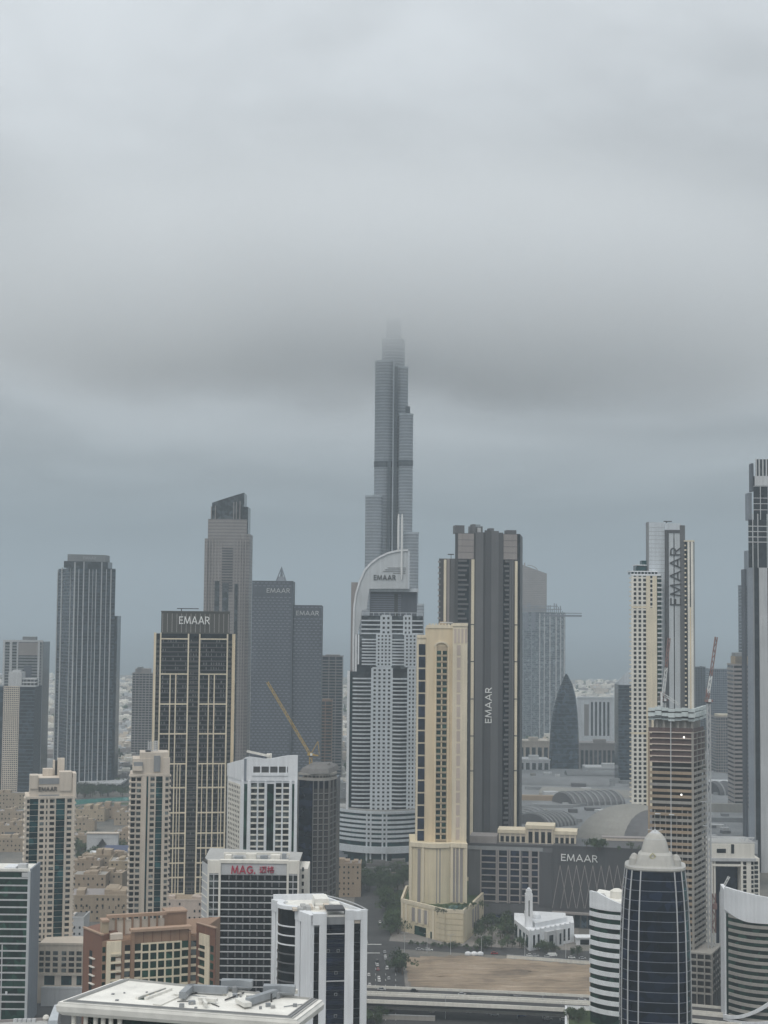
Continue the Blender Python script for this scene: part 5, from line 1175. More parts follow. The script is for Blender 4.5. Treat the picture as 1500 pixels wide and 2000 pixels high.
# ---- white tower with curved parapet
def white_tower():
    d = 885.0; PY = 1600
    L, C, R = col(443, PY, d + 26), col(470.5, PY, d), col(580, PY, d + 2); b = Bld('white_tower', 'white tower with dark green strips and a tall curved roof parapet', 'building', C)
    f = b.face(C, R); g = b.face(L, C); u = lambda px: f.u_(px, PY); zt = f.z_(1525); b.prism('wall', 'white', para(L, C, R), 0, zt)
    rows = 26; z0 = f.z_(1528 + 11.5 * rows); p = (zt - 1 - z0) / rows
    for l, r in ((475, 482), (521, 534), (570, 574)):
        f.box('glass_strip', 'glass_deep', u(l), u(r), 0, f.z_(1531), -.2, .15)
    for j in range(rows):
        for l, r in ((489.5, 501), (504.5, 515.5), (538, 549), (552.5, 564)):
            f.box('window', 'glass_win', u(l), u(r), z0 + p * j + .7, z0 + p * (j + 1) - .25, -.15, .06); f.box('balcony', 'white_warm', u(l), u(r), z0 + p * j - .15, z0 + p * j + .75, -.1, .75)
    for px in (473, 485.5, 502.8, 518.3, 536, 550.8, 566.5, 577): f.box('pier', 'white', u(px) - (.8 if px in (485.5, 566.5, 577, 473) else .35), u(px) + (.8 if px in (485.5, 566.5, 577, 473) else .35), 0, zt, -.1, .9)
    mb = MB(); g.lattice(g.L * .1, g.L * .92, 2, zt - 3, 7, 40, 1.2, 1.3, .3, mb=mb); g.box('side_glass', 'glass_win', g.L * .1, g.L * .92, 2, zt - 3, -.1, .08); b.put('side_window_grid', mb, 'white_warm')
    # parapet: a swept wall, open in the middle
    f.box('parapet_base', 'white', 0, f.L, zt, f.z_(1516), -1.4, .5)
    n = 16; top = [(0, 1486), (6, 1480), (16, 1478), (30, 1480), (50, 1483), (70, 1479), (85, 1476), (100, 1475), (112, 1475)]
    def ty(px):
        for (a, ya), (c, yc) in zip(top, top[1:]):
            if a <= px <= c: return ya + (yc - ya) * (px - a) / (c - a)
        return 1475
    for l, r in ((470.5, 491), (491, 561), (561, 580)):
        mb = MB(); k = 6
        for i in range(k):
            x0 = l + (r - l) * i / k; x1 = l + (r - l) * (i + 1) / k; zb = f.z_(1516) if l != 491 else f.z_(1497)
            q = [f.pt(u(x0), .45, zb), f.pt(u(x1), .45, zb), f.pt(u(x1), -1.0, zb), f.pt(u(x0), -1.0, zb), f.pt(u(x0), .45, f.z_(ty(x0 - 470.5))), f.pt(u(x1), .45, f.z_(ty(x1 - 470.5))), f.pt(u(x1), -1, f.z_(ty(x1 - 470.5))), f.pt(u(x0), -1, f.z_(ty(x0 - 470.5)))]
            mb.hexa(q)
        b.put('parapet', mb, 'white')
    mb = MB(); mb.hexa([g.pt(0, .3, zt), g.pt(g.L, .3, zt), g.pt(g.L, -.9, zt), g.pt(0, -.9, zt), g.pt(0, .3, f.z_(1500)), g.pt(g.L, .3, f.z_(1484)), g.pt(g.L, -.9, f.z_(1484)), g.pt(0, -.9, f.z_(1500))]); b.put('side_parapet', mb, 'white')
    f.box('roof_opening', 'concrete_dark', u(492), u(560), f.z_(1516), f.z_(1498), -6, -2); f.box('opening_rail', 'white', u(491), u(561), f.z_(1515), f.z_(1509), .1, .9)
    for px in (492, 508, 525, 542, 558): f.box('opening_post', 'white', u(px) - .35, u(px) + .35, f.z_(1516), f.z_(1497), -.5, .6)
    f.box('roof_plant', 'pale_grey', u(500), u(555), f.z_(1500), f.z_(1487), -14, -7)
    # window-cleaning arm
    mb = MB(); mb.bar(f.pt(u(480), -2, f.z_(1468)), f.pt(u(524), -4, f.z_(1478)), 1.3); b.put('cleaning_arm', mb, 'white_warm'); f.box('arm_base', 'white_warm', u(519), u(529), f.z_(1496), f.z_(1474), -8, -4); f.box('roof_slot', 'grey_blue', u(475), u(480), f.z_(1525), f.z_(1482), -.2, .55)
white_tower()

# ---- dark navy tower with unfinished round side
def navy_tower():
    d = 905.0; PY = 1620; b = Bld('navy_tower', 'dark navy tower with exposed concrete bays below the yellow crane', 'building', col(620, 1700, d))
    A, B1, C1, D1 = col(582, PY, d + 6), col(610, PY, d - 2), col(642, PY, d), col(655, PY, d + 14); back = [D1 + Vector((2, 20)), A + Vector((4, 24))]
    zt = zat(1525, d, 618); b.prism('core', 'glass_navy', [A, B1, C1, D1] + back, 0, zt)
    f, g, h = b.face(A, B1), b.face(B1, C1), b.face(C1, D1); p = 3.55; rows = int((zt - 20) / p)
    for F2, n in ((g, 3), (h, 2)):
        for i in range(n + 1): uu = F2.L * i / n; F2.box('column', 'concrete_dark', max(uu - .45, 0), min(uu + .45, F2.L), 0, zt, -.2, .7)
        for j in range(rows): F2.box('floor_edge', 'concrete_dark', 0, F2.L, 18 + p * j, 18 + p * j + .65, -.2, .55)
        for j in range(rows):
            for i in range(n): F2.box('bay_opening', 'interior', F2.L * i / n + .9, F2.L * (i + 1) / n - .5, 18 + p * j + .75, 18 + p * (j + 1) - .5, -.1, .12)
    for j in range(rows): f.box('glass_panel', 'glass_navy', .6, f.L - .6, 18 + p * j, 18 + p * (j + 1) - .25, -.1, .25)
    f.box('corner_pier', 'concrete_dark', 0, .8, 0, zt, -.2, .6)
    ring = arc(A, D1, 10, 12); zc = zat(1511, d, 620); zd = zat(1495, d, 620)
    mb = MB(); mb.strip(ring, zt, zt + 1.5, -2, .8); b.put('crown_slab', mb, 'concrete'); mb = MB(); mb.strip(ring, zc - 1.2, zc, -2, .6); b.put('crown_slab', mb, 'concrete')
    for i in range(13): q = ring[i]; b.box('crown_column', 'concrete', q.x - .4, q.x + .4, q.y, q.y + .8, zt, zc)
    poly = [A, B1, C1, D1] + back; b.prism('dome', 'concrete_dark', inset(poly, .97), zc, zc + (zd - zc) * .55, inset(poly, .84)); b.prism('dome_top', 'concrete_dark', inset(poly, .84), zc + (zd - zc) * .55, zd, inset(poly, .5)); b.prism('crown_core', 'concrete_dark', inset(poly, .75), zt, zc)
    for i in range(0, 13, 1):
        q = ring[i]; c2 = sum(poly, Vector((0, 0))) / 6; mb = MB(); mb.bar((q.x, q.y, zc), (c2.x + (q.x - c2.x) * .55, c2.y + (q.y - c2.y) * .55, zd), .4); b.put('dome_rib', mb, 'concrete_dark')
    return zd
NAVY_Z = navy_tower()

# ---- wide grey building with red roof letters
def lettered_block():
    d = 780.0; PY = 1760
    A, C = col(405, PY, d), col(583, PY, d); L = col(394.5, PY, d + 12); b = Bld('lettered_block', 'wide grey gridded building with red letters along its roof', 'building', A)
    f = b.face(A, C); g = b.face(L, A); zt = f.z_(1686); dp = Vector((0, 34)); b.prism('core', 'glass_black', [L, A, C, C + dp, L + dp], 0, zt); u = lambda px: f.u_(px, PY)
    # storey bands
    y = 1708.0; k = 0
    zs = []
    while y < 1965:
        z = f.z_(y); zs.append(z); f.box('storey_band', 'pale_grey', u(407), u(582), z - .28, z + .28, -.2, .35); y += 13.75; k += 1
    us = cells(u(432.5), u(558.5), 9, .52); nar = [(u(408.5), u(415.5)), (u(418), u(425.5)), (u(565), u(570)), (u(573.5), u(579.5))]
    for z1, z0 in zip(zs, zs[1:]):
        for a, c in us: f.box('window', 'glass_black', a, c, z0 + .45, z1 - .45, -.1, .2)
        for a, c in nar: f.box('window', 'glass_win', a, c, z0 + .45, z1 - .45, -.1, .2)
        for (a, c), (a2, c2) in zip(us, us[1:]): f.box('bay_post', 'mid_grey', c + .55, c + 1.25, z0 + .9, z1 - .5, -.1, .26)
    for l, r, m_, n, yt in ((404.6, 408, 'white_warm', .8, 1680), (416, 417.6, 'pale_grey', .4, 1700), (426.5, 430.5, 'white_warm', 1.1, 1680), (559.5, 563.5, 'white_warm', 1.1, 1680), (571, 572.6, 'pale_grey', .4, 1700), (580.5, 584, 'white_warm', .8, 1680)): f.box('pier', m_, u(l), u(r), 0, f.z_(yt), -.3, n)
    for l, r in ((404.6, 426.5), (563.5, 584)): f.box('parapet', 'white_warm', u(l), u(r), f.z_(1706), f.z_(1681), -2, .5)
    board_o = f.box('sign_board', 'mid_grey', u(430.5), u(559.5), f.z_(1708), f.z_(1686), -1, .3); f.box('parapet', 'white_warm', u(428), u(562), f.z_(1686), f.z_(1680), -3, .9)
    sub(f.box('sign_backing', 'pale_grey', u(431), u(559), f.z_(1707.5), f.z_(1687), .3, .45), board_o)
    sub(sign(b, 'sign_lettering', 'MAG.', 'sign_red', f, 452, 1690.5, 499, 1706, .5, False, .5, .035), board_o); sub(sign(b, 'sign_lettering', '迈格', 'sign_red', f, 507, 1691, 536, 1705, .5, False, .5), board_o)
    g.box('chamfer_wall', 'pale_grey', .1, g.L - .1, 0, f.z_(1690), -.2, .3)
    mb = MB(); storeys(g, mb, 0, g.L, 4, zt - 6, 3.6, .4, n1=.5); b.put('chamfer_joints', mb, 'white_warm', stuff=True)
    # roof
    b.prism('roof', 'roof_grey', [L + Vector((1, 2)), A + Vector((0, 3)), C + Vector((0, 3)), C + dp, L + dp], zt, zt + .5)
    h = b.face(A + Vector((8, 12)), C + Vector((-2, 12)))
    h.box('roof_frame_beam', 'white_warm', h.u_(437, 1670), h.u_(566, 1670), h.z_(1670), h.z_(1665.5), -1.2, 0)
    for k in range(10): px = 438 + 14 * k; h.box('roof_frame_post', 'white_warm', h.u_(px, 1670), h.u_(px + 2, 1670), zt, h.z_(1669), -1, -.2)
    for k, (l, w, hh) in enumerate(((442, 12, 2.4), (460, 16, 1.8), (482, 20, 3.0), (510, 14, 2.2), (530, 18, 2.6), (552, 8, 3.2))): h.box('roof_unit', 'duct_metal' if k % 2 else 'white_warm', h.u_(l, 1675), h.u_(l + w, 1675), zt + .5, zt + .5 + hh, 2, 6)
    # right wing
    a, c = col(584, PY, d + 8), col(600.5, PY, d + 8); b.prism('side_wing', 'white_warm', [a, c, c + Vector((0, 24)), a + Vector((0, 24))], 0, zat(1697, d + 8, 592)); w = b.face(a, c)
    for j in range(18): w.box('window', 'glass_win', w.L * .3, w.L * .55, 20 + 3.6 * j, 22 + 3.6 * j, -.1, .12)
lettered_block()

# ---- brown and cream apartment house
def brown_block():
    d = 650.0; PY = 1860
    L, C, R, W = col(162, PY, d + 15), col(199, PY, d), col(383, PY, d + 14), col(420, PY, d + 3)
    b = Bld('brown_block', 'brown and cream apartment block with green windows and roof pergola', 'building', C)
    f, g, h = b.face(C, R), b.face(L, C), b.face(R, W); u = lambda px: f.u_(px, PY); z = lambda px, y: f.at(px, y)[1]
    zt = f.z_(1832); zL = g.z_(1826); dp = Vector((6, 40))
    b.prism('wall', 'brown_light', [C, R, R + dp, C + dp], 0, zt); b.prism('side_wing', 'brown', [L, C, C + Vector((5, 9)), L + Vector((5, 9))], 0, zL); b.prism('end_wing', 'brown', [R, W, W + Vector((0, 4)), R + Vector((0, 4))], 0, h.z_(1812)); b.prism('end_body', 'brown_light', [R, W + Vector((W.x / W.y * 4, 4)), W + Vector((W.x / W.y * 36, 36)), R + Vector((R.x / R.y * 38, 38))], 0, zt - 1.0)
    p = 3.58; z0 = f.z_(1930); rows = 13; zb = f.z_(1843, 276) - p * rows
    floors = [zb + p * j for j in range(rows)]
    # central cream lattice with green panes
    us = cells(u(276), u(353), 5, .76)
    f.box('lattice_back', 'cream_light', u(275), u(354), zb, zb + p * rows + .3, -.2, .35)
    for zf in floors:
        for a, c in us: f.box('window', 'glass_green', a, c, zf + .45, zf + p - .4, .2, .42)
        f.box('lattice_rail', 'cream_light', u(275), u(354), zf - .25, zf + .25, .3, .62)
        for l, r in ((261.5, 275), (354, 367)): f.box('balcony_recess', 'glass_deep', u(l), u(r), zf + .7, zf + p, -.2, .12); f.box('balcony_slab', 'cream_light', u(l), u(r), zf - .1, zf + .75, -.2, .8)
        for l, r in ((243, 254), (372, 383)): f.box('window', 'glass_win', u(l), u(r), zf + 1.0, zf + p - .2, -.1, .12); f.box('window_panel', 'cream_light', u(l), u(r), zf - .15, zf + .9, -.1, .3)
        for l, r in ((200, 206), (217, 225.5)): f.box('window', 'glass_green', u(l), u(r), zf + .9, zf + p - .4, -.1, .15)
        f.box('balcony', 'cream_light', u(216), u(236), zf - .2, zf + .5, -.1, 1.3); f.box('balcony_wall', 'beige', u(226), u(236), zf + .5, zf + 2.0, -.1, .5)
    for i in range(6): uu = u(276) + (u(353) - u(276)) * i / 5; f.box('lattice_post', 'cream_light', uu - .3, uu + .3, zb, zb + p * rows, .3, .68)
    f.box('cream_pier', 'cream_light', u(207.5), u(216), 0, f.z_(1838), -.2, 1.0); f.box('cream_head', 'cream_light', u(208), u(236), z(222, 1868), z(222, 1838), -.2, .9)
    for l, r in ((255, 262), (367, 371.5)): f.box('brown_pier', 'brown_light', u(l), u(r), 0, z(l, 1817), -.3, 1.2)
    f.box('brown_pier', 'brown_light', u(237), u(243), 0, zt, -.2, .6)
    f.box('attic_wall', 'brown_light', u(262), u(367), zb + p * rows + .3, z(300, 1817), -1.5, .3)
    for i in range(7): uu = u(262) + (u(367) - u(262)) * i / 6; f.box('attic_joint', 'brown', uu - .15, uu + .15, zb + p * rows + .4, z(300, 1818), -.2, .42)
    f.box('top_beam', 'pink_beam', u(254), u(372), z(300, 1817), z(300, 1812), -2.5, 1.6)
    # pergola behind
    zr = zt + .2; q0 = u(214); q1 = u(332); zc = z(300, 1797) + .3
    b.prism('roof', 'brown_light', [C + Vector((2, 2)), R + Vector((0, 2)), R + dp, C + dp], zt, zt + .25)
    f.box('pergola_beam', 'pink_beam', q0, q1, zc, zc + 1.3, -9.5, -7.5)
    for i in range(8): uu = q0 + .4 + (q1 - q0 - .8) * i / 7; f.box('pergola_post', 'brown_light', uu - .4, uu + .4, zr, zc, -9.2, -7.8)
    for i in range(7): uu = q0 + .4 + (q1 - q0 - .8) * (i + .5) / 7; f.box('pergola_panel', 'beige', uu - 1.4, uu + 1.4, zr + .6, zc - 1.4, -8.9, -8.5)
    f.box('stair_house', 'brown_light', u(332), u(372), zr, zc + .8, -16, -8); f.box('stair_house_roof', 'pink_beam', u(331), u(373), zc + .8, zc + 1.5, -16.5, -7.5)
    f.box('corner_turret', 'cream_dark', u(201), u(214), zr, zc - .6, -8, -3); f.box('turret_cap', 'pink_beam', u(200), u(215), zc - .6, zc + .3, -8.5, -2.5); f.box('roof_terrace', 'beige', u(216), u(240), zr, zr + 2.2, -5, -1)
    # left wing: slit windows with ledges
    for j in range(8): zz = zL - 10.5 - 3.5 * j; g.box('slit_window', 'glass_dark', g.L * .36, g.L * .5, zz, zz + 2.4, -.1, .12); g.box('ledge', 'white_warm', g.L * .42, g.L * .66, zz - .6, zz - .2, -.1, .9)
    g.box('coping', 'pink_beam', -.2, g.L + .2, zL - .1, zL + .5, -.8, .35)
    # right wing
    h.box('cream_panel', 'cream_light', h.L * .18, h.L * .72, h.z_(1852), h.z_(1829), -.1, .4); h.box('cream_pier', 'cream_light', h.L * .5, h.L * .74, 0, h.z_(1851), -.1, .42)
    for zf in floors:
        h.box('window', 'glass_green', h.L * .2, h.L * .46, zf + .9, zf + p - .5, -.1, .15); h.box('window', 'glass_green', h.L * .76, h.L * .92, zf + .7, zf + p - .4, -.1, .12); h.box('sill_band', 'cream_light', h.L * .14, h.L * .5, zf - .2, zf + .6, -.1, .35)
    for k in range(8): h.box('board', 'brown', h.L * k / 8 + .03, h.L * (k + 1) / 8 - .03, h.z_(1828), h.z_(1811), -.1, .12)
    h.box('coping', 'pink_beam', -.2, h.L + .2, h.z_(1812), h.z_(1810), -1, .4)
brown_block()

# ---- white and black tower in front
def bw_tower():
    L, C, R = col(532, 1880, 628), col(611, 1880, 597), col(715, 1880, 600); d = 597.0; PY = 1880
    b = Bld('black_and_white_tower', 'white tower with black glass bays and a curved corner, front centre', 'building', C)
    f, g = b.face(C, R), b.face(L, C); poly = para(L, C, R); zt = f.z_(1790); u = lambda px: f.u_(px, PY); v = lambda px: g.u_(px, PY)
    b.prism('core', 'grey', poly, 0, zt - .2)
    for l, r, n, y in ((611, 612.5, .5, 1786), (622.5, 636.5, 1.2, 1783), (672.5, 690, 1.2, 1779), (703, 716, 1.2, 1779)): f.box('white_pier', 'white', u(l), min(u(r), f.L + .6), 0, f.z_(y), -.8, n)
    for l, r, n, y in ((532, 539, .6, 1757), (541.5, 548, .8, 1759), (580, 589.5, 1.0, 1776), (592.5, 611.5, 1.2, 1783)): g.box('white_pier', 'white', v(l), v(r), 0, g.at((l + r) / 2, y)[1], -.8, n)
    for l, r in ((610, 636.5), (672.5, 716)): f.box('pier_head', 'white', u(l), min(u(r), f.L + .6), f.z_(1805 if l < 650 else 1796), f.z_(1783 if l < 650 else 1779), -3, 1.25)
    g.box('pier_head', 'white', v(580), v(611.5), g.at(595, 1800)[1], g.at(595, 1781)[1], -3, 1.25); g.box('pier_head', 'white', v(532), v(548), g.at(540, 1780)[1], g.at(540, 1758)[1], -3, .9)
    zt2 = f.z_(1783)
    # glass storeys, one panel row each
    p = 3.55; rows = int(zt / p)
    for j in range(4, rows):
        f.box('glass_band', 'glass_black', u(612.6), u(622.4), p * j + .3, p * (j + 1), -.1, .3); f.box('glass_band', 'glass_black', u(690.2), u(702.8), p * j + .3, p * (j + 1), -.1, .3)
        f.box('glass_band', 'glass_navy', u(636.8), u(672.2), p * j + .2, p * (j + .5) - .1, -.1, .5); f.box('glass_band', 'glass_navy', u(636.8), u(672.2), p * (j + .5) + .1, p * (j + 1) - .1, -.1, .5)
        if j % 5 == 0: f.box('level_rail', 'pale_grey', u(636.6), u(672.4), p * j - .1, p * j + .25, -.1, .9); 
    for yy in (1853, 1896, 1938, 1980):
        for l in ((637.5, 657) if yy == 1853 else (653,)): sub(f.box('vent_pane', 'glass_black', u(l + 1), u(l + 5), f.z_(yy + 5), f.z_(yy + 1), .3, .66), f.box('vent', 'grey', u(l), u(l + 6), f.z_(yy + 6), f.z_(yy), .3, .6))
    f.box('bay_head', 'dark_grey', u(636.6), u(672.4), f.z_(1779), f.z_(1774.5), -8, .6); f.box('louvre', 'beige', u(691), u(702), f.z_(1803), f.z_(1792), -.1, .8); f.box('louvre', 'grey', u(613), u(622), f.z_(1809), f.z_(1797), -.1, .5)
    # curved corner bay on the left face
    a, c = g.P + g.u * v(548), g.P + g.u * v(580); cv = arc(a + g.n * .2, c + g.n * .2, 4.0, 10); zc = g.at(564, 1770)[1]
    b.prism('curved_glass', 'glass_black', cv + [c - g.n * 2, a - g.n * 2], 0, zc)
    for j in range(4, rows): mb = MB(); mb.strip(cv, p * j, p * j + .5, -.1, .28); b.put('curved_band', mb, 'mid_grey' if j < rows - 3 else 'white')
    mb = MB(); mb.strip(cv, zc - .2, zc + 1.2, -2.0, .5); b.put('curved_cornice', mb, 'white')
    # roof
    b.prism('roof', 'roof_white', inset(poly, .985), zt - .15, zt + .6)
    bk = b.face(poly[3], L); e = b.face(R, poly[3])
    for F2, zz in ((bk, zt + 2.8),): F2.box('roof_parapet', 'white', 0, F2.L, zt, zz, -.4, .8)
    e.box('roof_parapet', 'white', 0, e.L, zt, zt + 2.0, -.8, .2); f.box('roof_screen', 'roof_white', u(622), u(672), zt + .5, zt + 2.2, -20, -14)
    f.box('roof_house', 'roof_white', u(622), u(650), zt + .5, zt + 4, -26, -15)
    rr = random.Random(2)
    for k in range(9): px = 575 + 9 * k; w = rr.uniform(1, 2.4); f.box('roof_unit', rr.choice(('beige', 'roof_grey', 'white_warm')), u(px), u(px) + w, zt + .6, zt + .6 + rr.uniform(.8, 2.0), -12 - rr.uniform(0, 6), -9 - rr.uniform(0, 2))
    arcp = [e.pt(e.L * t_, .5 + 2.0 * math.sin(math.pi * t_), zt + 2.2) for t_ in [i / 10 for i in range(11)]]
    for i in range(10): mb = MB(); mb.bar(arcp[i], arcp[i + 1], .35); b.put('curved_rail', mb, 'pale_grey')
bw_tower()

# ---- green banded office at the left edge
def green_office():
    d = 800.0; PY = 1830; A, C, R = col(-40, PY, d), col(57, PY, d), col(74, PY, d + 24)
    b = Bld('green_office', 'office slab with green glass bands and grey end wall, left edge', 'building', C); f, g = b.face(A, C), b.face(C, R); zt = f.z_(1703, 30); dp = R - C
    b.prism('core', 'glass_green', [A, C, R, A + dp], 0, zt); y = 1715.0; L1 = f.u_(52, PY)
    while y < 1975:
        z = f.z_(y, 30); f.box('white_band', 'pale_grey', 0, L1, z - .35, z + .35, -.2, .5)
        for k in range(12): f.box('glass_panel', 'glass_green', L1 * k / 12 + .06, L1 * (k + 1) / 12 - .06, z - 3.3, z - .45, -.1, .15)
        y += 14.2
    f.box('corner_pier', 'silver_panel', L1, f.L, 0, zt + .4, -.4, .7); g.box('end_wall', 'grey_blue', .1, g.L, 0, zt + 1.5, -.5, .4)
    f.box('riser', 'pale_grey', f.u_(4, PY), f.u_(6, PY), 0, f.z_(1845, 30), -.1, .55)
    b.prism('roof', 'roof_white', [A, C, R, A + dp], zt, zt + .5); f.box('parapet', 'roof_white', 0, L1, zt + .4, zt + 1.6, -1, .4)
    f.box('roof_unit', 'pale_grey', f.u_(28, PY), f.u_(44, PY), zt + .5, zt + 3.2, -9, -4); f.box('roof_unit', 'white', f.u_(2, PY), f.u_(24, PY), zt + .5, zt + 1.8, -14, -3); f.box('roof_step', 'pale_grey', f.u_(40, PY), L1, zt - 2.5, zt - .3, -.1, .65)
    f.box('satellite_dish', 'white', f.u_(14, PY), f.u_(17.5, PY), f.z_(1942, 30), f.z_(1936, 30), .3, 1.2)
green_office()

# ---- white flat roof in the foreground
def white_roof():
    zr = 122.0
    A, B1, C1, D1 = gnd(236, 1911, zr), gnd(109, 1957, zr), gnd(583, 1992, zr), gnd(634, 1953, zr)
    b = Bld('white_roof_building', 'foreground building under a broad white overhanging roof with ducts', 'building', (A + C1) / 2)
    poly = [B1, C1, D1, A]; mb = MB(); n = 4
    b.prism('roof_slab', 'roof_white', inset(poly, .985), zr - .5, zr - .02, ); 
    b.prism('eaves', 'roof_white', inset(poly, .955), zr - 2.9, zr - 2.1, inset(poly, .992)); b.prism('eaves_rim', 'roof_white', inset(poly, .992), zr - 2.1, zr - .9, poly); b.prism('eaves_top', 'roof_white', poly, zr - .9, zr - .3, inset(poly, .985))
    # raised kerb and gutter round the edge
    for k0, k1, z1, m_ in ((.925, .915, .35, 'grey'), (.95, .94, .2, 'roof_grey'), (.90, .893, .5, 'roof_grey')):
        P = inset(poly, k0); Q = inset(poly, k1)
        for i in range(4):
            j = (i + 1) % 4; mb = MB(); mb.hexa([(P[i].x, P[i].y, zr - .1), (P[j].x, P[j].y, zr - .1), (Q[j].x, Q[j].y, zr - .1), (Q[i].x, Q[i].y, zr - .1), (P[i].x, P[i].y, zr + z1), (P[j].x, P[j].y, zr + z1), (Q[j].x, Q[j].y, zr + z1), (Q[i].x, Q[i].y, zr + z1)]); b.put('roof_kerb', mb, m_)
    # glazed body and columns underneath
    body = inset(poly, .80); f = b.face(body[0], body[1]); b.prism('body', 'glass_dark', body, 0, zr - 2.85); 
    for i in range(24): uu = f.L * (i + .02) / 24; f.box('glass_panel', 'glass_deep', uu + .1, uu + f.L / 24 - .1, zr - 12, zr - 3.2, -.1, .25)
    for i in range(24): uu = f.L * (i + .02) / 24; f.box('glass_panel', 'glass_deep', uu + .1, uu + f.L / 24 - .1, zr - 22, zr - 12.4, -.1, .25)
    cp = inset(poly, .93); fc = b.face(cp[0], cp[1])
    for l in (.03, .085, .13, .165, .2, .24): q = fc.pt(fc.L * l, -1, 0); mb = MB(); mb.lathe(q.x, q.y, [(.55, 0), (.55, zr - 2.4)], 12); b.put('column', mb, 'white_warm')
    # slot through the roof
    q = [gnd(267, 1952, zr), gnd(284, 1953, zr), gnd(334, 1934, zr), gnd(322, 1933, zr)]; mb = MB(); mb.prism(q, zr - .5, zr + .03); b.put('light_slot', mb, 'glass_green')
    for a, c in ((0, 3), (1, 2)): mb = MB(); mb.bar((q[a].x, q[a].y, zr + .2), (q[c].x, q[c].y, zr + .2), .7); b.put('slot_kerb', mb, 'roof_white')
    for t_ in (.3, .6): mb = MB(); a = q[0].lerp(q[3], t_); c = q[1].lerp(q[2], t_); mb.bar((a.x, a.y, zr + .1), (c.x, c.y, zr + .1), .3); b.put('slot_bar', mb, 'cream_light')
    # ducts: two L-shaped runs with cowls
    def duct(pts, w, h, name='duct', mat='duct_metal', z0=.5):
        for (a, c) in zip(pts, pts[1:]):
            A_, C_ = gnd(a[0], a[1], zr), gnd(c[0], c[1], zr); dd = C_ - A_; m_ = (A_ + C_) / 2; b.cube(name, mat, (m_.x, m_.y, zr + z0 + h / 2), (dd.length + w * .7, w, h), math.atan2(dd.y, dd.x))
    duct([(357, 1954), (372, 1940), (440, 1944)], 1.5, 1.5); duct([(487, 1966), (535, 1950)], 1.5, 1.5)
    for cx, cy_ in ((462, 1938), (545, 1949)):
        p0 = gnd(cx, cy_, zr); ring = []
        mb = MB(); w = 3.3
        mb.prism([(p0.x - w, p0.y + .5), (p0.x + w, p0.y - .2), (p0.x + w, p0.y + 1.6), (p0.x - w, p0.y + 2.2)], zr + .6, zr + 1.2, [(p0.x - w - .4, p0.y), (p0.x + w + .4, p0.y - .7), (p0.x + w + .4, p0.y + 2.1), (p0.x - w - .4, p0.y + 2.7)]); b.put('fan_tray', mb, 'duct_metal')
        mb = MB(); mb.prism([(p0.x - w - .4, p0.y), (p0.x, p0.y + .9), (p0.x + w + .4, p0.y - .7), (p0.x + w + .4, p0.y + 2.1), (p0.x - w - .4, p0.y + 2.7)], zr + 1.2, zr + 2.6); b.put('fan_cowl', mb, 'duct_metal')
        mb = MB(); mb.lathe(p0.x - .4, p0.y - .3, [(.7, zr), (.7, zr + 1.3), (.4, zr + 1.5)], 12); b.put('fan_motor', mb, 'grey')
    duct([(392, 1958), (420, 1961)], 1.2, .7, 'roof_unit', 'roof_white'); duct([(398, 1962), (402, 1970)], .6, .8, 'roof_unit', 'roof_white'); duct([(468, 1962), (482, 1970)], 1.8, .9, 'roof_unit', 'roof_white')
    for a, c in (((490, 1956), (520, 1938)), ((494, 1957), (524, 1939)), ((440, 1956), (476, 1942))): duct([a, c], .28, .3, 'pipe', 'metal_dark', .2)
    p = gnd(530, 1957, zr); mb = MB(); mb.lathe(p.x, p.y, [(.2, zr), (.2, zr + 1.8), (.35, zr + 1.9)], 8); b.put('vent_pipe', mb, 'metal_dark')
    rr = random.Random(9)
    for k in range(16):
        p = gnd(rr.uniform(180, 580), rr.uniform(1930, 1972), zr)
        s_ = rr.uniform(.18, .4); b.cube('roof_drain', 'grey', (p.x, p.y, zr + .12), (s_ * 2, s_ * 2, .25))
    for k in range(22):
        p = gnd(rr.uniform(330, 590), rr.uniform(1938, 1976), zr); w_ = rr.uniform(.5, 1.5); b.cube('roof_unit', rr.choice(('duct_metal', 'roof_grey', 'roof_white', 'white_warm', 'grey')), (p.x, p.y, zr + .35), (w_, w_ * rr.uniform(.6, 1.2), rr.uniform(.4, 1.1)), rr.uniform(-.2, .4))
    for k in range(7): x_ = rr.uniform(340, 560); y_ = rr.uniform(1940, 1968); duct([(x_, y_), (x_ + rr.uniform(14, 40), y_ + rr.uniform(-6, 6))], .16, .18, 'pipe', rr.choice(('metal_dark', 'duct_metal')), .1)
    duct([(310, 1962), (345, 1946)], 2.2, .25, 'walkway', 'roof_white', .02); duct([(345, 1946), (385, 1930)], 2.2, .25, 'walkway', 'roof_white', .02)
white_roof()

# ---- low roofs in the bottom left corner
def corner_roof():
    zr = 42.0; P = [gnd(-30, 2003, zr), gnd(96, 2006, zr), gnd(96, 1990, zr), gnd(-30, 1996, zr)]
    b = Bld('low_block', 'low grey roof edge with pale wall in the bottom left corner', 'building', P[0]); b.prism('wall', 'grey', P, 0, zr - 1); b.prism('roof', 'roof_grey', inset(P, .96), zr - 1, zr - .4)
    mb = MB(); mb.strip(P + [P[0]], zr - 1, zr + .6, -.6, .2); b.put('parapet', mb, 'taupe')
    q = [gnd(94, 2003, zr), gnd(112, 2003, zr), gnd(118, 1968, zr), gnd(106, 1972, zr)]; b.prism('pale_wing', 'silver', q, 0, zr + 2)
    for k in range(5): p = gnd(30 + 9 * k, 1994, zr); b.cube('roof_unit', 'pale_grey', (p.x, p.y, zr + .2), (1.6, 1.4, 1.3))
    p = gnd(90, 1991, zr); mb = MB(); mb.lathe(p.x, p.y, [(1.0, zr - .4), (1.5, zr + .6), (1.0, zr + 1.6), (.1, zr + 2.0)], 14); b.put('water_tank', mb, 'white_warm')
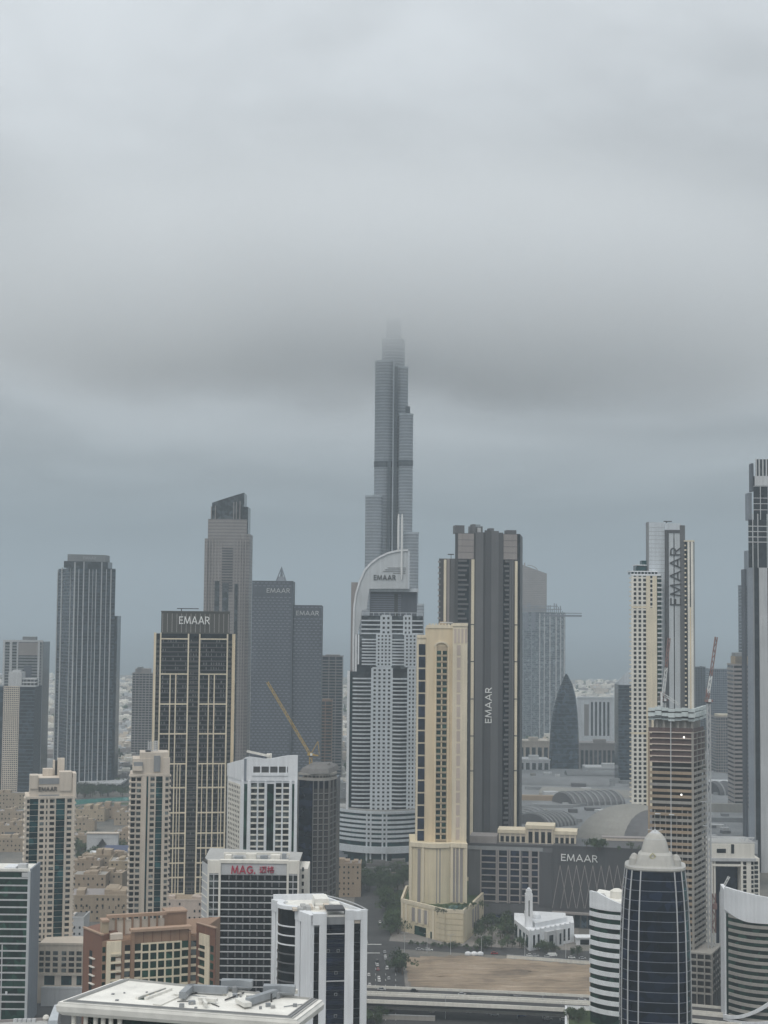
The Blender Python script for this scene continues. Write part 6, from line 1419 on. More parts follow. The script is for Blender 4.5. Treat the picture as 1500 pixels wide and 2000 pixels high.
corner_roof()

# ---- dark blue domed tower
def domed_tower():
    d = 640.0; c = at_d(1280, 1850, d + 14); cx, cy_ = c.x, c.y; zr = zat(1703, d, 1280)
    b = Bld('domed_tower', 'dark blue bowed glass tower with a grey stone dome', 'skyscraper', (cx, cy_))
    prof = [(2060, 14.9), (1980, 14.85), (1900, 14.7), (1830, 14.35), (1775, 13.8), (1735, 13.1), (1705, 12.3)]
    PHI = -math.atan2(cx, cy_); cp_, sp_ = math.cos(PHI), math.sin(PHI)
    def turn(x, y): return (cx + x * cp_ - y * sp_, cy_ + x * sp_ + y * cp_)
    def half(z):
        yy = [(zat(y, d, 1280), r) for y, r in prof]
        if z <= yy[0][0]: return yy[0][1]
        for (a, ra), (e, re) in zip(yy, yy[1:]):
            if a <= z <= e: return ra + (re - ra) * (z - a) / (e - a)
        return yy[-1][1]
    def ring(z, k=1.0, n=32, off=0.0):
        """rounded square plan turned towards the viewer"""
        r = half(z) * k + off; pts = []
        for i in range(n):
            a = 2 * math.pi * i / n + math.pi / n; s_, q = math.sin(a), math.cos(a); e = .62
            pts.append(Vector(turn(r * math.copysign(abs(q) ** e, q), r * math.copysign(abs(s_) ** e, s_))))
        return pts
    lv = 4.05; zs = []; z = zr
    while z > 0: zs.append(z); z -= lv
    zs = zs[::-1]; zs[0] = 0.0
    mb = MB(); n = 32
    for z in zs: mb.v += [(p.x, p.y, z) for p in ring(z, 1, n, -.25)]
    for j in range(len(zs) - 1):
        for i in range(n): mb.f.append((j*n + i, j*n + (i+1) % n, (j+1)*n + (i+1) % n, (j+1)*n + i))
    b.put('core', mb, 'glass_midnight')
    # each storey a set of glass panels round the front
    grp = [(16, 18, 'glass_midnight'), (18, 20, 'glass_midnight'), (20, 22, 'glass_midnight'), (22, 26, 'glass_midnight'), (26, 28, 'glass_midnight'), (28, 30, 'glass_teal'), (30, 32, 'glass_teal')]
    for j in range(len(zs) - 1):
        if zs[j + 1] < zat(2030, d): continue
        a0, a1 = ring(zs[j] + .12), ring(zs[j + 1] - .12)
        for (i0, i1, m_) in grp:
            mb = MB(); k = i1 - i0 + 1; idx = [(i0 + t_) % n for t_ in range(k)]
            lo = [a0[i] for i in idx]; hi = [a1[i] for i in idx]
            mb.v = [(p.x, p.y, zs[j] + .12) for p in lo] + [(p.x, p.y, zs[j + 1] - .12) for p in hi]
            mb.f = [(t_, t_ + 1, k + t_ + 1, k + t_) for t_ in range(k - 1)]; b.put('glass_panel', mb, m_)
        mb = MB(); rg = ring(zs[j + 1], 1, n); mb.strip(rg[15:] + rg[:2], zs[j + 1] - .1, zs[j + 1] + .1, -.3, .16); b.put('level_line', mb, 'slate_pale')
    # vertical ribs
    for i in (15, 18, 20, 22, 26, 28, 30):
        mb = MB(); k0 = [q for q in zs if q > zat(2030, d)]
        for za, zb in zip(k0, k0[1:]):
            p, q = ring(za, 1, n, .1)[i], ring(zb, 1, n, .1)[i]; mb.bar((p.x, p.y, za), (q.x, q.y, zb), .42)
        b.put('rib', mb, 'pale_grey')
    # stone rim and dome
    def loft(name, levels, mat, fy=0.0):
        mb = MB(); 
        for z, r, e in levels:
            for i in range(n):
                a = 2 * math.pi * i / n + math.pi / n; s_, q = math.sin(a), math.cos(a); mb.v.append((*turn(r * math.copysign(abs(q) ** e, q), r * math.copysign(abs(s_) ** e, s_) + fy), z))
        for j in range(len(levels) - 1):
            for i in range(n): mb.f.append((j*n + i, j*n + (i+1) % n, (j+1)*n + (i+1) % n, (j+1)*n + i))
        mb.f.append(tuple((len(levels) - 1) * n + i for i in range(n))); mb.f.append(tuple(range(n - 1, -1, -1))); return b.put(name, mb, mat)
    Z = lambda y: zat(y, d + 4, 1280)
    loft('rim', [(zr - .3, 12.4, .62), (zr + .2, 12.75, .62), (zr + 1.0, 12.6, .62)], 'stone_dome'); loft('roof_terrace', [(zr + 1.0, 12.3, .62), (zr + 1.05, 11, .62)], 'roof_grey')
    loft('dome_base', [(zr + .9, 8.7, .42), (Z(1692), 8.2, .42), (Z(1680), 7.5, .45), (Z(1672), 6.9, .5), (Z(1668), 6.0, .6)], 'stone_dome', -2.4)
    loft('dome', [(Z(1674), 6.0, .5), (Z(1660), 5.4, .5), (Z(1650), 4.8, .52), (Z(1642), 4.1, .55), (Z(1635), 3.0, .6), (Z(1630), 1.6, .7), (Z(1626), .3, 1)], 'stone_dome', -1.6)
    loft('dome_cap', [(Z(1643), 4.25, .55), (Z(1636), 3.1, .6), (Z(1630), 1.7, .7), (Z(1625.5), .25, 1)], 'pale_grey', -1.6)
    for sx_ in (-1, 1):
        p0, p1 = turn(sx_ * .2, -6.3), turn(sx_ * .05, -2.4); mb = MB(); mb.bar((p0[0], p0[1], Z(1652)), (p1[0], p1[1], Z(1627)), .35); b.put('dome_seam', mb, 'grey')
        p = turn(sx_ * 8.6, -3.5); mb = MB(); mb.lathe(p[0], p[1], [(2.3, zr + 1), (2.1, Z(1682)), (1.1, Z(1674)), (.2, Z(1671.5))], 14); b.put('side_turret', mb, 'stone_dome')
    mb = MB(); p = turn(-1.0, -9.6); q = (p[0], p[1], Z(1673))
    for a, e in (((-1.2, 0), (0, 1.2)), ((0, 1.2), (1.2, 0)), ((1.2, 0), (0, -1.2)), ((0, -1.2), (-1.2, 0))): mb.bar((q[0] + a[0], q[1], q[2] + a[1]), (q[0] + e[0], q[1], q[2] + e[1]), .34)
    mb.bar((q[0] - .7, q[1], q[2] - 2.1), (q[0] + .7, q[1], q[2] - 2.1), .25)
    b.put('emblem', mb, 'emblem_gold', label='small pale gold diamond emblem on the dome')
    mb = MB(); mb.lathe(cx, cy_, [(.15, Z(1628)), (.1, Z(1616))], 6); b.put('mast', mb, 'pale_grey')
    for s_ in (-1, 1): mb = MB(); mb.bar((cx, cy_ - .5, Z(1629)), (cx + s_ * 3.2, cy_ - .5, Z(1626)), .25); b.put('aerial', mb, 'pale_grey')
domed_tower()

# ---- white and green banded tower with swept front
def banded_tower():
    d = 722.0; PY = 1850; A, C = col(1153, PY, d + 6), col(1233, PY, d - 6); b = Bld('banded_tower', 'white tower with curved green window bands left of the domed tower', 'building', A)
    pts = arc(A, C, 3.0, 12); bk = [C + Vector((4, 30)), A + Vector((8, 30))]; z0, zt = 24.0, zat(1764, d, 1185)
    b.prism('core', 'glass_deep', pts + bk, 0, zt); k = 0; y = 1771.0
    while y < 1985:
        z = zat(y, d - 2, 1190); mb = MB(); mb.strip(pts, z - 1.05, z + 1.05, -.3, .55); b.put('white_band', mb, 'white')
        y += 18.75
    zz = [zat(1744 + (0 if i < 3 else (i - 3) * 2.6), d, 1185) for i in range(13)]
    mb = MB()
    for i in range(12):
        a0, a1 = offset(pts, .5)[i], offset(pts, .5)[i + 1]; c0, c1 = offset(pts, -.6)[i], offset(pts, -.6)[i + 1]
        mb.hexa([(a0.x, a0.y, zt - 3), (a1.x, a1.y, zt - 3), (c1.x, c1.y, zt - 3), (c0.x, c0.y, zt - 3), (a0.x, a0.y, zz[i]), (a1.x, a1.y, zz[i + 1]), (c1.x, c1.y, zz[i + 1]), (c0.x, c0.y, zz[i])])
    b.put('parapet', mb, 'white'); b.prism('roof', 'roof_white', inset(pts + bk, .96), zt, zt + .4)
    p = col(1205, 1750, d + 12); mb = MB(); mb.lathe(p.x, p.y, [(3.2, zt), (3.2, zt + 3.6), (1.5, zt + 4.6), (.2, zt + 4.8)], 16); b.put('roof_tank', mb, 'white_warm'); b.box('roof_unit', 'roof_grey', p.x - 12, p.x - 6, p.y - 6, p.y, zt + .4, zt + 2.4)
    b.box('end_pier', 'white', C.x - .6, C.x + 1.2, C.y - .7, C.y + 2, 0, zt - 1)
    # podium with a roof garden
    q = [gnd(1104, 2040, z0), gnd(1240, 2040, z0), gnd(1240, 1972, z0), gnd(1104, 1966, z0)]; b.prism('podium', 'roof_white', q, 0, z0 - 1); mb = MB(); mb.strip(q + [q[0]], z0 - 1, z0 + .6, -.9, .2); b.put('podium_parapet', mb, 'white'); b.prism('roof_garden', 'lawn', inset(q, .9), z0 - 1, z0 - .6)
    return z0, q
GARDEN_Z, GARDEN = banded_tower()

# ---- curved white tower at the right edge
def curved_tower():
    d = 790.0; PY = 1850; A, C = col(1417, PY, d), col(1560, PY, d - 12); b = Bld('curved_tower', 'curved white-edged tower with dark green bands at the right edge', 'building', A)
    pts = arc(A, C, 9.0, 18); bk = [C + Vector((0, 34)), A + Vector((6, 34))]; zt = zat(1783, d, 1440); b.prism('core', 'glass_deep', pts + bk, 0, zt)
    y = 1790.0
    while y < 1992:
        z = zat(y, d - 5, 1460); mb = MB(); mb.strip(pts[1:], z - .75, z + .75, -.3, .5); b.put('storey_band', mb, 'concrete'); y += 13.9
    mb = MB(); o1, o2 = offset(pts, .8), offset(pts, -.8)
    zz = [zat(1732 + 16 * (i / 18) ** 1.3 * 1.1, d, 1440) for i in range(19)]; zb = [zat(1776 + 16 * math.sin(math.pi * .5 * min(1, i / 7)), d, 1440) for i in range(19)]
    for i in range(18):
        mb.hexa([(o1[i].x, o1[i].y, zb[i]), (o1[i+1].x, o1[i+1].y, zb[i+1]), (o2[i+1].x, o2[i+1].y, zb[i+1]), (o2[i].x, o2[i].y, zb[i]), (o1[i].x, o1[i].y, zz[i]), (o1[i+1].x, o1[i+1].y, zz[i+1]), (o2[i+1].x, o2[i+1].y, zz[i+1]), (o2[i].x, o2[i].y, zz[i])])
    b.put('parapet', mb, 'white')
    a, c = col(1415, PY, d - .5), col(1421.5, PY, d - .5); b.prism('white_edge', 'white', [a, c, c + Vector((2, 18)), a + Vector((2, 18))], 0, zat(1738, d, 1417))
    o3 = offset(pts, 1.0)
    for y0, y1, w in ((1990, 1950, 1.6), (1995, 1986, 1.3)):
        mb = MB()
        for i in range(18):
            t0, t1 = i / 11, (i + 1) / 11; za, zb_ = zat(y0 - (y0 - y1) * min(t0, 1.6) ** 1.7, d - 6, 1460), zat(y0 - (y0 - y1) * min(t1, 1.6) ** 1.7, d - 6, 1460); mb.bar((o3[i].x, o3[i].y, za), (o3[i + 1].x, o3[i + 1].y, zb_), w)
        b.put('swept_band', mb, 'white')
    b.prism('roof', 'roof_white', inset(pts + bk, .95), zt, zt + .4)
curved_tower()
# ================================================================== MALL ROOFS, LOW TOWN, STREET THINGS
# ---- mall: a low body with barrel vaults, ribbed shells and a big ring roof
def mall():
    zr = 27.0
    P = [gnd(1005, 1662, zr), gnd(1480, 1668, zr), gnd(1480, 1515, zr), gnd(1350, 1505, zr), gnd(1005, 1500, zr)]
    b = Bld('shopping_mall', 'sprawling grey mall roofscape of vaults and ribbed shells behind the lettered block', 'building', P[0])
    b.prism('body', 'mall_roof', P, 0, zr)
    rr = random.Random(21)
    def vault(a, c, w, h, name, mat, ribs=0, z=zr, n=10):
        """barrel vault along the line a-c; w half width, h rise"""
        A, C = gnd(a[0], a[1], z), gnd(c[0], c[1], z); d_ = (C - A).normalized(); s_ = Vector((d_.y, -d_.x)); mb = MB(); k = 12
        for i in range(k + 1):
            an = math.pi * i / k
            for Q in (A, C): q = Q + s_ * (w * math.cos(an)); mb.v.append((q.x, q.y, z + .05 + h * math.sin(an)))
        for i in range(k): mb.f.append((2*i, 2*i + 1, 2*i + 3, 2*i + 2))
        mb.f += [tuple(2*i for i in range(k + 1)), tuple(2*i + 1 for i in range(k, -1, -1))]; v_o = b.put(name, mb, mat)
        for r_ in range(ribs):
            Q = A.lerp(C, (r_ + .5) / ribs); mb = MB(); pr = None
            for i in range(k + 1):
                an = math.pi * i / k; q = Q + s_ * ((w + .3) * math.cos(an)); v_ = Vector((q.x, q.y, z + .05 + (h + .35) * math.sin(an)))
                if pr is not None: mb.bar(pr, v_, 1.5)
                pr = v_
            sub(b.put('vault_rib', mb, 'grey'), v_o)
    vault((1098, 1570), (1200, 1566), 22, 11, 'ribbed_vault', 'mid_grey', 9); vault((1040, 1612), (1098, 1606), 20, 10, 'ribbed_vault', 'mid_grey', 8); vault((1390, 1550), (1462, 1548), 18, 12, 'ribbed_vault', 'dark_grey', 4)
    vault((1012, 1604), (1040, 1590), 14, 8, 'vault', 'mall_roof', 4); vault((1020, 1528), (1190, 1532), 26, 7, 'vault', 'mall_roof'); vault((1060, 1548), (1240, 1556), 20, 6, 'vault', 'mall_dome'); vault((1105, 1513), (1215, 1514), 14, 5, 'vault', 'mall_roof')
    # the big ring roof (pale shell round a darker dome)
    c = gnd(1236, 1660, zr); rx = 46.0
    def cap(x, y, r, h, name, mat, n=44):
        mb = MB(); mb.lathe(x, y, [(r * math.cos(t_), zr + h * math.sin(t_)) for t_ in [math.pi / 2 * i / 10 for i in range(10)]] + [(.5, zr + h)], n); return b.put(name, mb, mat)
    cap(c.x, c.y, 47, 36, 'outer_shell', 'mall_dome'); c2x, c2y = c.x + 15, c.y - 19; dome_o = cap(c2x, c2y, 40, 34, 'dome', 'mid_grey'); c = Vector((c2x, c2y - 4))
    for i in range(7): an = math.pi * (.1 + .13 * i); mb = MB(); mb.bar((c.x - 36 * math.cos(an), c.y + 4 - 36 * math.sin(an), zr + 7.5), (c.x - 19 * math.cos(an), c.y + 4 - 19 * math.sin(an), zr + 26.8), .7); sub(b.put('dome_rib', mb, 'grey'), dome_o)
    # ledges, long pale strips and plant boxes
    for (l, r, y, h, m_) in ((1025, 1095, 1541, 3, 'grey'), (1110, 1180, 1528, 2.5, 'pale_grey'), (1160, 1235, 1548, 3, 'grey'), (1010, 1090, 1562, 5, 'tan'), (1040, 1120, 1576, 3, 'grey'), (1380, 1455, 1585, 8, 'mall_dome'), (1385, 1450, 1530, 4, 'white'), (1380, 1450, 1604, 4, 'mall_roof')):
        a, e = gnd(l, y, zr), gnd(r, y + 1.5, zr); m_d = (a + e) / 2; b.cube('roof_ledge', m_, (m_d.x, m_d.y, zr + h / 2), ((e - a).length, 7, h), math.atan2((e - a).y, (e - a).x))
    for k in range(46):
        px, py = rr.uniform(1015, 1255), rr.uniform(1506, 1625); q = gnd(px, py, zr); s_ = rr.uniform(3, 10); b.cube('roof_plant', rr.choice(('mall_roof', 'pale_grey', 'grey', 'mall_dome', 'mid_grey')), (q.x, q.y, zr + 1), (s_ * 1.6, s_, rr.uniform(1.5, 6)), rr.uniform(-.4, .4))
    for k in range(14):
        px, py = rr.uniform(1385, 1455), rr.uniform(1520, 1640); q = gnd(px, py, zr); s_ = rr.uniform(3, 8); b.cube('roof_plant', rr.choice(('mall_roof', 'pale_grey', 'grey')), (q.x, q.y, zr + 1), (s_ * 1.6, s_, rr.uniform(1.5, 4)), rr.uniform(-.4, .4))
    for k in range(6):                      # sweeping ramps beyond
        y = 1470 + 8 * k; a, e = gnd(1388, y, 12), gnd(1440, y + 7 - 2 * k, 12); mb = MB(); mb.bar((a.x, a.y, 12), (e.x, e.y, 12), 7 - .6 * k); b.put('ramp', mb, 'pale_grey')
mall()

# ---- white mosque
def mosque():
    A, C, R = gnd(1004, 1833), gnd(1034, 1858), gnd(1121, 1840); b = Bld('mosque', 'small white mosque with a square minaret beside the sandy lot', 'mosque', C)
    d = C.y; f = b.face(C, R); g = b.face(A, C); z1 = 12.5; bk = Vector((2, 22))
    b.prism('hall', 'white', [C, R, R + bk, A + bk, A], 0, z1); b.prism('upper_hall', 'white', inset([C, R, R + bk, A + bk], .7), z1, z1 + 3)
    c = (C + R) / 2 + Vector((-5, 12)); mb = MB(); mb.lathe(c.x - 4, c.y, [(3.0, z1 + 3), (3.0, z1 + 4), (2.6, z1 + 5.6), (1.4, z1 + 6.8), (.1, z1 + 7.4)], 18); b.put('dome', mb, 'white')
    m0 = gnd(1033, 1850) + Vector((0, 2)); zt = zat(1745, m0.y, 1033); h = 2.3
    b.box('minaret', 'white', m0.x - h, m0.x + h, m0.y - h, m0.y + h, 0, zt); b.box('minaret_gallery', 'white', m0.x - h * .8, m0.x + h * .8, m0.y - h * .8, m0.y + h * .8, zt, zt + 2.2); mb = MB(); mb.lathe(m0.x, m0.y, [(1.1, zt + 2.2), (1.3, zt + 2.8), (.7, zt + 3.6), (.05, zt + 4.0)], 10); b.put('minaret_cap', mb, 'white')
    b.box('minaret_slit', 'glass_dark', m0.x - .3, m0.x + .3, m0.y - h - .12, m0.y - h + .1, zt - 14, zt - 4); b.box('minaret_slit', 'grey', m0.x + h - .1, m0.x + h + .12, m0.y - .4, m0.y + .4, zt - 16, zt - 3)
    for a, e in ((.08, .12), (.18, .22), (.36, .42), (.46, .5), (.6, .66), (.76, .8), (.86, .9)): f.box('window', 'glass_dark', f.L * a, f.L * e, 2, 9.5, -.1, .15)
    for a, e in ((.33, .52), (.56, .7)): f.box('porch', 'pale_grey', f.L * a, f.L * e, 0, 10.5, -.2, 2.2); f.box('porch_opening', 'glass_dark', f.L * (a + .05), f.L * (e - .05), 1, 8, 2.1, 2.3)
    for a in (.1, .35, .6, .8): g.box('window', 'glass_teal', g.L * a, g.L * (a + .12), 1.5, 9, -.1, .15)
    for k in range(9): f.box('merlon', 'white', f.L * (k / 9) + .6, f.L * (k / 9) + 1.6, z1, z1 + .9, -.6, .1)
mosque()
def gate_house():
    q = gnd(1141, 1846); b = Bld('gate_house', 'tiny white flat-roofed gate house right of the mosque', 'hut', q); b.box('wall', 'white', q.x - 5, q.x + 6, q.y, q.y + 8, 0, 4.5); b.box('opening', 'glass_dark', q.x - 2.6, q.x + 3.2, q.y - .12, q.y + .3, .3, 3.4); b.box('roof', 'white', q.x - 5.6, q.x + 6.6, q.y - 1.2, q.y + 8.6, 4.5, 5.1)
gate_house()

# ---- old-town style sandstone houses (left) : each a house of its own
def sand_house(px, py, w, dp, h, label, seed, mat='sand_wall', rot=0.0, arches=False):
    rr = random.Random(seed); q = gnd(px, py); b = Bld('sandstone_house', label, 'house', q, 'sandstone houses of the old-style quarter')
    A = q + Vector((-w / 2, w / 2 * math.sin(rot))); C = q + Vector((w / 2, -w / 2 * math.sin(rot))); bk = Vector((dp * math.sin(rot), dp)); b.prism('wall', mat, [A, C, C + bk, A + bk], 0, h); f = b.face(A, C)
    nst = max(1, int(h / 3.6)); nw = max(2, int(w / 3.6))
    for j in range(nst):
        for i, (a, c) in enumerate(cells(.8, f.L - .8, nw, .34)):
            if rr.random() < .62: f.box('window', 'glass_dark', a, c, h * (j + .35) / nst, h * (j + .72) / nst, -.1, .12)
    b.prism('roof', rr.choice(('taupe', 'concrete', 'tan', 'concrete_dark', 'sand_wall')), inset([A, C, C + bk, A + bk], .96), h, h + .25)
    mb = MB(); mb.strip([A + bk, A, C, C + bk], h, h + 1.0, -.6, .15); b.put('parapet', mb, mat)
    for k in range(rr.randint(3, 6)):
        a = rr.uniform(.02, .75); f.box('roof_room', mat, f.L * a, f.L * (a + rr.uniform(.1, .25)), h, h + rr.uniform(1.6, 4.5), -dp * rr.uniform(.5, .9), -dp * rr.uniform(.05, .4))
    for k in range(rr.randint(2, 5)): a = rr.uniform(.05, .85); f.box('roof_unit', rr.choice(('pale_grey', 'beige')), f.L * a, f.L * a + 1.8, h, h + 1.2, -dp * rr.uniform(.4, .8), -dp * rr.uniform(.4, .8) + 1.8)
    if arches: f.box('arch_recess', 'concrete_dark', f.L * .35, f.L * .65, 0, h * .6, -.1, .2)
    return b, f
hs = [(205, 1800, 52, 30, 17, 'large sandstone block with a row of triangular wall vents'), (172, 1745, 26, 20, 13, 'sandstone house with dark window pairs left of the narrow lane'), (203, 1738, 28, 18, 12, 'sandstone house with roof rooms behind the block with wall vents'),
      (232, 1722, 16, 24, 15, 'narrow sandstone house beside the balconied beige tower'), (166, 1705, 24, 16, 9, 'low flat sandstone house with pale coping'), (190, 1698, 26, 16, 11, 'sandstone house with two roof boxes in the old-style quarter'),
      (220, 1690, 26, 16, 9, 'low pinkish sandstone house behind two others'), (158, 1660, 26, 18, 12, 'sandstone house behind bare trees next to the beige lettered tower'), (175, 1604, 30, 22, 11, 'sandstone house near the lawn, at the back of the quarter'),
      (215, 1600, 34, 22, 12, 'wide sandstone house with a dark roof court near the lawn'), (246, 1612, 24, 20, 12, 'sandstone house with dark door by the balconied tower'), (246, 1650, 22, 18, 11, 'sandstone house right of the arched gateway'), (160, 1625, 24, 18, 10, 'small sandstone house left of the dark roof court')]
for i, (px, py, w, dp, h, lab) in enumerate(hs):
    b, f = sand_house(px, py, w, dp, h, lab, 100 + i, ('sand_wall', 'tan', 'sand_wall', 'cream_dark', 'tan')[i % 5], rot=.06 * ((i % 3) - 1))
    if i == 0:
        for k in range(9): u0 = f.L * (.12 + .085 * k); f.box('wall_vent', 'interior', u0, u0 + .8, 8.5, 10.5, -.1, .15)
for i, (px, py, w, h, lab) in enumerate([(14, 1612, 30, 13, 'sandstone house at the left edge with a curved pinkish roof edge'), (20, 1640, 34, 12, 'sandstone house with arched roof shelter at the left edge'), (40, 1628, 22, 11, 'small sandstone house between the left edge and the beige lettered tower'), (30, 1664, 40, 11, 'sandstone house with white arcade just above the green office roof'), (10, 1580, 44, 16, 'greyish courtyard block below the left-hand gridded tower')]):
    sand_house(px, py, w, 18, h, lab, 300 + i, 'sand_wall', arches=(i == 1))
def gateway():
    q = gnd(199, 1672); b = Bld('arched_gateway', 'pale stone gateway with a pointed arch in the sandstone quarter', 'gateway', q); w, h = 13.5, 19
    f = b.face(q + Vector((-w, 0)), q + Vector((w, 0))); hw = 5.0
    f.box('gate_pier', 'pale_grey', 0, w - hw, 0, h - 4, -6, 0); f.box('gate_pier', 'pale_grey', w + hw, 2 * w, 0, h - 4, -6, 0); f.box('gate_head', 'pale_grey', 0, 2 * w, h - 4, h, -6, .2); f.box('gate_cornice', 'beige', -.6, 2 * w + .6, h, h + 1, -6.5, .8); f.box('gate_back', 'concrete_dark', w - hw, w + hw, 0, h - 4, -5.5, -4)
    for s_ in (-1, 1):
        for k in range(4): f.box('arch_stone', 'pale_grey', w + s_ * hw * (1 - .2 * k) - (.0 if s_ < 0 else hw * .24), w + s_ * hw * (1 - .2 * k) + (hw * .24 if s_ < 0 else 0), h - 9.5 + 1.3 * k, h - 4, -5, -.1)
    q2 = gnd(222, 1682)
gateway()
def souk_roof(px, py, w, h, mat, label):
    q = gnd(px, py); b = Bld('market_hall', label, 'building', q); b.box('wall', 'beige', q.x - w, q.x + w, q.y, q.y + 16, 0, h); mb = MB(); mb.hexa([(q.x - w - 1, q.y - 2, h), (q.x + w + 1, q.y - 2, h), (q.x + w + 1, q.y + 17, h), (q.x - w - 1, q.y + 17, h), (q.x - w * .9, q.y + 5, h + 6), (q.x + w * .9, q.y + 5, h + 6), (q.x + w * .9, q.y + 9, h + 6), (q.x - w * .9, q.y + 9, h + 6)]); b.put('roof', mb, mat)
    for k in range(4): b.box('window', 'glass_dark', q.x - w + 2 + k * w * .48, q.x - w + 4 + k * w * .48, q.y - .1, q.y + .2, 1, h - 1.5)
souk_roof(232, 1684, 14, 7, 'tarpaulin_blue', 'market hall with a dark blue sloping roof in the sandstone quarter'); souk_roof(188, 1688, 7, 4, 'white', 'little kiosk with a white pitched roof in the sandstone quarter')
# small tan apartment house below the navy tower, and pale neighbours near the hotel podium
b, f = sand_house(676, 1752, 22, 20, 24, 'tan apartment house at the foot of the navy tower', 410, 'tan'); b.root['group'] = 'low blocks by the hotel'; b.root.name = 'apartment_house'
def low_block(px, py, w, dp, h, label, seed, mat='grey'):
    b, f = sand_house(px, py, w, dp, h, label, seed, mat); b.root.name = 'low_block'; b.root['group'] = 'low blocks by the hotel'; b.root['category'] = 'building'
low_block(668, 1702, 20, 16, 13, 'low grey-blue block beside the round hotel podium', 411, 'grey_blue'); low_block(770, 1712, 46, 18, 9, 'long dark low block under the hotel podium', 412, 'concrete_dark'); low_block(735, 1722, 40, 10, 6, 'low dark strip of shops left of the cream tower', 413, 'concrete_dark')
low_block(365, 1800, 36, 24, 14, 'low beige podium block between the brown block and gold-framed tower', 414, 'beige_pink'); low_block(118, 1830, 30, 20, 12, 'low pale block beside the beige lettered tower', 415, 'pale_grey')

# ---- far low-rise quarter: every house in view its own object
def far_houses():
    rr = random.Random(77); meshes = []
    for k in range(6):
        mb = MB(); w, d_, h = rr.uniform(7, 11), rr.uniform(6, 10), rr.uniform(6, 10)
        mb.box(-w, w, -d_, d_, 0, h); mb.box(-w * .5, w * .3, -d_ * .4, d_ * .6, h, h + 3); mb.box(-w, w, -d_ - .2, -d_ + .3, h, h + 1); mb.box(-w - .1, -w + .4, -d_, d_, h, h + .9); mb.box(-w * .6, -w * .2, -d_ - .3, -d_ + .1, 1, 3.5); mb.box(w * .2, w * .6, -d_ - .3, -d_ + .1, 1, 3.5)
        meshes.append([mb.mesh('far_house', m_) for m_ in ('white_warm', 'beige', 'taupe', 'pale_grey')])
    n = 0
    zones = [(84, 112, 1332, 1500), (222, 262, 1330, 1500), (222, 300, 1420, 1530), (1130, 1210, 1344, 1368), (-10, 12, 1320, 1430), (480, 495, 1340, 1480), (626, 680, 1440, 1560), (1395, 1436, 1410, 1470), (290, 300, 1330, 1460)]
    wts = [1.4, 1.6, 1.0, .8, .5, .4, .6, .5, .4]
    while n < 290:
        z = rr.choices(zones, wts)[0]; px = rr.uniform(z[0], z[1]); t_ = rr.random() ** 1.5; py = z[2] + (z[3] - z[2]) * t_
        q = gnd(px, py)
        if q.y > 5200: continue
        o = bpy.data.objects.new('villa', rr.choice(rr.choice(meshes))); o.location = (q.x, q.y, 0); o.rotation_euler.z = rr.uniform(-.5, .5); s_ = rr.uniform(.8, 1.4) * (1 + .25 * (q.y > 3500)); o.scale = (s_, s_, rr.uniform(.8, 1.4)); COL.objects.link(o)
        o['label'] = 'small pale flat-roofed villa in the distant low-rise quarter'; o['category'] = 'house'; o['group'] = 'villas of the distant low-rise quarter'; n += 1
    mb = MB(); mi = []
    for k in range(3000):
        y = 2300 + 2850 * rr.random() ** .8; x = rr.uniform(-.30, .30) * y
        w, d_, h = rr.uniform(5, 14), rr.uniform(5, 12), rr.uniform(5, 12); mb.box(x - w, x + w, y - d_, y + d_, 0, h); ci = rr.choice((0, 0, 1, 2, 3)); mi += [ci] * 6
        if rr.random() < .4: mb.box(x - w * .3, x + w * .5, y - d_ * .3, y + d_ * .3, h, h + 3); mi += [ci] * 6
    me = mb.mesh('distant_houses', 'white_warm')
    for m_ in ('beige', 'taupe', 'pale_grey'): me.materials.append(M[m_])
    me.polygons.foreach_set('material_index', mi); o = bpy.data.objects.new('distant_houses', me); COL.objects.link(o); o['kind'] = 'stuff'; o['label'] = 'mass of pale low houses reaching to the coast'
    mb = MB()
    for k in range(4200):
        y = 2000 + 3100 * rr.random() ** .9; x = rr.uniform(-.30, .30) * y; r = rr.uniform(2, 6); h = rr.uniform(4, 9); mb.lathe(x, y, [(r * .3, 0), (r, h * .5), (r * .6, h * .9), (.1, h)], 6)
    o = bpy.data.objects.new('distant_trees', mb.mesh('distant_trees', 'leaf')); COL.objects.link(o); o['kind'] = 'stuff'; o['label'] = 'dark trees scattered among the distant houses'
far_houses()

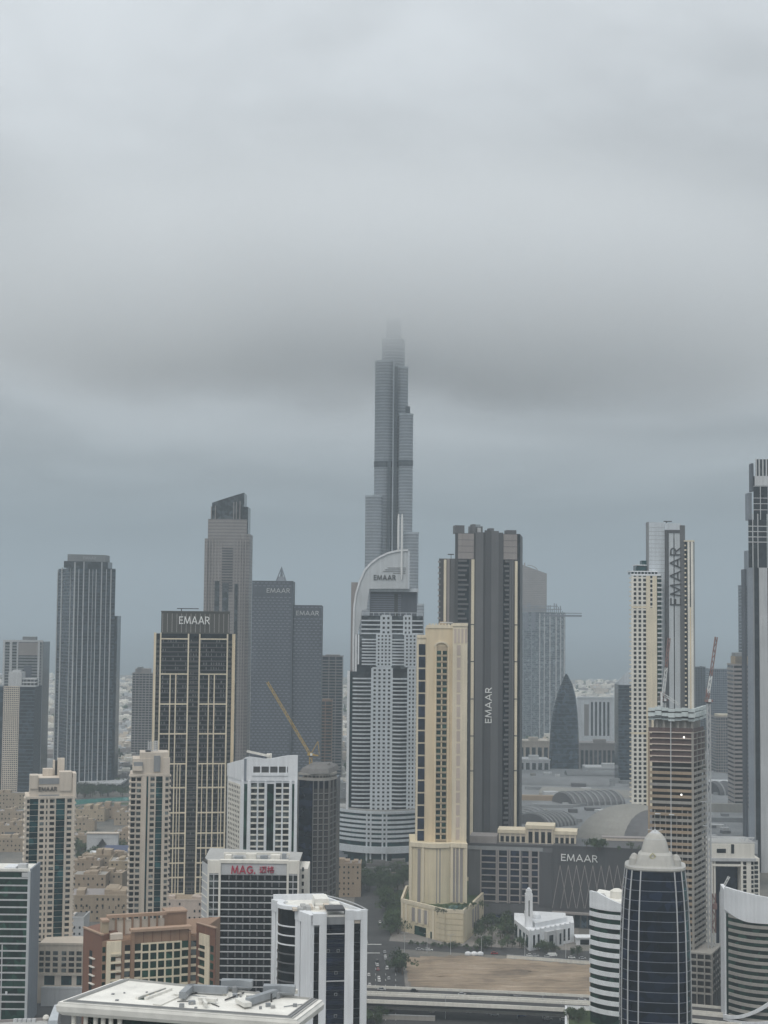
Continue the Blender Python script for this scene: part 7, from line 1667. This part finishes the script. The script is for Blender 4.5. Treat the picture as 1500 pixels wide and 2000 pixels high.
# ---- trees
def tree_mesh(seed, r, h, palm=False):
    rr = random.Random(seed); cr = MB(); tk = MB()
    if palm:
        tk.lathe(0, 0, [(.32, 0), (.22, h)], 6)
        for k in range(14):
            a = 2 * math.pi * k / 14 + rr.uniform(-.2, .2); L = rr.uniform(2.4, 3.4); dr = rr.uniform(-.4, .9); p0 = Vector((0, 0, h)); p1 = Vector((math.cos(a) * L * .55, math.sin(a) * L * .55, h + dr)); p2 = Vector((math.cos(a) * L, math.sin(a) * L, h + dr - 1.5)); s_ = Vector((-math.sin(a), math.cos(a), 0)) * .35
            o = len(cr.v); cr.v += [tuple(p0 - s_*.4), tuple(p0 + s_*.4), tuple(p1 + s_), tuple(p1 - s_), tuple(p2)]; cr.f += [(o, o+1, o+2, o+3), (o+3, o+2, o+4)]
        return cr, tk
    tk.lathe(0, 0, [(.35, 0), (.22, h * .5), (.1, h * .75)], 6)
    for k in range(4): a = rr.uniform(0, 6.28); tk.bar((0, 0, h * .35), (math.cos(a) * r * .6, math.sin(a) * r * .6, h * .72), .16)
    cl = [(Vector((rr.gauss(0, .5) * r, rr.gauss(0, .5) * r, h * rr.uniform(.5, .95))), rr.uniform(.3, .55) * r) for _ in range(9)]
    for k in range(330):
        c, cr_ = rr.choice(cl); v = Vector((rr.gauss(0, 1), rr.gauss(0, 1), rr.gauss(0, .75))); v = v.normalized() * cr_ * rr.uniform(.55, 1.05); p = c + v; s_ = rr.uniform(.22, .5)
        a = Vector((rr.gauss(0, 1), rr.gauss(0, 1), rr.gauss(0, 1))).normalized(); e = a.cross(Vector((rr.gauss(0, 1), rr.gauss(0, 1), rr.gauss(0, 1)))).normalized()
        o = len(cr.v); cr.v += [tuple(p - a*s_), tuple(p + e*s_), tuple(p + a*s_), tuple(p - e*s_)]; cr.f.append((o, o+1, o+2, o+3))
    return cr, tk
TREES = []
for i in range(5): c, t_ = tree_mesh(40 + i, 3.2 + .5 * i, 6.5 + .6 * i); TREES.append((c.mesh('tree_crown', 'leaf'), t_.mesh('tree_trunk', 'bark')))
PALMS = []
for i in range(2): c, t_ = tree_mesh(60 + i, 3, 8.5 + i, True); PALMS.append((c.mesh('palm_crown', 'leaf'), t_.mesh('palm_trunk', 'bark')))
def tree(q, z, label, group, rr, s_=1.0, palm=False):
    cm, tm = rr.choice(PALMS if palm else TREES); e = bpy.data.objects.new('palm_tree' if palm else 'tree', None); e.location = (q[0], q[1], z); e.rotation_euler.z = rr.uniform(0, 6.28); k = s_ * rr.uniform(.8, 1.25); e.scale = (k, k, k); COL.objects.link(e)
    e['label'] = label; e['category'] = 'tree'; e['group'] = group
    link(bpy.data.objects.new('crown', cm), e); link(bpy.data.objects.new('trunk', tm), e)
rr = random.Random(31)
def grove(n, poly, label, group, s_=1.0, palm=0.0, z=0.0):
    """n trees inside a surveyed quadrilateral (photo corners on the ground)"""
    for k in range(n):
        a, b_ = rr.random(), rr.random(); p = [Vector(q) for q in poly]; t0 = p[0].lerp(p[1], a); t1 = p[3].lerp(p[2], a); px = t0.lerp(t1, b_); tree(gnd(px.x, px.y, z), z, label, group, rr, s_, rr.random() < palm)
grove(80, [(692, 1700), (800, 1698), (800, 1740), (690, 1744)], 'dark round tree in the garden strip below the round hotel podium', 'trees below the hotel podium', 1.1)
grove(44, [(742, 1745), (782, 1758), (782, 1826), (758, 1830)], 'dark street tree along the left foot of the cream podium', 'trees along the cream podium', 1.1)
grove(30, [(800, 1844), (930, 1852), (930, 1858), (800, 1850)], 'low dark bush in the verge in front of the cream podium', 'bushes in front of the cream podium', .36); grove(10, [(930, 1846), (1000, 1848), (1005, 1860), (930, 1856)], 'dark tree in the verge between the cream podium and the mosque', 'trees in the verge by the mosque', .8)
grove(18, [(915, 1806), (1002, 1800), (1002, 1842), (925, 1838)], 'dark tree between the cream podium and the white mosque', 'trees beside the mosque', 1.1)
grove(14, [(1004, 1846), (1032, 1860), (1150, 1872), (1110, 1862)], 'dark tree in front of the white mosque', 'trees in front of the mosque', .8)
grove(6, [(766, 1886), (782, 1884), (790, 1904), (772, 1906)], 'bushy tree at the road edge of the sandy lot', 'trees at the edge of the sandy lot', 1.15)
grove(9, [(1144, 1656), (1182, 1658), (1182, 1664), (1144, 1662)], 'green tree on the mall block roof left of the beige screen wall', 'trees on the mall block roof', .9, z=MALLZ + .1)
grove(1, [(1206, 1663), (1208, 1663), (1208, 1664), (1206, 1664)], 'round shrub on the mall block roof, left of a similar one', 'roof shrubs', .6, z=MALLZ + .1)
grove(1, [(1234, 1664), (1235, 1664), (1235, 1665), (1234, 1665)], 'round shrub on the mall block roof nearest the domed tower', 'roof shrubs', .6, z=MALLZ + .1)
grove(40, [(150, 1548), (262, 1536), (262, 1556), (150, 1560)], 'tree on the far bank of the turquoise lake', 'trees along the lake', 1.3)
grove(34, [(148, 1636), (186, 1640), (186, 1692), (148, 1694)], 'tree in the sandstone quarter', 'trees in the sandstone quarter', 1.0, .3)
grove(10, [(212, 1650), (250, 1650), (250, 1672), (212, 1672)], 'green tree beside the arched gateway', 'trees by the arched gateway', 1.0, .2)
grove(14, [(1108, 1985), (1140, 1975), (1140, 1998), (1108, 1998)], 'leafy shrub in the podium roof garden', 'plants in the podium garden', .45, z=GARDEN_Z - .6)
grove(16, [(848, 1775), (955, 1768), (950, 1778), (848, 1790)], 'small plant on the cream podium deck', 'plants on the cream podium', .45, z=19.3)
grove(12, [(700, 1990), (740, 1980), (780, 2000), (700, 2010)], 'dark shrub along the lower road', 'shrubs along the lower road', .7)
grove(20, [(1440, 1640), (1500, 1640), (1500, 1690), (1490, 1690)], 'dark tree at the right edge behind the portal building', 'trees behind the portal building', 1.2)
grove(20, [(222, 1470), (300, 1480), (300, 1530), (222, 1520)], 'tree among the far villas beside the ribbed tower', 'trees by the ribbed tower', 1.5)

# ---- cars and the bus
def car_parts():
    body = MB(); body.hexa([(-2.2, -.88, .35), (2.2, -.88, .35), (2.2, .88, .35), (-2.2, .88, .35), (-2.15, -.84, .95), (2.1, -.84, .85), (2.1, .84, .85), (-2.15, .84, .95)])
    cab = MB(); cab.hexa([(-1.7, -.8, .93), (1.1, -.8, .88), (1.1, .8, .88), (-1.7, .8, .93), (-1.3, -.68, 1.45), (.5, -.68, 1.45), (.5, .68, 1.45), (-1.3, .68, 1.45)])
    roof = MB(); roof.box(-1.28, .48, -.66, .66, 1.45, 1.5)
    wh = MB()
    def wheel():
        m_ = MB(); k = 10
        for y in (-.12, .12):
            for i in range(k): a = 2 * math.pi * i / k; m_.v.append((.34 * math.cos(a), y, .34 * math.sin(a)))
        m_.f = [(i, (i + 1) % k, k + (i + 1) % k, k + i) for i in range(k)] + [tuple(range(k)), tuple(range(2*k - 1, k - 1, -1))]; return m_
    return body, cab, roof, wheel()
_b, _c2, _r, _w = car_parts(); CARM = {}
for cn in ('car_white', 'car_silver', 'car_black', 'car_red', 'car_blue'): CARM[cn] = (_b.mesh('car_body', cn), _r.mesh('car_roof', cn))
CABM = _c2.mesh('car_cabin', 'car_glass'); WHM = _w.mesh('car_wheel', 'rubber')
def car(x, y, z, ang, colr, label, group):
    e = bpy.data.objects.new('car', None); e.location = (x, y, z); e.rotation_euler.z = ang; COL.objects.link(e); e['label'] = label; e['category'] = 'car'; e['group'] = group
    link(bpy.data.objects.new('body', CARM[colr][0]), e); link(bpy.data.objects.new('roof', CARM[colr][1]), e); link(bpy.data.objects.new('cabin', CABM), e)
    for wx in (-1.35, 1.35):
        for wy in (-.8, .8): w_ = link(bpy.data.objects.new('wheel', WHM), e); w_.location = (wx, wy, .34)
cn = {'car_white': 'white', 'car_silver': 'silver', 'car_black': 'black', 'car_red': 'red', 'car_blue': 'blue'}
def pick(): return rr.choices(list(cn), (6, 4, 2, 1, 1))[0]
for k in range(22):
    py = rr.uniform(1790, 1930); lane = rr.choice((.12, .32, .52, .72)); l = 690 if py > 1800 else 692; r = 757 + (py - 1780) * .22; q = gnd(l + (r - l) * lane, py); c_ = pick(); car(q.x, q.y, Z1 + .01, math.pi / 2 + .05, c_, '%s car on the road running up beside the cream podium' % cn[c_], '%s cars on the road by the cream podium' % cn[c_])
for k in range(10):
    px = rr.uniform(800, 1150); q = gnd(px, 1855 + (px - 800) * .055); c_ = pick(); car(q.x, q.y, Z2 + .01, .05 * rr.choice((1, -1)), c_, '%s car on the avenue in front of the cream podium and mosque' % cn[c_], '%s cars on the avenue' % cn[c_])
for k in range(8):
    px = rr.uniform(900, 1140); q = gnd(px, 1990 + rr.uniform(-12, 10)); c_ = pick(); car(q.x, q.y, Z1 + .02, .02, c_, '%s car on the lower road under the viaduct' % cn[c_], '%s cars on the lower road' % cn[c_])
for k in range(7):
    i = rr.uniform(.1, .75) * 6; j = int(i); p = VIA[j].lerp(VIA[j + 1], i - j); c_ = pick(); off_ = rr.choice((3, 7, 19, 24)); car(p.x, p.y - off_, 9.0 if off_ < 12 else 8.9, -.08, c_, '%s car driving on the elevated road' % cn[c_], '%s cars on the elevated road' % cn[c_])
for k, px in enumerate((914, 926, 938)):
    q = gnd(px, 1866.5); b = Bld('site_cabin', ('leftmost of three white site tanks', 'middle one of three white site tanks', 'rightmost of three white site tanks')[k] + ' on the back edge of the sandy lot', 'tank', q, 'white tanks on the sandy lot'); mb = MB(); mb.lathe(q.x, q.y, [(1.3, .3), (1.5, 1.0), (1.3, 2.0), (.6, 2.5)], 12, sx=1.4); b.put('tank', mb, 'white'); b.box('skid', 'grey', q.x - 1.8, q.x + 1.8, q.y - 1, q.y + 1, 0, .35)
def bus():
    q = gnd(836, 1962); b = Bld('bus', 'long white bus parked below the viaduct', 'bus', q); a = -.12
    b.cube('body', 'car_white', (q.x, q.y, 1.9), (12, 2.5, 2.4), a); b.cube('skirt', 'rubber', (q.x, q.y, .55), (11.8, 2.4, .35), a); b.cube('roof_unit', 'white', (q.x - 2, q.y, 3.25), (4, 1.6, .3), a)
    for k in range(6): b.cube('window', 'car_glass', (q.x - 4.8 + 1.85 * k, q.y - 1.25 - (-4.8 + 1.85 * k) * -.12 * -1, 2.3), (1.6, .1, .9), a)
    b.cube('windscreen', 'car_glass', (q.x + 6.0 * math.cos(a), q.y + 6.0 * math.sin(a), 2.2), (.1, 2.2, 1.2), a)
    for wx in (-4, 3.6):
        for wy in (-1.1, 1.1): w_ = link(bpy.data.objects.new('wheel', WHM), b.root); w_.location = (wx * math.cos(a) - wy * math.sin(a), wx * math.sin(a) + wy * math.cos(a), .48); w_.scale = (1.4, 1.4, 1.4); w_.rotation_euler.z = a
bus()
# ---- street lamps
def lamp(q, z, label, group, h=11):
    b = Bld('street_lamp', label, 'street lamp', q, group, z); mb = MB(); mb.lathe(q[0], q[1], [(.16, z), (.09, z + h)], 6); b.put('post', mb, 'pale_grey')
    for s_ in (-1, 1): mb = MB(); mb.bar((q[0], q[1], z + h), (q[0] + s_ * 1.8, q[1], z + h + .3), .12); b.put('arm', mb, 'pale_grey'); b.box('lamp_head', 'pale_grey', q[0] + s_ * 1.7 - .35, q[0] + s_ * 1.7 + .35, q[1] - .15, q[1] + .15, z + h + .2, z + h + .36)
for k, px in enumerate((790, 834, 880, 940, 1025, 1105)): lamp(gnd(px, 1860 + k * 2.2), 0, 'street lamp on the verge between the avenue and the sandy lot', 'lamps along the sandy lot', 12)
for k, px in enumerate((870, 1010, 1060)): lamp(gnd(px, 1990), 0, 'street lamp beside the lower road under the viaduct', 'lamps along the lower road', 12)
b = Bld('boundary_wall', 'low pale wall along the back right of the sandy lot', 'wall', gnd(1010, 1872)); mb = MB(); mb.strip([gnd(990, 1871), gnd(1060, 1876), gnd(1160, 1884), gnd(1260, 1894)], 0, 1.8, 0, .4); b.put('wall', mb, 'white_warm'); mb = MB(); mb.strip([gnd(990, 1871), gnd(1060, 1876), gnd(1160, 1884), gnd(1260, 1894)], 1.8, 2.0, -.1, .5); b.put('coping', mb, 'pale_grey')
def shelter():
    q = gnd(1078, 1868); b = Bld('parked_van', 'white van parked behind the low wall of the sandy lot', 'van', q); b.cube('body', 'car_white', (q.x, q.y, 1.25), (5.2, 2, 1.7), .1); b.cube('cab', 'car_white', (q.x + 2.3, q.y + .2, 1.0), (1.6, 1.9, 1.2), .1); b.cube('windscreen', 'car_glass', (q.x + 2.5, q.y + .2, 1.75), (.8, 1.7, .5), .1)
    for wx in (-1.7, 1.9):
        for wy in (-.9, .9): w_ = link(bpy.data.objects.new('wheel', WHM), b.root); w_.location = (wx, wy + wx * .1, .36)
shelter()
# fence and ramp wall at the bottom centre
b = Bld('retaining_wall', 'pale retaining wall beside the lower road at the bottom edge', 'wall', gnd(730, 1995)); mb = MB(); mb.strip([gnd(700, 1962), gnd(726, 1990), gnd(850, 1994)], 0, 2.4, 0, .6); b.put('wall', mb, 'concrete'); mb = MB(); mb.strip([gnd(700, 1962), gnd(726, 1990), gnd(850, 1994)], 2.4, 2.7, -.15, .75); b.put('coping', mb, 'pale_grey')

# ---- spoil heaps on the sandy lot
for k, (px, py, r, lab) in enumerate(((845, 1880, 5, 'small grey spoil heap near the left end of the sandy lot'), (880, 1905, 6, 'low brown spoil heap in the middle of the sandy lot'), (1010, 1896, 7, 'long pale spoil heap in the sandy lot below the mosque'), (1060, 1915, 8, 'widest pale spoil heap at the right of the sandy lot'), (1120, 1905, 6, 'brown spoil heap by the banded tower end of the sandy lot'))):
    q = gnd(px, py); b = Bld('spoil_heap', lab, 'heap', q, 'spoil heaps on the sandy lot'); r2 = random.Random(500 + k); mb = MB(); n = 18; h = r * .22
    for j, (rr_, zz) in enumerate(((1.0, 0), (.8, .45), (.5, .85), (.2, 1.0))):
        for i in range(n): a = 2 * math.pi * i / n; f_ = rr_ * r * r2.uniform(.85, 1.15); mb.v.append((q.x + 2.2 * f_ * math.cos(a), q.y + f_ * math.sin(a), .15 + h * zz * r2.uniform(.9, 1.1)))
    for j in range(3):
        for i in range(n): mb.f.append((j*n + i, j*n + (i+1) % n, (j+1)*n + (i+1) % n, (j+1)*n + i))
    mb.f.append(tuple(3*n + i for i in range(n))); b.put('heap', mb, 'sand')
# ---- cranes
def lattice_boom(b, name, a, c, w, mat, seg=None, mats=None):
    """four-chord lattice boom between two points"""
    a = Vector(a); c = Vector(c); d_ = (c - a); L = d_.length; d_ = d_ / L; u_ = d_.cross(Vector((0, 1, 0))); u_ = u_.normalized() if u_.length > .05 else Vector((1, 0, 0)); v_ = d_.cross(u_).normalized(); seg = seg or max(3, int(L / (w * 2.2))); t_ = w * .16; h = w / 2
    groups = mats or [(mat, 0.0, 1.0)]
    for m_, f0, f1 in groups:
        mb = MB(); i0, i1 = int(seg * f0), int(seg * f1); A = a + d_ * L * i0 / seg; C = a + d_ * L * i1 / seg
        for s1, s2 in ((-1, -1), (-1, 1), (1, -1), (1, 1)): o_ = u_ * h * s1 + v_ * h * s2; mb.bar(A + o_, C + o_, t_ * 1.3)
        for i in range(i0, i1):
            p, q = a + d_ * L * i / seg, a + d_ * L * (i + 1) / seg; s_ = 1 if i % 2 else -1
            mb.bar(p + u_*h*s_ + v_*h, q - u_*h*s_ + v_*h, t_); mb.bar(p + u_*h*s_ - v_*h, q - u_*h*s_ - v_*h, t_); mb.bar(p + u_*h + v_*h*s_, q + u_*h - v_*h*s_, t_); mb.bar(p - u_*h + v_*h*s_, q - u_*h - v_*h*s_, t_)
        b.put(name, mb, m_)
def luffing(label, d, foot, pivot, tip, aframe, counter, masty, w, m_mast, jib_mats, cabm):
    P = lambda q, dd=0: at_d(q[0], q[1], d + dd); b = Bld('tower_crane', label, 'crane', (P(foot).x, P(foot).y), None, P(masty).z)
    pv = P(pivot); ft = P(foot); bs = Vector((ft.x, ft.y, P(masty).z)); lattice_boom(b, 'mast', bs, (ft.x, ft.y, ft.z), w, m_mast)
    b.box('slewing_ring', 'metal_dark', ft.x - w * .7, ft.x + w * .7, ft.y - w * .7, ft.y + w * .7, ft.z, ft.z + w * .5); b.box('machine_deck', cabm, ft.x - w * 1.3, ft.x + w * 1.3, ft.y - w * .6, ft.y + w * .6, ft.z + w * .5, ft.z + w * 1.2); b.box('cab', 'metal_white', ft.x - w * .2, ft.x + w * .6, ft.y - w * 1.2, ft.y - w * .6, ft.z + w * .5, ft.z + w * 1.4)
    lattice_boom(b, 'jib', pv, P(tip), w * .75, None, mats=jib_mats); af = P(aframe); co = P(counter); mb = MB(); mb.bar((ft.x, ft.y, ft.z + w), af, w * .25); mb.bar(co, af, w * .2); b.put('a_frame', mb, cabm)
    mb = MB(); mb.bar((ft.x, ft.y, ft.z + w * .8), co, w * .5); b.put('counter_jib', mb, cabm); b.cube('counterweight', 'concrete_dark', co, (w * 1.0, w, w * 1.2)); mb = MB(); mb.bar(af, P(tip), w * .09); b.put('pendant_line', mb, 'metal_dark')
luffing('yellow luffing crane on top of the dark navy tower', 918, (607, 1478), (606, 1474), (522, 1332), (621, 1448), (624, 1476), (607, 1500), 1.5, 'crane_yellow', [('crane_yellow', 0, 1)], 'crane_yellow')
luffing('red and white luffing crane on the roof of the construction tower', 848, (1297, 1372), (1295, 1362), (1307, 1246), (1291, 1350), (1288, 1364), (1297, 1400), 1.6, 'metal_white', [('crane_red', 0, .12), ('metal_white', .12, .5), ('crane_red', .5, 1)], 'crane_red')
luffing('red and white luffing crane on a tall mast beside the construction tower', 838, (1384, 1374), (1382, 1364), (1399, 1244), (1380, 1345), (1378, 1366), (1386, 1935), 1.7, 'pale_grey', [('crane_red', 0, .12), ('metal_white', .12, .42), ('crane_red', .42, 1)], 'crane_red')
b = Bld('loading_boom', 'short white concrete boom on the formwork of the construction tower', 'boom', (at_d(1292, 1354, 846).x, 846), None, at_d(1292, 1380, 846).z); lattice_boom(b, 'boom', at_d(1291, 1353, 846), at_d(1326, 1376, 846), 1.1, 'metal_white'); q = at_d(1292, 1354, 846); b.box('pedestal', 'metal_white', q.x - .5, q.x + .5, 845.5, 846.5, q.z - 7, q.z + .4)
b = Bld('mobile_crane', 'slim white crane boom standing in the portal building opening', 'crane', (at_d(1418, 1740, 925).x, 925)); lattice_boom(b, 'boom', at_d(1408, 1742, 925), at_d(1424, 1712, 925), 1.0, 'metal_white'); q = at_d(1408, 1742, 925); lattice_boom(b, 'mast', (q.x, q.y, 0), (q.x, q.y, q.z), 1.4, 'pale_grey'); b.box('chassis', 'metal_white', q.x - 3, q.x + 3, q.y - 1.3, q.y + 1.3, .5, 2.2)
b = Bld('hoist_tower', 'red and white lattice hoist tower near the foot of the construction tower', 'hoist', (at_d(1392, 1900, 842).x, 842)); lattice_boom(b, 'mast', (at_d(1394, 1930, 842).x, 842, 0), at_d(1394, 1745, 842), 1.8, None, mats=[('crane_red', 0, .3), ('metal_white', .3, .7), ('crane_red', .7, 1)]); q = at_d(1394, 1775, 842); b.box('cage', 'crane_red', q.x - 1, q.x + 1.4, 840, 841, q.z, q.z + 3)
# ================================================================== CLOUD that swallows the tall tower's top
def cloud():
    ax = at_d(764, 700, 1800.0); RX, RY = 800.0, 430.0; z0, z1, z2, z3 = CLOUD_Z; mb = MB(); mb.box(-RX, RX, -RY, RY, z0 - 60, z3 + 40)
    m = bpy.data.materials.new('cloud_vapour'); m.use_nodes = True; t = m.node_tree; t.nodes.clear(); L = t.links.new
    o_ = N(t, 'ShaderNodeOutputMaterial'); v = N(t, 'ShaderNodeVolumePrincipled'); L(v.outputs[0], o_.inputs['Volume']); v.inputs['Color'].default_value = (0.972, 0.984, 0.995, 1)
    tcn = N(t, 'ShaderNodeTexCoord'); sp = N(t, 'ShaderNodeSeparateXYZ'); L(tcn.outputs['Object'], sp.inputs[0])
    nz_ = N(t, 'ShaderNodeTexNoise'); nz_.inputs['Scale'].default_value = 0.0055; nz_.inputs['Detail'].default_value = 4.0; L(tcn.outputs['Object'], nz_.inputs['Vector'])
    def ss(sock, a, b, lo, hi):
        n_ = N(t, 'ShaderNodeMapRange'); n_.interpolation_type = 'SMOOTHSTEP'; L(sock, n_.inputs['Value'])
        for k, x in (('From Min', a), ('From Max', b), ('To Min', lo), ('To Max', hi)): n_.inputs[k].default_value = x
        return n_.outputs[0]
    def mth(op, a, b):
        n_ = N(t, 'ShaderNodeMath', operation=op)
        for i, x in enumerate((a, b)):
            if isinstance(x, float): n_.inputs[i].default_value = x
            else: L(x, n_.inputs[i])
        return n_.outputs[0]
    zr_ = mth('ADD', sp.outputs[2], mth('MULTIPLY', mth('SUBTRACT', nz_.outputs['Fac'], 0.5), 190.0))        # a ragged base
    sz = mth('MULTIPLY', ss(zr_, z0, z1, 0.0, 1.0), ss(sp.outputs[2], z2, z3, 1.0, 0.0))
    r = mth('SQRT', mth('ADD', mth('POWER', mth('ABSOLUTE', mth('DIVIDE', sp.outputs[0], RX), 0.0), 2.0), mth('POWER', mth('ABSOLUTE', mth('DIVIDE', sp.outputs[1], RY), 0.0), 2.0)), 0.0)
    sr = ss(mth('ADD', r, mth('MULTIPLY', mth('SUBTRACT', nz_.outputs['Fac'], 0.5), 0.5)), 0.15, 0.95, 1.0, 0.0)
    edge = ss(r, 0.85, 1.0, 1.0, 0.0)
    L(mth('MULTIPLY', mth('MULTIPLY', mth('MULTIPLY', sz, sr), edge), float(CLOUD_D)), v.inputs['Density'])
    o = bpy.data.objects.new('cloud', mb.mesh('cloud', m)); o.location = (ax.x, ax.y + 40, 0); COL.objects.link(o); o['kind'] = 'stuff'
cloud()
